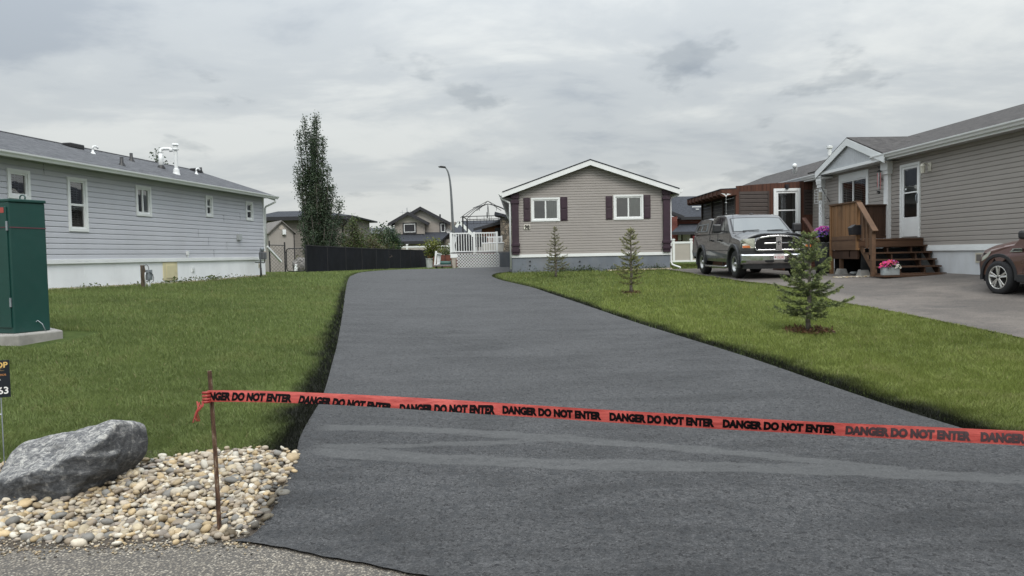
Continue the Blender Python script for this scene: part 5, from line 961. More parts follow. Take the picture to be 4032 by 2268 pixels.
# ridge runs back and to the left; roof overhang
for sg in (0,1):
    if sg==0: pts=[(-ovh,-.15,e-ovh*sl_+.04),(W_/2,-.15,pk+.04),(W_/2,D_+.1,pk+.04),(-ovh,D_+.1,e-ovh*sl_+.04)]
    else: pts=[(W_/2,-.15,pk+.04),(W_+ovh,-.15,e-ovh*sl_+.04),(W_+ovh,D_+.1,e-ovh*sl_+.04),(W_/2,D_+.1,pk+.04)]
    rfm.slab(pts,.05)
rfm.build('roof',mat('grey_brown_roof',(.15,.14,.13),.8,var=.15,vs=3),SH)
MB().box(W_-.03,W_+.012,-.03,0,0,e).build('corner_strip',blackm,SH); MB().lathe([(0,-.02),(.12,-.02),(.12,0)],(W_/2,-.0,e+(pk-e)*.45),20,'y').build('gable_vent',mat('vent_tan',(.42,.38,.33),.6),SH); MB().box(W_/2+.02,W_/2+.2,-.15,0,e-.12,e+.14).build('flood_light',whitem,SH,bev=.02)
# left leaning plank/door beside shed
# things behind the gate
q=G(*c5(400,1350)); q=P(*c5(400,1350),37.5); rk=bmesh.new(); bmesh.ops.create_icosphere(rk,subdivisions=4,radius=1)
for v_ in rk.verts: v_.co=Vector((v_.co.x*.36,v_.co.y*.34,v_.co.z*.42))*(1+.22*mn.fractal(v_.co*1.6,1,2,3))
me=bpy.data.meshes.new('yard_rock'); rk.to_mesh(me); rk.free(); o=finish(me,'yard_rock',mat('speckled_granite',(.20,.19,.18),.85,var=.5,vs=14,bmp=.5),None,smooth=True); o.location=(q.x,37.5,hh(q.x,37.5)+.30); tag(o,'round speckled granite rock behind the chain-link gate','rock')
bush('shrub','yellow green shrub above the granite rock behind the gate',751,652,39.5,.8,71,yl,leaf=.1,n=14)
q=P(*c5(362,1340),36.8); t_=thing('garden_ornament','small white garden ornament beside the granite rock','ornament',(q.x,36.8,hh(q.x,36.8))); t_.scale=(.7,.7,.7); MB().lathe([(.13,0),(.15,.08),(.10,.22),(.12,.32),(.06,.42)],(0,0,0),12).build('ornament_body',white,t_,smooth=True); MB().lathe([(0,0),(.07,.03),(.09,.09),(.06,.15),(0,.17)],(0,0,.40),12).build('ornament_head',white,t_,smooth=True)
# ================================================================== BACKGROUND HOUSES
def gable_front_house(name,label,px_l,px_r,ze_px,peak_px,Y,depth,wallm,roofm,oh=.4,zbase=None): pass
# two storey house
Y2=90.; x0,_=XZ(c6(755,500),Y2); x1,_=XZ(c6(1630,500),Y2); xm1,_=XZ(c6(1183,400),Y2); zB=.95
_,zEv=XZ(c6(755,355),Y2); _,zEr=XZ(c6(1515,345),Y2); ze=(zEv+zEr)/2-zB
TH=thing('two_storey_house','beige two storey house with dark roof and twin gables in the distance','house',(x0,Y2,zB),R(0))
sid2=mat('beige_siding',(.29,.262,.235),.6,var=.04,dirt=.05); gab2=mat('light_beige_siding',(.46,.43,.385),.6,var=.04); trimd=mat('dark_trim',(.02,.02,.025),.6)
lx=lambda x,y:(XZ(c6(x,y),Y2)[0]-x0, XZ(c6(x,y),Y2)[1]-zB)
W2=x1-x0; wm=xm1-x0
siding(TH,sid2,0,wm,lx(755,525)[1],ze,.2,(),name='wall',y=0); siding(TH,sid2,wm,W2,lx(1300,495)[1],ze,.2,(),name='wall',y=.9); siding(TH,sid2,0,W2,0,lx(755,640)[1]+.3,.2,(),name='wall',y=.3)
MB().box(0,.05,0,10,0,ze).box(W2-.05,W2,.3,10,0,ze).box(0,W2,9.9,10,0,ze).box(wm-.05,wm,0,.9,2,ze).build('end_wall',sid2,TH)
# lower garage roof
a=lx(735,635); b=lx(1545,492); c_=lx(1450,630); zt_=lx(1400,492)[1]; za=a[1]
MB().slab([(-.7,-2.6,za),(c_[0],-2.6,za),(b[0],.9,zt_),(-.7,.9,zt_+.1)],.18).build('lower_roof',SHD,TH); MB().box(-.7,c_[0],-2.66,-2.58,za-.32,za).build('lower_fascia',trimd,TH); MB().box(0,c_[0]-.5,-2.0,.3,0,za-.1).build('garage_wall',sid2,TH); MB().beam((c_[0]-.1,-2.5,za-.2),(c_[0]+1.3,-2.2,za-1.6),.12,.12).build('downspout',trimd,TH)
# gables
def gab(xl,xr_,xp_,ze_,zp_,y,dep,oh=.55):
    sl1=(zp_-ze_)/(xp_-xl); sl2=(zp_-ze_)/(xr_-xp_)
    MB().prism([(xl+oh,ze_),(xr_-oh,ze_),(xp_,zp_-oh*sl1-.1)],y,y+.1).build('gable_wall',gab2,TH)
    MB().slab([(xl,y-.6,ze_-.05),(xp_,y-.6,zp_),(xp_,y+dep,zp_),(xl,y+dep,ze_-.05)],.12).slab([(xp_,y-.6,zp_),(xr_,y-.6,ze_-.05),(xr_,y+dep,ze_-.05),(xp_,y+dep,zp_)],.12).build('gable_roof',SHD,TH)
    MB().prism([(xl,ze_-.05),(xp_,zp_),(xp_,zp_-.42),(xl,ze_-.45)],y-.66,y-.58).prism([(xp_+.001,zp_),(xr_,ze_-.05),(xr_,ze_-.45),(xp_+.001,zp_-.42)],y-.66,y-.58).build('barge_board',trimd,TH)
p=lx(665,355); q=lx(950,200); r_=lx(1250,345); gab(p[0],r_[0],q[0],ze,q[1],0,5)
p=lx(820,345); q=lx(1115,118); r_=lx(1555,345); gab(q[0]-(r_[0]-q[0])*.98,r_[0],q[0],ze,q[1],1.0,9)
a=lx(1660,345); q2_=lx(1290,155)
def wn(pa,pb,y,lab=None,rails=(),**k):
    A=lx(*pa);B=lx(*pb); MB().box(A[0]-.15,B[0]+.15,y-.08,y,B[1]-.15,A[1]+.15).build('window_surround',trimd,TH); window(TH,A[0],B[0],B[1],A[1],rails=rails,y=y-.05,blind='curtain',bf=.95,**k)
wn((885,375),(1052,495),0-.02,rails=[('v',.5)]); wn((1408,367),(1475,487),.9-.02,rails=[('h',.5)])
d=lx(1525,455); MB().lathe([(0,.0),(.18,-.04),(.30,-.12)],(d[0],.6,d[1]-.15),18,'y').tube([(d[0],.6,d[1]),(d[0]-.05,.85,d[1]-.5)],.04).build('satellite_dish',mat('dish_grey',(.3,.3,.3),.5),TH,smooth=True)
a=lx(880,190); MB().tube([(a[0],3,a[1]-1.2),(a[0],3,a[1]+.6)],.04).beam((a[0]-.9,3,a[1]),(a[0]+.9,3,a[1]+.1),.03,.03).beam((a[0]-.6,3,a[1]-.25),(a[0]-.6,3,a[1]+.3),.03,.03).beam((a[0]+.4,3,a[1]-.25),(a[0]+.4,3,a[1]+.3),.03,.03).build('antenna',galv,TH)
a=lx(1362,215); MB().tube([(a[0],4,a[1]-1),(a[0],4,a[1]+.05)],.10).build('roof_pipe',black,TH)
# roofs seen left behind the shrubs
def boxhouse(name,label,px0,px1,ztop_px,ze_px,Y,depth,wm_,rm_,hip=0,ridge='x',rz=0,wins=(),zb=1.0,oh=.5,peak_frac=.5):
    x0,_=XZ(px0,Y); x1,_=XZ(px1,Y); zt_=(XZ((px0[0],ztop_px[0]),Y+depth/2 if ridge=='x' else Y)[1]+XZ((px1[0],ztop_px[1]),Y+depth/2 if ridge=='x' else Y)[1])/2-zb; ze_=(XZ((px0[0],ze_px[0]),Y)[1]+XZ((px1[0],ze_px[1]),Y)[1])/2-zb; W_=x1-x0
    t_=thing(name,label,'house',(x0,Y,zb),rz); siding(t_,wm_,0,W_,0,ze_,.18); MB().box(0,.05,0,depth,0,ze_).box(W_-.05,W_,0,depth,0,ze_).box(0,W_,depth-.05,depth,0,ze_).build('end_wall',wm_,t_)
    if ridge=='x':
        MB().slab([(-oh,-oh,ze_),(W_+oh,-oh,ze_),(W_+oh*.2-hip,depth/2,zt_),(-oh*.2,depth/2,zt_)],.12).slab([(-oh*.2,depth/2,zt_),(W_+oh*.2-hip,depth/2,zt_),(W_+oh,depth+oh,ze_),(-oh,depth+oh,ze_)],.12).build('roof',rm_,t_); MB().box(-oh,W_+oh,-oh-.06,-oh,ze_-.28,ze_).build('fascia',trimd,t_); MB().prism([(-oh,ze_-.1),(depth/2,zt_-.1),(depth+oh,ze_-.1)],0.02,.05,'x').prism([(-oh,ze_-.1),(depth/2,zt_-.1),(depth+oh,ze_-.1)],W_-.05,W_-.02,'x').build('gable_wall',wm_,t_) if not hip else MB().slab([(W_+oh,-oh,ze_),(W_+oh,depth+oh,ze_),(W_+oh*.2-hip,depth/2,zt_)],.12).build('hip_roof',rm_,t_)
    return t_
BH=boxhouse('bungalow','brown sided bungalow with dark roof behind the poplar','b' and c5(60,900),c5(800,900),(c5(0,800)[1],c5(0,815)[1]+45),(c5(0,893)[1],c5(0,935)[1]-6),56,9,mat('brown_siding',(.185,.165,.15),.6),SHD,hip=3.6,oh=.6)
a=PD(872,546,55.3); b=Vector((a.x-BH.location.x,a.y-BH.location.y,a.z-BH.location.z)); MB().tube([(b.x,-.7,b.z),(b.x-.05,-.6,b.z-.35),(b.x-.45,-.1,b.z-.6),(b.x-.5,-.05,.1)],.06,8).build('downspout',trimd,BH,smooth=True)
a=PD(722,503,56)
G1=boxhouse('distant_house','low house with grey roof glimpsed between the shrubs','x' and c6(150,560),c6(520,560),(c6(0,415)[1],c6(0,450)[1]),(c6(0,520)[1],c6(0,525)[1]),78,9,gab2,SHG)
G2=boxhouse('distant_house','dark roofed house just left of the two storey house','x' and c6(630,560),c6(745,560),(c6(0,440)[1],c6(0,440)[1]),(c6(0,530)[1],c6(0,530)[1]),100,9,gab2,SHD)
G3=boxhouse('distant_house','house with long slate grey roof and white gable trim right of the street lamp','x' and c6(1620,560),c6(2300,560),(c6(0,335)[1],c6(0,320)[1]),(c6(0,505)[1],c6(0,500)[1]),85,14,sid2,SHD)
a=P(*c6(1690,345),83.5)-Vector(G3.location); b=P(*c6(1640,420),83.5)-Vector(G3.location); c_=P(*c6(1900,560),83.5)-Vector(G3.location); MB().beam(a,b,.1,.3).beam(a,c_,.1,.34).build('barge_board',white,G3)
# street lamp
Yl=67.; b=P(*c7(425,870),Yl); bx=b.x; zb_=hh(bx,Yl); SL=thing('street_lamp','tall curved grey street lamp rising beside the two storey house','street lamp',(bx,Yl,zb_))
pp=[(0,0,0),(0,0,3.0)]; 
for (x,y) in ((418,760),(412,650),(406,520),(400,420),(393,320),(384,230),(372,160),(355,105),(338,75),(322,60)): q=P(*c7(x,y),Yl); pp.append((q.x-bx,0,q.z-zb_))
n=len(pp); MB().tube(pp,[.14-.085*i/(n-1) for i in range(n)],10).build('pole',mat('lamp_post_steel',(.16,.17,.18),.45,metal=.5),SL,smooth=True); e=Vector(pp[-1]); MB().prism([(e.x+.05,e.z+.08),(e.x+.1,e.z-.08),(e.x-.55,e.z+.0),(e.x-.62,e.z+.07),(e.x-.35,e.z+.14)],-.16,.16).build('lamp_head',blackm,SL,bev=.03)
# vinyl fences
vin=mat('tan_vinyl',(.40,.37,.335),.5,var=.03)
def vfence(label,pxs,Y,top_px,h,posts,group=None,cap=True):
    x0,_=XZ(pxs[0],Y); x1,_=XZ(pxs[1],Y); zt_=XZ(top_px,Y)[1]; z0=zt_-h; t_=thing('vinyl_fence',label,'fence',(x0,Y,z0)); W_=x1-x0
    mb=MB().box(0,W_,0,.04,0,h-.12); n=int(W_/.18); 
    for i in range(n): mb.box(i*.18+.16,i*.18+.175,-.008,0,.1,h-.12)
    mb.build('fence_panel',vin,t_); MB().box(0,W_,-.03,.07,h-.14,h).box(0,W_,-.03,.07,0,.12).build('fence_rail',white,t_)
    for p in posts:
        u=XZ(p,Y)[0]-x0; MB().box(u-.075,u+.075,-.06,.09,0,h+.1).prism([(u-.1,h+.1),(u+.1,h+.1),(u+.07,h+.2),(u-.07,h+.2)],-.08,.11).build('fence_post',white,t_)
    return t_
vfence('tan vinyl fence with white rail in front of the two storey house',(c6(640,700),c6(1570,700)),68,c6(930,697),1.75,[c6(760,700),c6(930,700),c6(1240,690),c6(1545,690)])
vfence('tan vinyl fence with white posts between the taupe house and the pickup',((2635,1000),(2790,1000)),52,q1(260,893),1.42,[q1(172,893),q1(400,893)])
vfence('tan vinyl fence seen behind the raised deck',(c6(2290,700),c6(2480,700)),64,c6(2380,668),1.75,[])
ar=P(*c6(2370,745),63); MB().tube([Vector((ar.x+1.6*math.cos(a),63,ar.z-.6+2.0*math.sin(a))) for a in np.linspace(.1,3.04,20)],.07,8).build('red_arch',mat('faded_red_pipe',(.22,.07,.055),.5),None); tag(COL.objects[-1],'faded red hoop seen over the far fence beside the downspout','hoop')
# stone chimney building and timber gable
Ys=58.; x0,_=XZ(c6(2285,500),Ys); x1,_=XZ(c6(2425,500),Ys+.0); zt1=XZ(c6(2290,230),Ys)[1]; zt2=XZ(c6(2420,262),Ys)[1]
m,t,p=newmat('fieldstone'); v=coords(t); vo=t.nodes.new('ShaderNodeTexVoronoi'); vo.inputs['Scale'].default_value=4.2; t.links.new(v,vo.inputs['Vector']); s=t.nodes.new('ShaderNodeSeparateColor'); t.links.new(vo.outputs['Color'],s.inputs[0]); vd=t.nodes.new('ShaderNodeTexVoronoi'); vd.feature='DISTANCE_TO_EDGE'; vd.inputs['Scale'].default_value=4.2; t.links.new(v,vd.inputs['Vector']); c=ramp(t,s.outputs[0],[(0,(.09,.075,.06)),(.5,(.17,.145,.12)),(1,(.27,.22,.17))]); c=mix(t,ramp(t,vd.outputs['Distance'],[(.02,1),(.07,0)]),c,(.06,.055,.05)); t.links.new(c,p.inputs['Base Color']); p.inputs['Roughness'].default_value=.9; bump(t,p,ramp(t,vd.outputs['Distance'],[(0,0),(.12,1)]),.8,.03); stone=m
CH=thing('stone_cabin','cabin with a fieldstone end wall and rusty timber gable behind the deck','cabin',(x0,Ys,.95)); z1_=zt1-.95; z2_=zt2-.95
MB().prism([(0,0),(x1-x0+.8,0),(x1-x0+.8,z2_-.05),(x1-x0,z2_),(0,z1_)],0,3,'y').build('stone_wall',stone,CH)
a=P(*c6(2205,200),Ys)-Vector(CH.location); b=P(*c6(2425,262),Ys)-Vector(CH.location); MB().slab([(a.x,-.3,a.z),(b.x+1,-.3,b.z-.25),(b.x+1,3.3,b.z-.25),(a.x,3.3,a.z)],.22).build('roof',SHD,CH)
rust_w=wood('rust_timber',(.17,.065,.035),axis=2,board=.2)
a=P(*c6(2010,410),Ys+1.5)-Vector(CH.location); b=P(*c6(2285,345),Ys+1.5)-Vector(CH.location); c_=P(*c6(2015,490),Ys+1.5)-Vector(CH.location)
MB().prism([(a.x,c_.z-2.2),(.0,c_.z-2.2),(.0,b.z),(a.x,a.z)],1.4,1.5).build('timber_gable',rust_w,CH)
a=P(*c6(1893,442),Ys+1)-Vector(CH.location); b=P(*c6(2290,333),Ys+1)-Vector(CH.location); MB().slab([(a.x,.8,a.z),(b.x,.8,b.z),(b.x,3.5,b.z+.3),(a.x,3.5,a.z+.3)],.14).build('side_roof',SHD,CH); MB().prism([(a.x,a.z),(b.x,b.z),(b.x,b.z-.25),(a.x,a.z-.2)],.74,.8).build('roof_fascia',trimd,CH)
a=P(*c6(2235,480),Ys)-Vector(CH.location); MB().box(a.x-.2,.0,.9,1.39,a.z-2.5,a.z+.3).build('dark_opening',dark,CH)
# gazebo frame
Yg=47.; def_=lambda x,y,d=0:P(*c6(x,y),Yg+d); GZ=thing('gazebo_frame','bare black gazebo frame without its canopy standing on the raised deck','gazebo',(def_(1760,500).x,Yg,1.9)); L0=Vector(GZ.location); g_=lambda x,y,d=0:def_(x,y,d)-L0
mb=MB(); mb.beam(g_(1737,268),Vector((g_(1742,600).x,0,0)),.09,.09).beam(g_(1800,312,2.4),Vector((g_(1803,600,2.4).x,2.4,0)),.09,.09); mb.build('post',blackm,GZ)
mb=MB(); fr_l=g_(1737,268); fr_r=g_(2560,246); bk_l=g_(1800,312,2.4); bk_r=g_(2560,292,2.4)
for a,b in ((fr_l,fr_r),(bk_l,bk_r),(fr_l,bk_l)): mb.beam(a,b,.045,.045); mb.beam(a-Vector((0,0,.0)),b,.03,.03)
for a,b in ((fr_l,fr_r),(bk_l,bk_r)):
    for k in range(1,8): q=a.lerp(b,k/8); mb.beam(q,q-Vector((0,0,.28)),.025,.025)
    mb.beam(a-Vector((0,0,.28)),b-Vector((0,0,.28)),.025,.025)
mb.build('eave_rail',blackm,GZ)
ap=g_(2100,85,1.2); mb=MB()
for e in (g_(1705,285,-.2),g_(1760,285,.6),g_(1800,300,2.4),g_(2480,250,-.2),g_(2500,262,.8),g_(2520,285,2.4)):
    pts=[]
    for i in range(9): u=i/8; q=e.lerp(ap,u); q.z+=.15*math.sin(u*math.pi); pts.append(q)
    mb.tube(pts,.022,6)
for e in (g_(2092,290,0),g_(2125,330,2.4)): mb.tube([ap,e],.02,6)
mb.tube([g_(2090,205,0),g_(2092,290,0)],.04,6); mb.build('roof_rib',blackm,GZ)
mb=MB(); cp_=g_(2100,42,1.2)
for dx,dz in ((-.95,-.45),(-.72,-.62),(.98,-.50),(.85,-.62)): mb.tube([cp_,cp_+Vector((dx*.55,0,dz*.6)),cp_+Vector((dx,.3*dx,dz))],.02,6)
for dx in (-.55,.55): mb.beam(cp_+Vector((dx,0,-.32)),cp_+Vector((dx,0,-.62)),.025,.025)
mb.build('cap_frame',blackm,GZ)
# raised deck beside house 98
Yd=43.5; d_=lambda x,y,d=0:P(*c9(x,y),Yd+d); zdk=(d_(920,650).z+d_(2500,605).z)/2; xl=d_(910,900).x; xlat=d_(1075,900).x; xr1=d_(2220,900).x; xr2=.18; zg_=hh(-1.5,Yd)
DK=thing('raised_deck','raised deck with white railing and white lattice skirt beside the taupe house','deck',(xl,Yd,zg_)); D0=Vector(DK.location); W_=xr2-xl; zd=zdk-zg_
deckg=mat('grey_deck_board',(.17,.17,.175),.7,var=.1,vs=4,dirt=.2); MB().box(0,W_,0,5,zd-.06,zd).build('deck_floor',deckg,DK); MB().box(xr1-xl-.05,W_,.0,.03,-.1,zd-.06).build('skirt_panel',mat('slate_panel_dark',(.10,.11,.125),.7,dirt=.3),DK); MB().box(0,.06,.0,5,zd-.30,zd-.07).box(0,xlat-xl+.05,-.02,.03,zd-.30,zd-.07).build('rim_board',white,DK)
MB().box(xlat-xl+.02,W_-.05,.35,.4,-.1,zd-.1).build('dark_backing',dark,DK)  # near-black sheet behind the lattice stands in for shade below the deck
l_=lattice(MB(),xlat-xl,xr1-xl,.0,zd-.08,-.02,.175,.038); l_.build('lattice',white,DK)
wr_=MB(); 
def rail(mb,x0,x1,y0,y1,zb0,zt0,zb1,zt1,n,bw=.04,pr=.07,posts=True):
    for (za,zb__,w) in ((zt0,zt1,pr),(zb0,zb1,.05)): mb.beam((x0,y0,za-w/2),(x1,y1,zb__-w/2),.07,w)
    for i in range(n+1):
        u=i/n; x=x0+(x1-x0)*u; y=y0+(y1-y0)*u; mb.box(x-bw/2,x+bw/2,y-bw/2,y+bw/2,zb0+(zb1-zb0)*u,zt0+(zt1-zt0)*u-.03)
zt_=d_(930,125).z-zg_; zr_=d_(2140,85).z-zg_; zbm=zd+.08; xb_=d_(1540,300).x-xl; xe_=d_(2140,300).x-xl
topz=(zt_+zr_)/2
mb=MB(); rail(mb,.05,xb_,.06,.06,zbm,topz,zbm,topz,9); rail(mb,xb_,xe_,.06,.06,zbm,topz,zbm,topz,9); mb.build('railing',white,DK)
mb=MB(); 
for x in (.05,xb_,xe_): mb.box(x-.065,x+.065,.0,.13,zd-.1,topz+.03)
mb.box(.05,.18,.13,.2,zd,topz); mb.build('railing_post',white,DK)
mb=MB(); rail(mb,.05,.05,.13,4.9,zbm,topz,zbm,topz,30); mb.build('side_railing',white,DK)
mb=MB(); zq=d_(1800,215).z-zg_; a=d_(1410,300,2.5).x-xl; b=d_(2270,300,2.5).x-xl; zq=P(*c9(1840,215),Yd+2.5).z-zg_; rail(mb,a,b,2.5,2.5,zbm,zq,zbm,zq,20); mb.box(b-.05,b+.05,2.45,2.55,zd,zq+.04); mb.build('inner_railing',white,DK)
# covered grill, chairs and tub on the deck
q=d_(1240,400,1.3); t_=thing('covered_grill','barbecue grill under a black cover at the left of the deck','grill',(q.x,Yd+1.3,zdk)); MB().prism([(-.42,0),(.62,0),(.60,.75),(.5,1.05),(.1,1.22),(-.32,1.0),(-.48,.45)],-.3,.3).build('grill_cover',mat('black_cover',(.008,.009,.012),.6,bmp=.4,bs=12),t_,bev=.08)
for i,(x,lb) in enumerate(((1500,'dark patio chair just right of the covered grill'),(1760,'dark patio chair in the middle of the deck'))):
    q=d_(x,500,1.8); t_=thing('patio_chair',lb,'chair',(q.x,Yd+1.8,zdk),0,'patio chairs on the deck'); cm=mat('patio_black',(.012,.013,.016),.6); MB().box(-.3,.3,-.3,.3,.32,.46).build('seat',cm,t_,bev=.03); MB().box(-.3,.3,.24,.34,.46,.95).build('backrest',cm,t_,bev=.03)
    for sx_ in (-1,1):
        MB().box(sx_*.3-.03,sx_*.3+.03,-.3,.3,.60,.65).build('armrest',cm,t_)
        for sy_ in (-1,1): MB().box(sx_*.3-.025,sx_*.3+.025,sy_*.27-.025,sy_*.27+.025,0,.62).build('leg',cm,t_)
q=d_(2050,500,1.2); t_=thing('storage_bin','pale plastic storage bin on the right part of the deck','bin',(q.x,Yd+1.2,zdk)); MB().prism([(-.6,0),(.6,0),(.66,.50),(-.66,.50)],-.25,.25).build('bin_body',mat('pale_plastic',(.50,.49,.45),.5),t_,bev=.03); MB().box(-.68,.68,-.28,.28,.50,.56).build('bin_lid',white,t_,bev=.02)
# loose white railing section standing on a low step
q=d_(460,980,-.5); t_=thing('railing_section','short white railing panel standing at the edge of a low step left of the deck','railing',(q.x,Yd-.5,hh(q.x,Yd-.5))); s0=Vector(t_.location); r_=lambda x,y,d=0:P(*c9(x,y),Yd-.5+d)-s0
pt=r_(525,600); MB().beam(r_(490,985),pt,.10,.10).build('post',white,t_); a=r_(545,665); b=r_(655,690,1.2); c_=r_(545,960); e_=r_(625,960,1.2); mb=MB().beam(a,b,.10,.07).beam(c_,e_,.07,.05)
for k in range(1,11): mb.beam(a.lerp(b,k/10.5),c_.lerp(e_,k/10.5),.03,.03)
mb.build('railing_panel',white,t_); a=r_(455,985); b=r_(930,960); MB().box(a.x,b.x,-.1,1.2,a.z-.05,a.z+.03).build('step_board',deckg,t_); MB().box(a.x+.1,a.x+.2,.0,.1,0,a.z).box(a.x+.45,a.x+.55,.0,.1,0,a.z).build('step_leg',dark,t_)
o=MB().tube([r_(640,920,.9)+s0,r_(920,920,.9)+s0],.12,10).build('green_roll',mat('green_tarp',(.02,.09,.075),.5),None); tag(o,'rolled dark green tarp lying behind the small white railing','tarp')
def bucket(label,px,w_px,Y,h,col,rows=0,name='planter_tub'):
    q=P(*c9(*px),Y); r_=w_px*.14752/2*Y/F; t_=thing(name,label,'tub',(q.x,Y,hh(q.x,Y))); m_t=mat('tub_'+name+str(int(px[0])),col,.6,var=.1,vs=5,dirt=.3); MB().lathe([(0,0),(r_*.85,0),(r_*.9,h*.3),(r_,h*.95),(r_*1.05,h),(r_*.9,h),(r_*.85,h*.9),(0,h*.85)],(0,0,0),20).build('tub_body',m_t,t_,smooth=False)
    MB().lathe([(r_*1.03,h*.9),(r_*1.09,h*.93),(r_*1.09,h),(r_*1.03,h)],(0,0,0),20).build('tub_rim',m_t,t_)
bucket('white ribbed planter tub at the foot of the yellow green tree',(345,970),190,50,.62,(.42,.45,.45)); bucket('beige plant bucket against the left corner of the lattice',(1000,1040),120,43.2,.60,(.42,.38,.33),name='plant_bucket')
pbx=wood('red_planter_wood',(.15,.055,.04),axis=0,board=.2)
a=P(*c9(650,700),52); b=P(*c9(920,900),52); t_=thing('raised_planter','long red brown wooden planter box with greens left of the deck','planter',(a.x,52,hh(a.x,52))); MB().box(0,b.x-a.x+.5,0,.9,0,a.z-t_.location.z-.02).build('planter_box',pbx,t_); r=np.random.default_rng(5); n=500; pts=np.stack([r.uniform(0,b.x-a.x,n),r.uniform(0,.8,n),a.z-t_.location.z+abs(r.normal(0,.32,n))],1); V,Fc,C=leafcloud(pts,.12,np.array(olive)[r.integers(0,3,n)]*1.1,5); npmesh('plants',V,Fc,leafm,t_,C); MB().beam((0,-.03,1.9),(b.x-a.x+.4,-.03,1.95),.03,.03).beam((.3,-.03,0),(.3,-.03,1.9),.03,.03).build('trellis',blackm,t_)
a=P(*c9(295,740),53); b=P(*c9(480,830),53); t_=thing('raised_planter','dark red wooden planter box behind the white tub','planter',(a.x,53,hh(a.x,53))); MB().box(0,b.x-a.x+.4,0,.9,0,a.z-t_.location.z).build('planter_box',pbx,t_); MB().box(0,b.x-a.x+.4,-.03,.93,a.z-t_.location.z,a.z-t_.location.z+.06).build('planter_rim',pbx,t_)
a=P(*c9(1000,740),44.2); t_=thing('ladder_stack','stack of weathered slatted steps under the left corner of the deck','steps',(a.x,44.2,hh(a.x,44.2))); mb=MB()
for k in range(5): mb.box(-.18-.03*k,.14-.03*k,-.1,.1,.75-.16*k,.80-.16*k)
mb.build('step_tread',mat('pale_wood',(.30,.27,.23),.8),t_); MB().beam((.16,0,.9),(.0,0,0),.04,.1).build('step_side',brown,t_)
# red house on the right behind
Yr=58.; RHs=thing('red_house','red sided house with steep dark roof seen between the taupe house and the pickup','house',(XZ(q1(60,500),Yr)[0],Yr,.95)); R0=Vector(RHs.location); rp=lambda x,y,d=0:P(*q1(x,y),Yr+d)-R0
redm=mat('red_siding',(.15,.035,.024),.6,var=.06); 
a=rp(30,600); b=rp(219,540); c_=rp(700,590); siding(RHs,redm,a.x,b.x,0,rp(219,570).z,.16,y=0); siding(RHs,redm,b.x,c_.x,0,rp(400,580).z,.16,y=1.0); MB().box(b.x-.03,b.x,0,1,0,b.z).build('return_wall',redm,RHs)
e0=rp(125,495,-.5); e1_=rp(300,572,-.5); e2=rp(700,572,.4); pk=rp(210,298,5); pr_=rp(700,290,5)
MB().slab([(e1_.x,.4,e1_.z),(e2.x,.4,e1_.z),(pr_.x,6,pk.z),(pk.x,6,pk.z)],.15).slab([(e1_.x,.4,e1_.z),(pk.x,6,pk.z),(pk.x-4,6,pk.z-.0),(e0.x-2.6,-.6,e0.z+.9)],.15).build('roof',SHD,RHs)
MB().beam((e0.x-2.4,-.62,e0.z+.85),(e1_.x,-.62,e1_.z-.05),.1,.22).beam((e1_.x,.36,e1_.z-.08),(e2.x,.36,e1_.z-.08),.1,.22).build('fascia',trimd,RHs)
pa=rp(150,768,-1.2); pb=rp(600,750,-1.2); pc=rp(260,662,1.0); MB().slab([(pa.x,-1.2,pa.z),(pb.x,-1.2,pa.z),(pb.x,.98,pc.z),(pc.x,.98,pc.z)],.12).build('porch_roof',SHD,RHs); MB().box(pa.x,pb.x,-1.26,-1.2,pa.z-.22,pa.z).build('porch_fascia',trimd,RHs)
MB().box(rp(235,800).x,pb.x,.93,.97,0,pa.z).build('porch_wall',mat('dark_red_wall',(.05,.018,.02),.7),RHs); a=rp(288,797,.9); b=rp(388,890,.9); dd=MB().box(a.x,b.x,.86,.92,0,a.z).build('door',mat('beige_door',(.45,.42,.36),.5),RHs); MB().box(a.x+.35,b.x-.35,.84,.86,.9,a.z-.3).build('door_glass',mat('door_glass_pale',(.35,.37,.34),.2),dd); a=rp(246,842,.9); MB().box(a.x-.12,a.x+.12,.78,.92,a.z-.22,a.z+.22).build('wall_lamp',whitem,RHs)
for k,(yy,w) in enumerate(((392,.25),(424,.8),(450,.85),(480,.25),(520,.15),(543,.3))):
    a=rp(448,yy,3); MB().beam((a.x-w/2,2.2,a.z),(a.x+w/2,2.2,a.z),.08,.07).build('roof_vent',black if k in (1,5) else whitem,RHs)
# ================================================================== PORCH ENCLOSURE (red brown)
Yp=28.6; px0=P(*q1(985,560),Yp); PO=thing('porch_enclosure','red brown timber porch enclosure with white door behind the parked pickup','porch',(px0.x,Yp,hh(px0.x,Yp))); O0=Vector(PO.location); pp_=lambda x,y,d=0:P(*q1(x,y),Yp+d)-O0
redw=wood('red_brown_board',(.085,.036,.023),axis=2,board=.145,var=.25); louv=mat('brown_louvre',(.045,.032,.027),.55,var=.1,vs=3); 
tl=pp_(985,172); tr_=pp_(2090,92); W_=tr_.x; dl_=pp_(1465,208); dr_=pp_(1810,208); zdoor0=dl_.z-2.12
l1=pp_(1015,245); l2=pp_(1412,560); l3=pp_(1858,220); l4=pp_(2032,540)
mb=MB(); 
def top_z(x): return tl.z+(tr_.z-tl.z)*x/W_
for a,b,z0_ in ((0,l1.x,0),(l2.x,dl_.x,0),(dr_.x,l3.x,0),(l4.x,W_,0)): mb.prism([(a,z0_),(b,z0_),(b,top_z(b)),(a,top_z(a))],0,.05)
for a,b,z0_ in ((l1.x,l2.x,l1.z),(dl_.x,dr_.x,dl_.z),(l3.x,l4.x,l3.z)): mb.prism([(a,z0_),(b,z0_),(b,top_z(b)),(a,top_z(a))],0,.05)
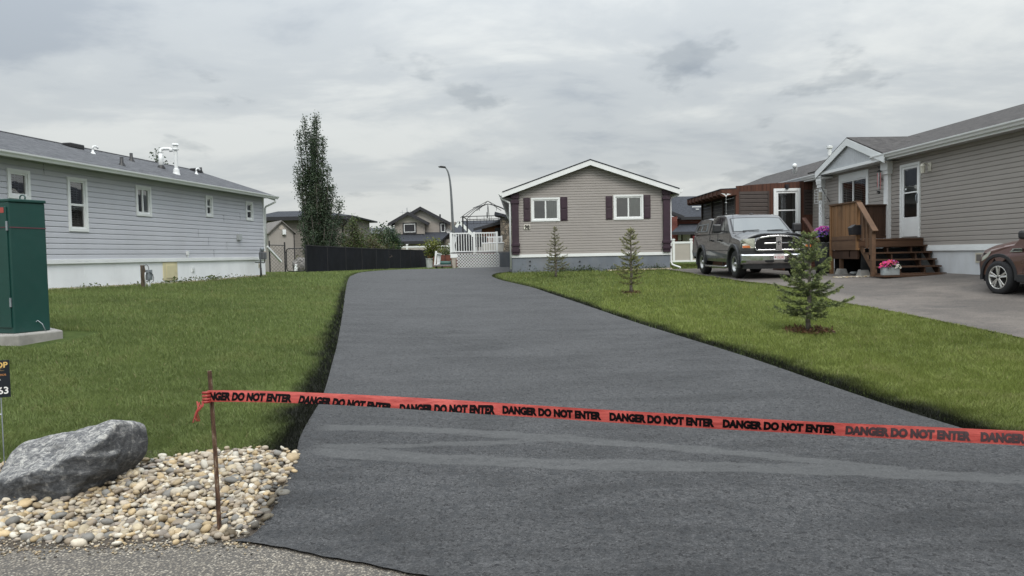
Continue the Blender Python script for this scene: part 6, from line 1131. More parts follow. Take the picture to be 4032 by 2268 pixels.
mb.box(l1.x,l2.x,0,.05,0,l1.z-1.35).box(l3.x,l4.x,0,.05,0,l4.z); mb.build('front_wall',redw,PO)
# board joints
mb=MB(); x=.0
while x<W_: mb.box(x-.006,x+.006,-.004,.0,0,top_z(x)-.01) if not (l1.x<x<l2.x or dl_.x<x<dr_.x or l3.x<x<l4.x) else mb.box(x-.006,x+.006,-.004,0,l1.z+.02,top_z(x)-.01); x+=.145
mb.build('board_joint',mat('joint_dark',(.02,.01,.008),.9),PO)
def louvres(a,b,z0_,z1_,e=.13,y=.02): siding(PO,louv,a,b,z0_,z1_,e,(),name='louvre_panel',y=y,lip=.035); MB().box(a,a+.05,-.03,.02,z0_,z1_).box(b-.05,b,-.03,.02,z0_,z1_).build('louvre_frame',louv,PO)
louvres(l1.x,l2.x,l1.z-1.35,l1.z,.155); louvres(l3.x,l4.x,l4.z,l3.z,.12)
MB().box(-.03,.09,-.05,.02,0,top_z(0)-.12).build('corner_post',redw,PO)
dm=MB(); a,b=dl_.x,dr_.x; z1_=dl_.z; z0_=zdoor0; fw_=.10
for q in ((a,a+fw_,z0_,z1_),(b-fw_,b,z0_,z1_),(a+fw_,b-fw_,z1_-fw_,z1_)): dm.box(q[0],q[1],-.06,.05,q[2],q[3])
zmid=pp_(1600,488).z; za_=a+fw_; zb2=b-fw_
for q in ((za_,za_+.08,z0_,z1_-fw_),(zb2-.08,zb2,z0_,z1_-fw_),(za_+.08,zb2-.08,z1_-fw_-.08,z1_-fw_),(za_+.08,zb2-.08,zmid-.02,zmid+.02),(za_+.08,zb2-.08,z0_,z0_+.3)): dm.box(q[0],q[1],-.03,.02,q[2],q[3])
dr=dm.build('door',white,PO,bev=.004); MB().quad((za_,0,z0_+.2),(zb2,0,z0_+.2),(zb2,0,z1_-.12),(za_,0,z1_-.12)).build('door_glass',glass,dr,fixn=False); MB().box(za_,zb2,.5,.55,z0_,z1_).box(a,a+.03,.05,.5,z0_,z1_).box(b-.03,b,.05,.5,z0_,z1_).build('recess',dark,dr)
a=pp_(1633,180); MB().box(a.x-.06,a.x+.06,-.09,0,a.z-.09,a.z+.08).box(a.x-.05,a.x+.05,-.14,-.08,a.z-.07,a.z-.02).build('flood_lamp',blackm,PO)
# side wall with dark roll-down shades, fascia with rafter tails
De=5.1; FPf=Frame(PO.location,0); zs=top_z(0)-.32
MB().box(0,.04,.05,De,0,.9).build('side_wall',redw,PO); shade=mat('dark_shade',(.035,.033,.032),.6,var=.12,vs=2); mb=MB(); z=.9
while z<zs: mb.quad((-.01,.05,z),(-.01,De,z),(.03,De,z+.15),(.03,.05,z+.15)); z+=.15
mb.build('roll_shade',shade,PO,fixn=False); 
for k in range(4): yy=.05+k*(De-.1)/3; MB().box(-.05,.05,yy-.05,yy+.05,0,zs+.1).build('side_post',louv,PO)
oh_=.62
MB().slab([(-oh_,-.1,top_z(0)-.10),(0,-.1,top_z(0)-.08),(0,.06,top_z(0)-.08),(W_,.06,tr_.z-.06),(W_,De+.3,tr_.z-.06),(-oh_,De+.3,top_z(0)-.10)],.03).build('roof',SHD,PO); 
for k in range(10): yy=-.02+k*(De+.2)/9; MB().prism([(-oh_+.0,top_z(0)-.34),(-oh_+.08,top_z(0)-.40),(0,top_z(0)-.36),(0,top_z(0)-.12),(-oh_,top_z(0)-.12)],yy-.045,yy+.045).build('rafter_tail',redw,PO)
MB().box(-oh_+.03,-oh_+.06,-.05,De+.25,top_z(0)-.30,top_z(0)-.10).build('fascia',redw,PO)
MB().prism([(-oh_,top_z(0)-.12),(0,top_z(0)-.12),(0,top_z(0)-.34),(-oh_+.1,top_z(0)-.40)],-.09,-.05).build('front_fascia',redw,PO)
# hanging ornaments
a=P(*q1(853,280),28.2); WC=thing('hanging_ornament','small white whirligig bird hanging under the porch eave','ornament',a); MB().tube([(0,0,.15),(0,0,0)],.004,4).build('string',blackm,WC); MB().add([(-.2,0,.05),(-.05,0,.02),(0,0,-.05),(.05,0,.03),(.2,.0,.0),(.05,0,-.03),(0,0,-.10),(-.06,0,-.03),(0,.04,0)],[(0,1,2,7),(3,4,5,2),(2,5,6,7),(1,8,3)]).build('bird',whitem,WC,fixn=False); MB().tube([(0,0,-.1),(0,0,-.75)],.003,4).lathe([(0,.02),(.05,0),(0,-.02)],(0,0,-.32),8).lathe([(0,.015),(.02,0),(0,-.03)],(0,0,-.72),8).build('pendant',whitem,WC)
# stair rail of the porch
a=P(*q1(1862,590),27.2); b=P(*q1(2062,890),25.4); SR=thing('stair_railing','sloping brown wooden stair railing going down from the porch door','railing',(b.x,25.4,hh(b.x,25.4))); S0=Vector(SR.location); MB().beam(a-S0,b-S0,.14,.05).build('handrail',redw,SR); mb=MB()
for k in range(9): q=a.lerp(b,(k+.5)/9)-S0; mb.box(q.x-.02,q.x+.02,q.y-.02,q.y+.02,max(0,q.z-.85),q.z)
mb.build('baluster',redw,SR); q=b-S0; MB().box(q.x-.05,q.x+.05,q.y-.05,q.y+.05,0,q.z-.02).build('newel_post',redw,SR); MB().box(q.x-1.2,q.x+.1,q.y+.1,q.y+.4,.0,.18).box(q.x-1.2,q.x+.1,q.y+.4,q.y+.7,.0,.36).box(q.x-1.2,q.x+.1,q.y+.7,q.y+1.1,.0,.54).build('stair_tread',redw,SR)
# ================================================================== FRONT DECK WITH STAIRS (right house)
dk_floor=P(*q2(995,1034),20.6).z; xdl=9.58; xdr=11.36; gd=hh(9.8,20.6); DKR=thing('front_deck','brown stained timber deck with open stairs at the white storm door','deck',(xdl,20.6,gd)); K0=Vector(DKR.location); zf=dk_floor-gd; Wd_=xdr-xdl; Dd=1.75
stn=wood('brown_stained_wood',(.085,.045,.026),axis=0,board=.14,var=.3,stain=.3); stv=wood('lit_stained_board',(.225,.122,.058),axis=2,board=.13,var=.35,stain=.45); std=wood('shaded_stained_board',(.06,.032,.020),axis=2,board=.14,var=.3,stain=.3); stf=wood('brown_fascia_wood',(.12,.07,.042),axis=1,board=.3,var=.3,stain=.3)  # lit side boards and shaded boards get lighter and darker base browns
MB().box(-.03,Wd_,-.05,Dd,zf-.04,zf).build('deck_floor',stn,DKR); MB().box(0,Wd_,-.03,0,zf-.25,zf-.045).build('front_fascia',stn,DKR); MB().box(-.03,0,.0,Dd,zf-.30,zf-.045).build('side_fascia',stf,DKR)
zs_top=(P(*q2(170,740),22.3).z+P(*q2(405,708),20.6).z)/2-gd
# side guard of vertical boards, seen from the street
mb=MB(); n=12
for i in range(n): y0_=.08+(Dd-.16)*i/n; mb.box(-.012-(i%2)*.004,.012,y0_+.004,y0_+(Dd-.16)/n-.004,zf+.10,zs_top-.03)
mb.build('side_guard',stv,DKR); MB().box(-.06,.07,-.02,Dd+.03,zs_top-.03,zs_top+.01).box(-.02,.03,0,Dd,zf+.001,zf+.10).build('guard_cap',stf,DKR)
for y_ in (.02,Dd-.05): MB().box(-.045,.045,y_-.045,y_+.045,-.0 if y_>1 else zf-.3,zs_top-.03).build('corner_post',stv,DKR)
mb=MB(); n=11; zbk=P(*q2(700,735),22.3).z-gd
for i in range(n): x_=.06+(Wd_-.12)*i/n; mb.box(x_+.004,x_+(Wd_-.12)/n-.004,Dd-.02,Dd+.005,zf+.10,zbk-.03)
mb.build('back_guard',std,DKR); MB().box(.0,Wd_,Dd-.07,Dd+.06,zbk-.03,zbk+.01).box(Wd_-.09,Wd_,Dd-.06,Dd+.0,zf,zbk-.03).box(.06,Wd_,Dd-.04,Dd+.01,zf+.03,zf+.12).build('back_guard_frame',std,DKR)
# stairs
ns=5; td=.225; gbot=hh(10.4,20.6-ns*td); rise=(zf-(gbot-gd)-.02)/(ns+.35)
for k in range(1,ns+1):
    z_=zf-rise*k; y_=-td*k; MB().box(.05+.0*k,Wd_,y_-.03,y_+td-.0,z_-.04,z_).build('stair_tread',stn,DKR)
for xx in (.06,.70,1.35,Wd_-.06):
    pl_=[(-.02,zf-.3),(-.02,zf-.06)]
    for k in range(1,ns+1): pl_+= [(-td*k+td-.02,zf-rise*k-.045),(-td*k,zf-rise*k-.045)]
    pl_+= [(-td*ns,gbot-gd-.0),(-td*(ns-1.2),gbot-gd)]
    MB().prism(pl_,xx-.02,xx+.02,'x').build('stringer',std if xx>.1 else stf,DKR)
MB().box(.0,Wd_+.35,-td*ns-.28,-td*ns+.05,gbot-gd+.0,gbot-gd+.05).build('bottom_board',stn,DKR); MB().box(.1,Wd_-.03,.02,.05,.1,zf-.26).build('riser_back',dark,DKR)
a=P(*q2(412,722),20.55)-K0; b=P(*q2(558,975),19.62)-K0; MB().beam((.0,a.y,a.z),(.0,b.y,b.z),.15,.045).build('handrail',stf,DKR); zbp=b.z-.02; MB().box(-.05,.05,b.y+.08,b.y+.17,gbot-gd,zbp+.05).build('newel_post',stf,DKR)
mb=MB()
for u in (.25,.5,.72): q=Vector(a).lerp(b,u); mb.box(-.02,.02,q.y-.045,q.y+.045,q.z-.85,q.z-.03)
mb.build('baluster',stf,DKR)
# under the deck
MB().box(-.0,.06,.05,Dd,zf-.55,zf-.31).box(.0,Wd_,.5,.56,zf-.5,zf-.3).build('beam',std,DKR); 
for y_,x_ in ((1.15,.05),(.12,.2)):
    MB().box(x_-.045,x_+.045,y_-.045,y_+.045,.15,zf-.3).build('support_post',stf,DKR)
for i,(x_,y_,lb) in enumerate(((.05,1.15,'left grey concrete pier block under the side of the timber deck'),(.2,.12,'concrete pier block beside the stair stringer of the timber deck'))):
    g_=hh(xdl+x_,20.6+y_); o=MB().add([(xdl+x_+sx*w,20.6+y_+sy*w,z) for z,w in ((g_-.02,.15),(g_+.17,.10)) for sx,sy in ((-1,-1),(1,-1),(1,1),(-1,1))],[(0,3,2,1),(4,5,6,7),(0,1,5,4),(1,2,6,5),(2,3,7,6),(3,0,4,7)]).build('pier_block',concrete,None,bev=.012); tag(o,lb,'pier block','pier blocks under the timber deck')
lt=lattice(MB(),0,Dd-.1,.0,zf-.3,0,.10,.035); lt.v=[(Wd_*.85+y,x+.05,z) for x,y,z in lt.v]; lt.build('dark_lattice',mat('dark_lattice_paint',(.02,.018,.02),.7),DKR)
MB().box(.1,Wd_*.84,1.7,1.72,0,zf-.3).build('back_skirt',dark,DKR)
o=MB().box(10.0,10.45,21.0,21.35,hh(10.2,21),hh(10.2,21)+.38).build('blue_container',mat('blue_plastic',(.02,.06,.10),.5),None,bev=.03); tag(o,'blue plastic container stored under the timber deck stairs','container')
o=MB().lathe([(0,0),(.10,.01),(.13,.05),(.10,.09),(.04,.1),(0,.1)],(9.75,21.2,hh(9.75,21.2)),16).build('pot',mat('grey_pot',(.16,.17,.17),.5),None,smooth=True); tag(o,'small grey pot standing under the timber deck','pot')
pts=[];sz=[]
for i in range(260): x_=rng.uniform(8.9,10.1); y_=20.5-(x_-8.9)*.35+rng.normal(0,.08); pts.append((x_,y_,hh(x_,y_)+.012)); sz.append(rng.uniform(.03,.07))
o=stones('deck_gravel',np.array(pts),np.array(sz),SPAL[rng.integers(0,10,260)]*.8,stonem,seed=8); struct(o,'stuff'); o['label']='line of small stones at the foot of the timber deck'; o['category']='gravel'
# mailbox
a=P(*q2(420,968),20.5); t_=thing('mailbox','black wall mailbox hung on the guard of the timber deck','mailbox',(xdl-.0,20.55,a.z)); s_=.21
MB().prism([(-.24,-.12),(.08,-.12),(.08,.12),(.02,.15),(-.16,.15),(-.26,.07)],-.13,.10).build('box_body',blackm,t_,bev=.01); MB().slab([(-.27,-.14,.08),(-.15,-.14,.165),(-.15,.11,.165),(-.27,.11,.08)],.012).build('box_lid',blackm,t_)
# tin planter
def flowers(t_,n,c0,rad,h,cols,sz,seed):
    r=np.random.default_rng(seed); V=[];Fc=[];C=[]; k=0
    for i in range(n):
        a=r.uniform(0,6.283); d=math.sqrt(r.random()); p=np.array([c0[0]+rad[0]*d*math.cos(a),c0[1]+rad[1]*d*math.sin(a),c0[2]+h*math.sqrt(max(0,1-d*d))*r.uniform(.55,1.05)]); nn=np.array([math.cos(a)*d*.8+r.normal(0,.3),-.6+math.sin(a)*d*.5,.9]); nn/=np.linalg.norm(nn); u=np.cross(nn,[0,0,1.]); u/=np.linalg.norm(u); v=np.cross(nn,u); s_=sz*r.uniform(.7,1.2); c_=cols(p,r); V.append(p+nn*-.012)
        for j in range(5): t=j*1.2566; V.append(p+(u*math.cos(t)+v*math.sin(t))*s_)
        for j in range(5): Fc.append((k,k+1+j,k+1+(j+1)%5)); C.append(np.array(c_)*r.uniform(.85,1.1))
        k+=6
    npmesh('flowers',np.array(V),np.array(Fc),leafm,t_,np.clip(np.array(C),0,1)); n=int(n*1.6); a=r.uniform(0,6.28,n); d=np.sqrt(r.random(n)); pts=np.stack([c0[0]+rad[0]*d*np.cos(a),c0[1]+rad[1]*d*np.sin(a),c0[2]+h*np.sqrt(1-d*d)*r.uniform(.1,.85,n)],1); v_,f_,c_=leafcloud(pts,sz*1.9,np.array([(.03,.06,.02)])*r.uniform(.6,1.3,(n,1)),seed); npmesh('foliage',v_,f_,leafm,t_,c_)
yp_=20.6-ns*td-.10; a=P(*q2(612,1342),yp_); b=P(*q2(768,1272),yp_); zb_=gbot+.05; w=b.x-a.x; t_=thing('flower_planter','galvanised tin planter of pink and white flowers on the lowest step','planter',((a.x+b.x)/2,yp_,zb_)); hp_=b.z-a.z
tin=mat('corrugated_tin',(.36,.40,.41),.45,metal=.35,var=.15,vs=9,dirt=.2); pr=[(w/2*math.cos(t)*(1 if abs(math.cos(t))<2 else 1),.12*math.sin(t)) for t in np.linspace(0,6.283,33)[:-1]]; pr=[(math.copysign(abs(x)/(w/2),x) and math.copysign((abs(x)/(w/2))**.6*(w/2),x),math.copysign((abs(y)/.12)**.6*.12,y)) for x,y in pr]; tb_=MB()
for k in range(8):
    s_=1+.012*(k%2); tb_.prism([(x*s_,y*s_) for x,y in pr],hp_*k/8,hp_*(k+1)/8,'z')
tb_.build('tin_tub',tin,t_)
def pc(p,r):
    if p[0]>w*.12 and p[2]<hp_+.09: return (.80,.78,.70)
    q=r.random(); return (.62,.03,.16) if q<.35 else (.60,.06,.28) if q<.7 else (.42,.14,.40) if q<.85 else (.65,.10,.10)
flowers(t_,210,(0,0,hp_-.02),(w*.62,.16),.21,pc,.026,3)
# hanging flower pot on hook, barrel below
a=P(*q2(98,1000),22.9); t_=thing('flower_pot','black pot overflowing with purple and pink petunias left of the timber deck','flower pot',(a.x,22.9,a.z)); MB().lathe([(0,-.22),(.14,-.20),(.20,-.05),(.21,0),(.17,0),(0,-.02)],(.06,0,-.04),18).build('pot',black,t_,smooth=True)
def pc2(p,r): 
    q=r.random(); return (.50,.05,.33) if (p[2]>.10 and q<.75) else (.13,.06,.34) if q<.8 else (.42,.12,.42)
flowers(t_,320,(.0,-.02,-.10),(.36,.25),.34,pc2,.030,4)
t_=thing('plant_stand','weathered grey barrel with trailing plants under the petunia pot','barrel',(a.x+.03,22.95,hh(a.x,22.95))); hb=a.z-.26-t_.location.z; MB().lathe([(0,0),(.23,0),(.27,hb*.4),(.27,hb*.6),(.25,hb),(.2,hb),(0,hb-.03)],(0,0,0),20).build('barrel',mat('weathered_grey',(.05,.052,.055),.8,var=.3,vs=5),t_,smooth=True); r=np.random.default_rng(3); n=260; an=r.uniform(3.3,6.1,n); pts=np.stack([.29*np.cos(an),.29*np.sin(an),hb-abs(r.normal(0,.22,n))],1); V,Fc,C=leafcloud(pts,.045,np.array([(.10,.12,.06)])*r.uniform(.5,1.5,(n,1)),3,.3); npmesh('trailing_plants',V,Fc,leafm,t_,C)
a=P(*q2(150,850),22.6); t_=thing('plant_hook','black curled shepherd hook on the left end of the timber deck guard','hook',a); MB().tube([(0,0,-.55),(0,0,0),(.03,0,.1),(.1,0,.12),(.13,0,.05),(.09,0,.0)],.012,6).tube([(0,0,-.02),(-.09,0,-.05),(-.12,0,.0),(-.08,0,.05),(-.03,0,.03)],.01,6).build('hook_arm',blackm,t_,smooth=True)
a=P(*q2(68,665),26.2); t_=thing('bird_feeder','square silver wire bird feeder hanging from an arm at the left gable column','bird feeder',a); mb=MB(); s_=.14
for sx in (-1,1):
    for sy in (-1,1): mb.beam((sx*s_,sy*s_,-.24),(sx*s_,sy*s_,.24),.012,.012)
for k in range(6): z=-.24+.096*k; mb.beam((-s_,-s_,z),(s_,-s_,z),.01,.01).beam((-s_,s_,z),(s_,s_,z),.01,.01).beam((-s_,-s_,z),(-s_,s_,z),.01,.01).beam((s_,-s_,z),(s_,s_,z),.01,.01)
mb.build('feeder_cage',whitem,t_); MB().lathe([(0,-.16),(.06,-.16),(.06,.14),(0,.18)],(0,0,0),12).build('seed_tube',mat('seed_tube',(.40,.37,.30),.4),t_); 
b_=P(*q2(75,583),26.2)-Vector(a); c_=P(*q2(165,735),26.2)-Vector(a); MB().tube([b_,c_],.012,6).tube([b_,(0,0,.24)],.004,4).build('hanger_arm',blackm,t_)
a=P(*q2(68,775),26.1); t_=thing('hanging_chime','string of small silver bells hanging below the bird feeder','wind chime',a); mb=MB()
for k in range(7): mb.lathe([(0,.03),(.02,.02),(.03,-.02),(0,-.02)],(.02*(-1)**k,0,.28-.09*k),8)
mb.build('bells',chrome,t_); MB().tube([(0,0,.4),(0,0,-.3)],.003,4).build('string',blackm,t_)
# ================================================================== VEHICLES
def arc(cy,cz,r_,a0,a1,n=10): return [(cy+r_*math.cos(R(a)),cz+r_*math.sin(R(a))) for a in np.linspace(a0,a1,n)]
def loft(outline,slices,fn,close=True):
    """outline (y,z) swept over s in slices; fn(s,y,z)->(x,y,z)"""
    mb=MB(); n=len(outline)
    for s_ in slices:
        for (y,z) in outline: mb.v.append(fn(s_,y,z))
    m_=len(slices)
    for i in range(m_-1):
        for k in range(n): a=i*n+k; b=i*n+(k+1)%n; mb.f.append((a,b,b+n,a+n))
    mb.f.append(tuple(range(n))[::-1]); mb.f.append(tuple((m_-1)*n+k for k in range(n))); return mb
SL_=[-1,-.985,-.95,-.88,-.75,-.5,-.25,0,.25,.5,.75,.88,.95,.985,1]
def carpaint(name,col,metal=.35):
    m,t,p=newmat(name); v=coords(t); fl=nz(t,v,900,1); c=ramp(t,fl,[(.3,tuple(x*.85 for x in col)),(.7,tuple(x*1.15 for x in col))]); sp=t.nodes.new('ShaderNodeSeparateXYZ'); t.links.new(v,sp.inputs[0]); dr=m_('MULTIPLY',m_('SUBTRACT',.75,sp.outputs[2],tree=t),1.3,tree=t,clamp=True); c=mix(t,m_('MULTIPLY',m_('MULTIPLY',dr,nz(t,v,4,5),tree=t),.55,tree=t),c,(.13,.12,.105)); t.links.new(c,p.inputs['Base Color']); p.inputs['Metallic'].default_value=metal; t.links.new(ramp(t,nz(t,v,3,4),[(.3,.26),(.7,.36)]),p.inputs['Roughness']); p.inputs['Coat Weight'].default_value=.8; p.inputs['Coat Roughness'].default_value=.05; MC[name]=m; return m
cg=mat('car_glass',(.012,.014,.015),.05,spec=.9,var=.02); cgl=mat('windscreen_sky_tint',(.11,.125,.13),.04,spec=1.0,var=.02); headl=mat('headlight_lens',(.42,.43,.36),.12,spec=.8,var=.25,vs=9,coat=1); amber=mat('amber_lens',(.55,.16,.05),.2,spec=.7); steelw=mat('steel_rim',(.42,.42,.41),.3,metal=.6,var=.06,vs=8); wheelarch=mat('arch_black',(.006,.006,.007),.9)  # windscreen base colour is lightened to stand in for reflected sky
def wheel(parent,x,y,r_,w,rim,side,spokes=0,rr=.62):
    """wheel centred at (x,y,r_); side=-1 outer face to -x"""
    wt=bpy.data.objects.new('wheel',None); COL.objects.link(wt); wt.parent=parent; wt.location=(x,y,r_)
    pr=[(r_*rr,-w*.48),(r_*.80,-w*.52),(r_*.93,-w*.46),(r_*.985,-w*.36),(r_,-w*.25),(r_,w*.25),(r_*.985,w*.36),(r_*.93,w*.46),(r_*.8,w*.5),(r_*rr,w*.48)]
    if side>0: pr=[(a,-b) for a,b in pr]
    MB().lathe(pr,(0,0,0),40,'x').build('tyre',rubber,wt,smooth=True)
    o=side*w
    if not spokes:
        MB().lathe([(r_*rr*1.01,o*.47),(r_*rr*.95,o*.50),(r_*rr*.88,o*.44),(r_*rr*.82,o*.18),(r_*rr*.62,o*.10),(r_*rr*.5,o*.26),(r_*rr*.30,o*.30),(r_*rr*.26,o*.44),(r_*rr*.18,o*.5),(0,o*.5)],(0,0,0),36,'x').build('rim',rim,wt,smooth=True)
        mb=MB(); 
        for k in range(8): a=k*.785; mb.lathe([(0,o*.2),(.022,o*.2),(.022,o*.22)],(0.0,r_*rr*.72*math.cos(a),r_*rr*.72*math.sin(a)),8,'x')
        mb.build('rim_hole',wheelarch,wt)
    else:
        MB().lathe([(r_*rr*1.01,o*.47),(r_*rr*.97,o*.51),(r_*rr*.92,o*.47),(r_*rr*.90,o*.1),(r_*rr*.90,-o*.2)],(0,0,0),40,'x').build('rim',rim,wt,smooth=True)
        MB().lathe([(r_*rr*.9,-o*.05),(.0,-o*.05)],(0,0,0),24,'x').build('brake_disc',mat('brake_dark',(.05,.05,.05),.5,metal=.5),wt)
        mb=MB(); mb.lathe([(r_*.16,o*.40),(r_*.13,o*.46),(0,o*.47)],(0,0,0),20,'x')
        for k in range(spokes):
            a=k*6.283/spokes+.3
            for da in (-.17,.17):
                c0=Vector((o*.42,r_*.08*math.cos(a),r_*.08*math.sin(a))); c1_=Vector((o*.46,r_*rr*.93*math.cos(a+da),r_*rr*.93*math.sin(a+da))); mb.beam(c0,c1_,r_*.055,r_*.11,(0,math.cos(a),math.sin(a)))
        mb.build('spokes',rim,wt,bev=.006); MB().lathe([(r_*.07,o*.475),(0,o*.49)],(0,0,0),16,'x').build('hub_cap',black,wt)
    return wt
def pickup():
    gx,gy=7.49,20.85; gz=hh(6.6,22)-.0; t_=thing('pickup_truck','grey pickup truck with a canopy over its bed parked facing the street','pickup',(gx,gy,gz)); T=t_
    t_.rotation_euler=(math.atan2(hh(gx,25.3)-hh(gx,21.7),3.6),0,R(0.5)); paint=carpaint('graphite_paint',(.064,.064,.065),.35); W_=.985; rw=.40; fy,ry=.93,4.50; ar=.475
    plastic=mat('charcoal_plastic',(.022,.023,.026),.5,var=.05)
    # lower body incl. hood
    out=[(.14,.62),(.10,.80),(.10,1.02),(.14,1.14),(.22,1.20),(.60,1.275),(1.0,1.325),(1.32,1.365),(1.45,1.33),(5.62,1.33),(5.72,1.28),(5.74,.75),(5.70,.60),(ry+ar+.02,.56)]+arc(ry,.42,ar,15,165)+[(ry-ar-.02,.46),(fy+ar+.02,.44)]+arc(fy,.42,ar,15,165)+[(fy-ar+.02,.60)]
    def fn(s_,y,z):
        a=abs(s_); x=s_*W_; 
        if z>1.05: x*=1-.05*((z-1.05)/.3); 
        if y<1.45 and z>1.1: z-= .17*max(0,(a-.50)/.5)**1.7 if a>.50 else 0
        if z>1.3 and y>1.45: z-=.05*max(0,(a-.94)/.06)
        if y<.6: y+=.22*a**5*(1-(y/.6))
        if z<.5: x*=.985
        if .62<z<.95: x+=.012*s_
        return (x,y,z)
    loft(out,SL_,fn).build('body',paint,T,bev=.012,smooth=False)
    # cab
    cab=[(1.30,1.32),(2.02,1.80),(2.18,1.875),(2.5,1.915),(3.3,1.92),(3.58,1.87),(3.68,1.32)]
    def fc(s_,y,z):
        a=abs(s_); k=(z-1.32)/.6; return (s_*W_*(.955-.145*k),y+(.16*a**3*(1-k*.6) if y<2.3 else 0),z-(.035*a**4 if z>1.7 else 0))
    loft(cab,SL_,fc).build('cab',paint,T,bev=.015)
    # canopy
    can=[(3.74,1.32),(3.72,1.84),(4.2,1.885),(5.1,1.86),(5.45,1.78),(5.68,1.34)]
    def fk(s_,y,z): k=(z-1.32)/.56; a=abs(s_); return (s_*W_*(.965-.12*k),y,z-(.05*a**4 if z>1.6 else 0))
    cn=loft(can,SL_,fk).build('canopy',paint,T,bev=.02); 
    # glass panels slightly proud
    def xs(y,z,fnn): return fnn
    def sidep(fnn,poly,off,sd): return [Vector(fnn(sd,y,z))+Vector((sd*off,0,0)) for y,z in poly]
    for sd in (-1,1):
        for nm,pl in (('door_window',[(1.86,1.37),(2.42,1.83),(2.66,1.86),(2.68,1.37)]),('rear_door_window',[(2.76,1.37),(2.74,1.86),(3.25,1.855),(3.42,1.78),(3.50,1.37)])):
            a=sidep(fc,pl,.006,sd); MB().add(a,[tuple(range(len(a)))]).build(nm,cg,T,fixn=True)
        a=sidep(fk,[(4.05,1.43),(4.05,1.72),(5.2,1.70),(5.38,1.43)],.008,sd); wn_=MB().add(a,[tuple(range(len(a)))]).build('canopy_window',cg,cn); mb=MB()
        for p_,q_ in zip(a,a[1:]+a[:1]): mb.beam(p_,q_,.03,.03)
        mb.beam((a[0]+a[3])/2,(a[1]+a[2])/2,.025,.03); mb.build('window_frame',galv,cn)
        # door seams and handles
        sm=MB(); 
        for yy in (1.42,2.72,3.62): sm.beam(fn(sd,yy,1.30)[:1]and (sd*(W_+.001),yy,.52),(sd*(W_*.962),yy,1.31),.006,.010)
        sm.beam((sd*(W_+.010),1.45,.80),(sd*(W_+.010),3.95,.80),.01,.012); sm.build('door_seam',wheelarch,T)
        for yy in (2.42,3.33): MB().box(sd*(W_-.012),sd*(W_+.045),yy-.11,yy+.11,1.10,1.145).build('door_handle',plastic,T,bev=.012)
        # fender flares and mud flaps
        for cy in (fy,ry):
            o_=[p for p in arc(cy,.42,ar+.10,-12,192,18)]+[p for p in arc(cy,.42,ar-.005,192,-12,18)]; MB().prism(o_,sd*(W_-.03),sd*(W_+.055),'x').build('fender_flare',plastic,T,bev=.018)
            MB().box(sd*(W_-.30),sd*(W_+.03),cy+.46,cy+.475,.16,.62).build('mud_flap',plastic,T)
            bl=MB()
            for aa in (40,65,90,115,140): p=arc(cy,.42,ar+.05,aa,aa,1)[0]; bl.lathe([(.012,0),(.010,.008),(0,.01)],(sd*(W_+.056) ,p[0],p[1]),8,'x')
            bl.build('flare_bolt',blackm,T)
        # mirrors
        m_b=MB().box(sd*(W_+.10),sd*(W_+.36),1.78,1.92,1.34,1.60).build('mirror',plastic,T,bev=.045); MB().beam((sd*(W_-.08),1.86,1.36),(sd*(W_+.16),1.86,1.40),.06,.05).build('mirror_arm',plastic,m_b)
        MB().tube([(sd*(W_+.02),1.55,.33),(sd*(W_+.05),1.65,.30),(sd*(W_+.05),3.75,.30),(sd*(W_+.02),3.85,.33)],.045,10).build('side_step',chrome,T,smooth=True)
        # headlights
        hl=[(.30,1.10),(.04,1.10)]
        a=[Vector((sd*x,y,z)) for x,y,z in ((.66,.075,1.10),(.95,.20,1.075),(.975,.34,1.05),(.975,.36,.90),(.955,.20,.86),(.66,.075,.865))]
        hb=MB().slab(a if sd<0 else a[::-1],.05).build('headlight',headl,T,bev=.012)
        a=[Vector((sd*x,y,z)) for x,y,z in ((.80,.11,.94),(.97,.215,.94),(.965,.20,.875),(.78,.10,.875))]; MB().slab([q+Vector((0,-.012,0)) for q in (a if sd<0 else a[::-1])],.02).build('turn_signal',amber,hb)
        for yy in (fy,ry): wheel(T,sd*(W_-.14),yy,rw,.27,steelw,sd,0,.57)
    text_on('door_badge','5.7L HEMI',.055,chrome,T,(-(W_+.012),2.28,.985),(0,-1,0),(0,0,1),.02,'LEFT')
    MB().box(-W_+.05,W_-.05,fy-.4,fy+.45,.45,.95).box(-W_+.05,W_-.05,ry-.45,ry+.45,.45,.95).build('wheel_well',wheelarch,T)
    # windscreen with black border, wipers
    def ws(s_,u,off): y=1.33+(2.00-1.33)*u; z=1.335+(1.80-1.335)*u; q=Vector(fc(s_,y,z)); return q+Vector((0,-.68,.70))*off
    mb=MB(); n=12; S=.93
    for j in range(2):
        for i in range(n+1): mb.v.append(ws(-S+2*S*i/n,(.03,.99)[j],.006))
    mb.f=[(i,i+1,n+2+i,n+1+i) for i in range(n)]; mb.build('windscreen_border',black,T,fixn=False,smooth=True); mb=MB(); S=.88
    for j in range(2):
        for i in range(n+1): mb.v.append(ws(-S+2*S*i/n,(.07,.94)[j],.010))
    mb.f=[(i,i+1,n+2+i,n+1+i) for i in range(n)]; mb.build('windscreen',cgl,T,fixn=False,smooth=True)
    for x0_,x1_ in ((-.62,-.1),(.15,.7)): MB().beam(ws(x0_,.06,.03),ws(x1_,.10,.035),.02,.015).build('wiper',black,T)
    # hood deflector, grille, bumper
    pts=[]; 
    for i in range(17): s_=-1+i/8; a=abs(s_); pts.append((s_*.80,.075+.14*a**4,1.235-.12*max(0,(a-.55)/.45)**1.5))
    mb=MB()
    for p_,q_ in zip(pts[:-1],pts[1:]): mb.beam(Vector(p_),Vector(q_),.05,.085,(0,-.5,.8))
    mb.build('hood_deflector',black,T,bev=.01)
    def gpt(s_,z,k=1): a=abs(s_); return Vector((s_*.645*k,.03+.05*a**3,z))
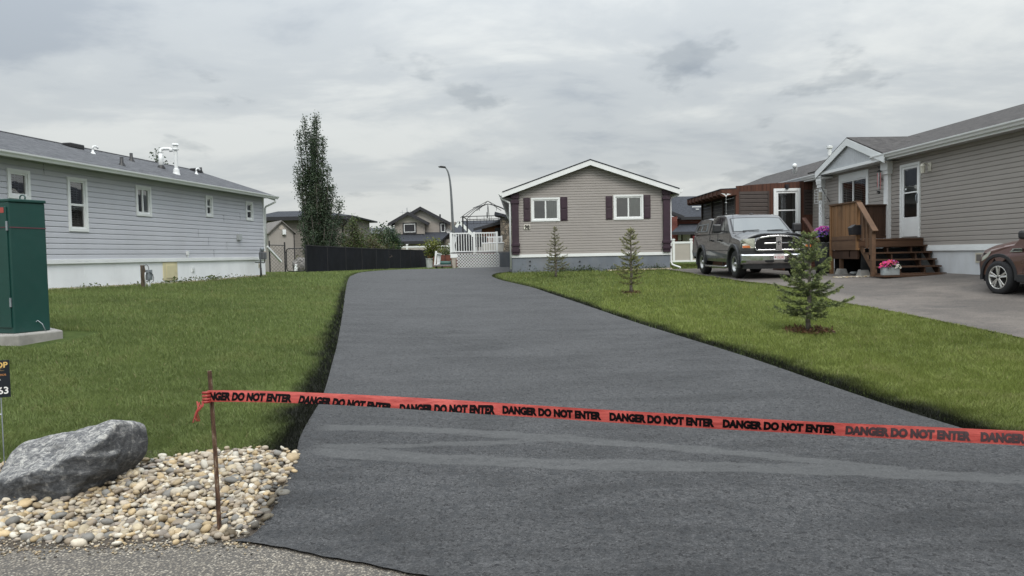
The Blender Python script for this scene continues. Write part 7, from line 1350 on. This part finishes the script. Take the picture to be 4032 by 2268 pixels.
    ol=[(-1,.90),(-.99,1.02),(-.93,1.10),(-.8,1.15),(-.4,1.185),(0,1.195),(.4,1.185),(.8,1.15),(.93,1.10),(.99,1.02),(1,.90),(.97,.83),(.9,.80),(-.9,.80),(-.97,.83)]
    gr=[gpt(s_,z) for s_,z in ol]; g_=MB().add([Vector((p.x,.045,p.z)) for p in gr],[tuple(range(len(gr)))]).build('grille',wheelarch,T); mb=MB()
    for p_,q_ in zip(gr,gr[1:]+gr[:1]): mb.beam(p_,q_,.05,.05,(0,-1,0))
    mb.beam(gpt(-.98,.985),gpt(-.0,.995),.03,.045,(0,0,1)).beam(gpt(.98,.985),gpt(0,.995),.03,.045,(0,0,1)); mb.box(-.085,.085,.015,.05,.81,1.18); mb.build('grille_surround',chrome,g_,bev=.008)
    em=MB().prism([(-.055,1.055),(-.03,1.065),(0,1.05),(.03,1.065),(.055,1.055),(.045,1.01),(.02,.965),(0,.945),(-.02,.965),(-.045,1.01)],.005,.016).build('emblem_plate',black,g_); MB().lathe([(0,.0),(.020,.002),(.022,.01)],(-.034,-.006,1.035),10,'y').lathe([(0,.0),(.020,.002),(.022,.01)],(.034,-.006,1.035),10,'y').lathe([(0,.0),(.018,.002),(.02,.01)],(0,-.006,.985),10,'y').beam((0,0,.965),(0,0,1.03),.014,.02).build('emblem',chrome,g_)
    # bumper
    bo=[(.0,.46),(-.03,.52),(-.03,.66),(.0,.70),(.06,.71),(.14,.70),(.14,.42),(.05,.41)]
    def fb(s_,y,z): a=abs(s_); return (s_*1.0,y+.05+.27*max(0,a-.35)**2.2*1.6,z)
    bp=loft(bo,SL_,fb).build('bumper',chrome,T,bev=.012); loft([(.02,.70),(.02,.79),(.16,.82),(.16,.68)],SL_,lambda s_,y,z:(s_*.985,y+.06+.24*max(0,abs(s_)-.35)**2.2*1.6,z)).build('bumper_cover',plastic,T); loft([(.05,.28),(.02,.42),(.2,.44),(.2,.28)],SL_,lambda s_,y,z:(s_*.92,y+.06+.24*max(0,abs(s_)-.35)**2.2*1.6,z)).build('air_dam',plastic,T)
    for sd in (-1,1): MB().prism([(sd*.26-.13,.485),(sd*.26-.10,.525),(sd*.26+.10,.525),(sd*.26+.13,.485),(sd*.26+.08,.455),(sd*.26-.08,.455)],.012,.03).build('tow_slot',wheelarch,bp)
    pl_=MB().box(-.152,.152,-.005,.008,.535,.69).build('number_plate',mat('plate_white',(.68,.66,.66),.4),T,bev=.004); rd=mat('plate_red',(.42,.07,.08),.5)
    text_on('plate_text','OILERS',.098,rd,pl_,(.035,-.006,.565),(1,0,0),(0,0,1),.01,'CENTER',.66); text_on('plate_state','Alberta',.03,rd,pl_,(.0,-.006,.66),(1,0,0),(0,0,1),0,'CENTER',1); MB().lathe([(0,-.0075),(.026,-.0075)],(-.112,0,.605),14,'y').build('plate_mark',mat('plate_emblem',(.30,.12,.12),.5),pl_)
    MB().tube([(-.82,1.5,1.36),(-.83,1.55,2.12)],.006,5).build('antenna',blackm,T); MB().lathe([(0,.03),(.06,.02),(.07,0)],(.0,2.35,1.915),10).build('roof_marker',black,T); MB().box(-.4,.4,.2,5.3,.40,.55).build('chassis',wheelarch,T); MB().box(-.95,.95,5.72,5.82,.5,.68).build('rear_bumper',chrome,T,bev=.02)
    for sd in (-1,1): MB().box(sd*.80,sd*.97,5.70,5.75,.95,1.3).build('tail_light',mat('tail_red',(.25,.01,.01),.3),T,bev=.01)
    # inside seen through the glass: headrests read as dark shapes
pickup()
def suv():
    # car local: forward = -y ; wheel front-left visible. world heading pi: nose away from the street
    wy=.92; rz=R(180+8.5); cw=GD(2512,742); r_=.35; Wd=.90; T=thing('parked_suv','maroon compact SUV parked nose towards the house at the right edge','car',(0,0,0),rz)
    lx_,ly_=(Wd-.11),wy; c,s_=math.cos(rz),math.sin(rz); wx=cw.x+.12; wyw=cw.y+.05; T.location=(wx-(lx_*c-ly_*s_),wyw-(lx_*s_+ly_*c),hh(cw.x,cw.y)); paint=carpaint('maroon_paint',(.125,.058,.046),.45); cl=mat('cladding_black',(.018,.018,.02),.6)
    fy,ry=.92,3.61; ar=.41
    out=[(.06,.42),(.02,.62),(.06,.80),(.20,.92),(.5,1.01),(1.0,1.085),(1.25,1.12),(1.4,1.14),(4.25,1.12),(4.46,1.0),(4.50,.6),(4.40,.40),(ry+ar+.02,.36)]+arc(ry,.36,ar,10,170)+[(ry-ar-.02,.30),(fy+ar+.02,.30)]+arc(fy,.36,ar,10,170)+[(fy-ar+.02,.36)]
    def fn(s,y,z):
        a=abs(s); x=s*Wd
        if z>.95: x*=1-.06*(z-.95)/.2
        if y<1.35 and z>.75: z-=.13*max(0,(a-.6)/.4)**2
        if y<.9: y+=.42*a**4*(1-y/.9); x*=1-.05*a*(1-y/.9)
        if y>4: y-=.15*a**4
        return (x,y,z)
    body=loft(out,SL_,fn).build('body',paint,T,bev=.012)
    cab=[(1.12,1.10),(1.95,1.56),(2.25,1.66),(3.2,1.68),(4.0,1.60),(4.35,1.12)]
    def fc(s,y,z): k=(z-1.1)/.58; a=abs(s); return (s*Wd*(.94-.17*k),y+(.22*a**3*(1-k*.6) if y<2.4 else 0),z-(.04*a**4 if z>1.5 else 0))
    loft(cab,SL_,fc).build('cab',paint,T,bev=.015)
    mb=MB(); n=12
    for j in range(2):
        for i in range(n+1):
            s=-.92+1.84*i/n; u=(.04,.97)[j]; mb.v.append(Vector(fc(s,1.14+.80*u,1.115+.44*u))+Vector((0,-.005,.008)))
    mb.f=[(i,i+1,n+2+i,n+1+i) for i in range(n)]; mb.build('windscreen',cgl,T,fixn=False,smooth=True)
    for sd in (-1,1):
        for nm,pl in (('door_window',[(1.75,1.15),(2.30,1.58),(2.72,1.62),(2.74,1.14)]),('rear_door_window',[(2.80,1.14),(2.78,1.62),(3.35,1.60),(3.62,1.15)]),('quarter_window',[(3.68,1.16),(3.50,1.58),(3.88,1.53),(4.1,1.2)])):
            a=[Vector(fc(sd,y,z))+Vector((sd*.006,0,0)) for y,z in pl]; MB().add(a,[tuple(range(len(a)))]).build(nm,cg,T)
        for cy in (fy,ry): o_=arc(cy,.36,ar+.06,-8,188,18)+arc(cy,.36,ar-.005,188,-8,18); MB().prism(o_,sd*(Wd-.04),sd*(Wd+.012),'x').build('arch_cladding',cl,T,bev=.008)
        MB().box(sd*(Wd-.03),sd*(Wd+.01),fy+ar+.05,ry-ar-.05,.27,.42).build('sill_cladding',cl,T,bev=.01)
        sm=MB(); 
        for yy in (1.52,2.76,3.75): sm.beam((sd*(Wd+.001),yy,.44),(sd*(Wd*.95),yy,1.12),.006,.008)
        sm.build('door_seam',wheelarch,T)
        MB().box(sd*(Wd-.02),sd*(Wd+.03),2.4,2.62,.96,.99).build('door_handle',chrome,T,bev=.01)
        vt_=MB().prism([(1.20,.86),(1.50,.865),(1.50,.93),(1.28,.93)],sd*(Wd+.006),sd*(Wd-.02),'x').build('side_vent',chrome,T); MB().prism([(1.26,.878),(1.50,.882),(1.50,.915),(1.31,.915)],sd*(Wd+.009),sd*(Wd),'x').build('vent_insert',black,vt_)
        mr=MB().box(sd*(Wd+.05),sd*(Wd+.27),1.66,1.80,1.10,1.27).build('mirror',cl,T,bev=.05); MB().prism([(sd*(Wd+.075),1.13),(sd*(Wd+.245),1.13),(sd*(Wd+.235),1.245),(sd*(Wd+.09),1.245)],1.802,1.806).build('mirror_glass',mat('mirror_silver',(.8,.82,.82),.03,metal=1),mr); MB().beam((sd*(Wd-.1),1.72,1.12),(sd*(Wd+.1),1.74,1.15),.07,.05).build('mirror_arm',cl,mr)
        hp_=[Vector(fn(sd*.99,y,z))+Vector((sd*.012,-.012,.012)) for y,z in ((.12,.78),(.16,.87),(.52,.98),(.60,.985),(.40,.86))]; MB().add(hp_,[tuple(range(5))]).build('headlight',headl,T)
        for yy in (fy,ry): wheel(T,sd*(Wd-.10),yy,r_,.235,mat('alloy_silver',(.60,.59,.56),.25,metal=.7,var=.04),sd,5,.67)
    MB().box(-Wd+.03,Wd-.03,fy-.42,fy+.42,.34,.84).box(-Wd+.03,Wd-.03,ry-.42,ry+.42,.34,.84).build('wheel_well',wheelarch,T); MB().box(-.5,.5,.02,.1,.45,.75).build('grille',black,T); MB().box(-.6,.6,.2,4.3,.25,.4).build('chassis',wheelarch,T)
    for sd in (-1,1): MB().box(sd*.68,sd*.86,4.30,4.44,.85,1.1).build('tail_light',MC['tail_red'],T,bev=.02)
    MB().box(-.15,.15,4.48,4.51,.7,.85).build('plate_recess',black,T)
suv()
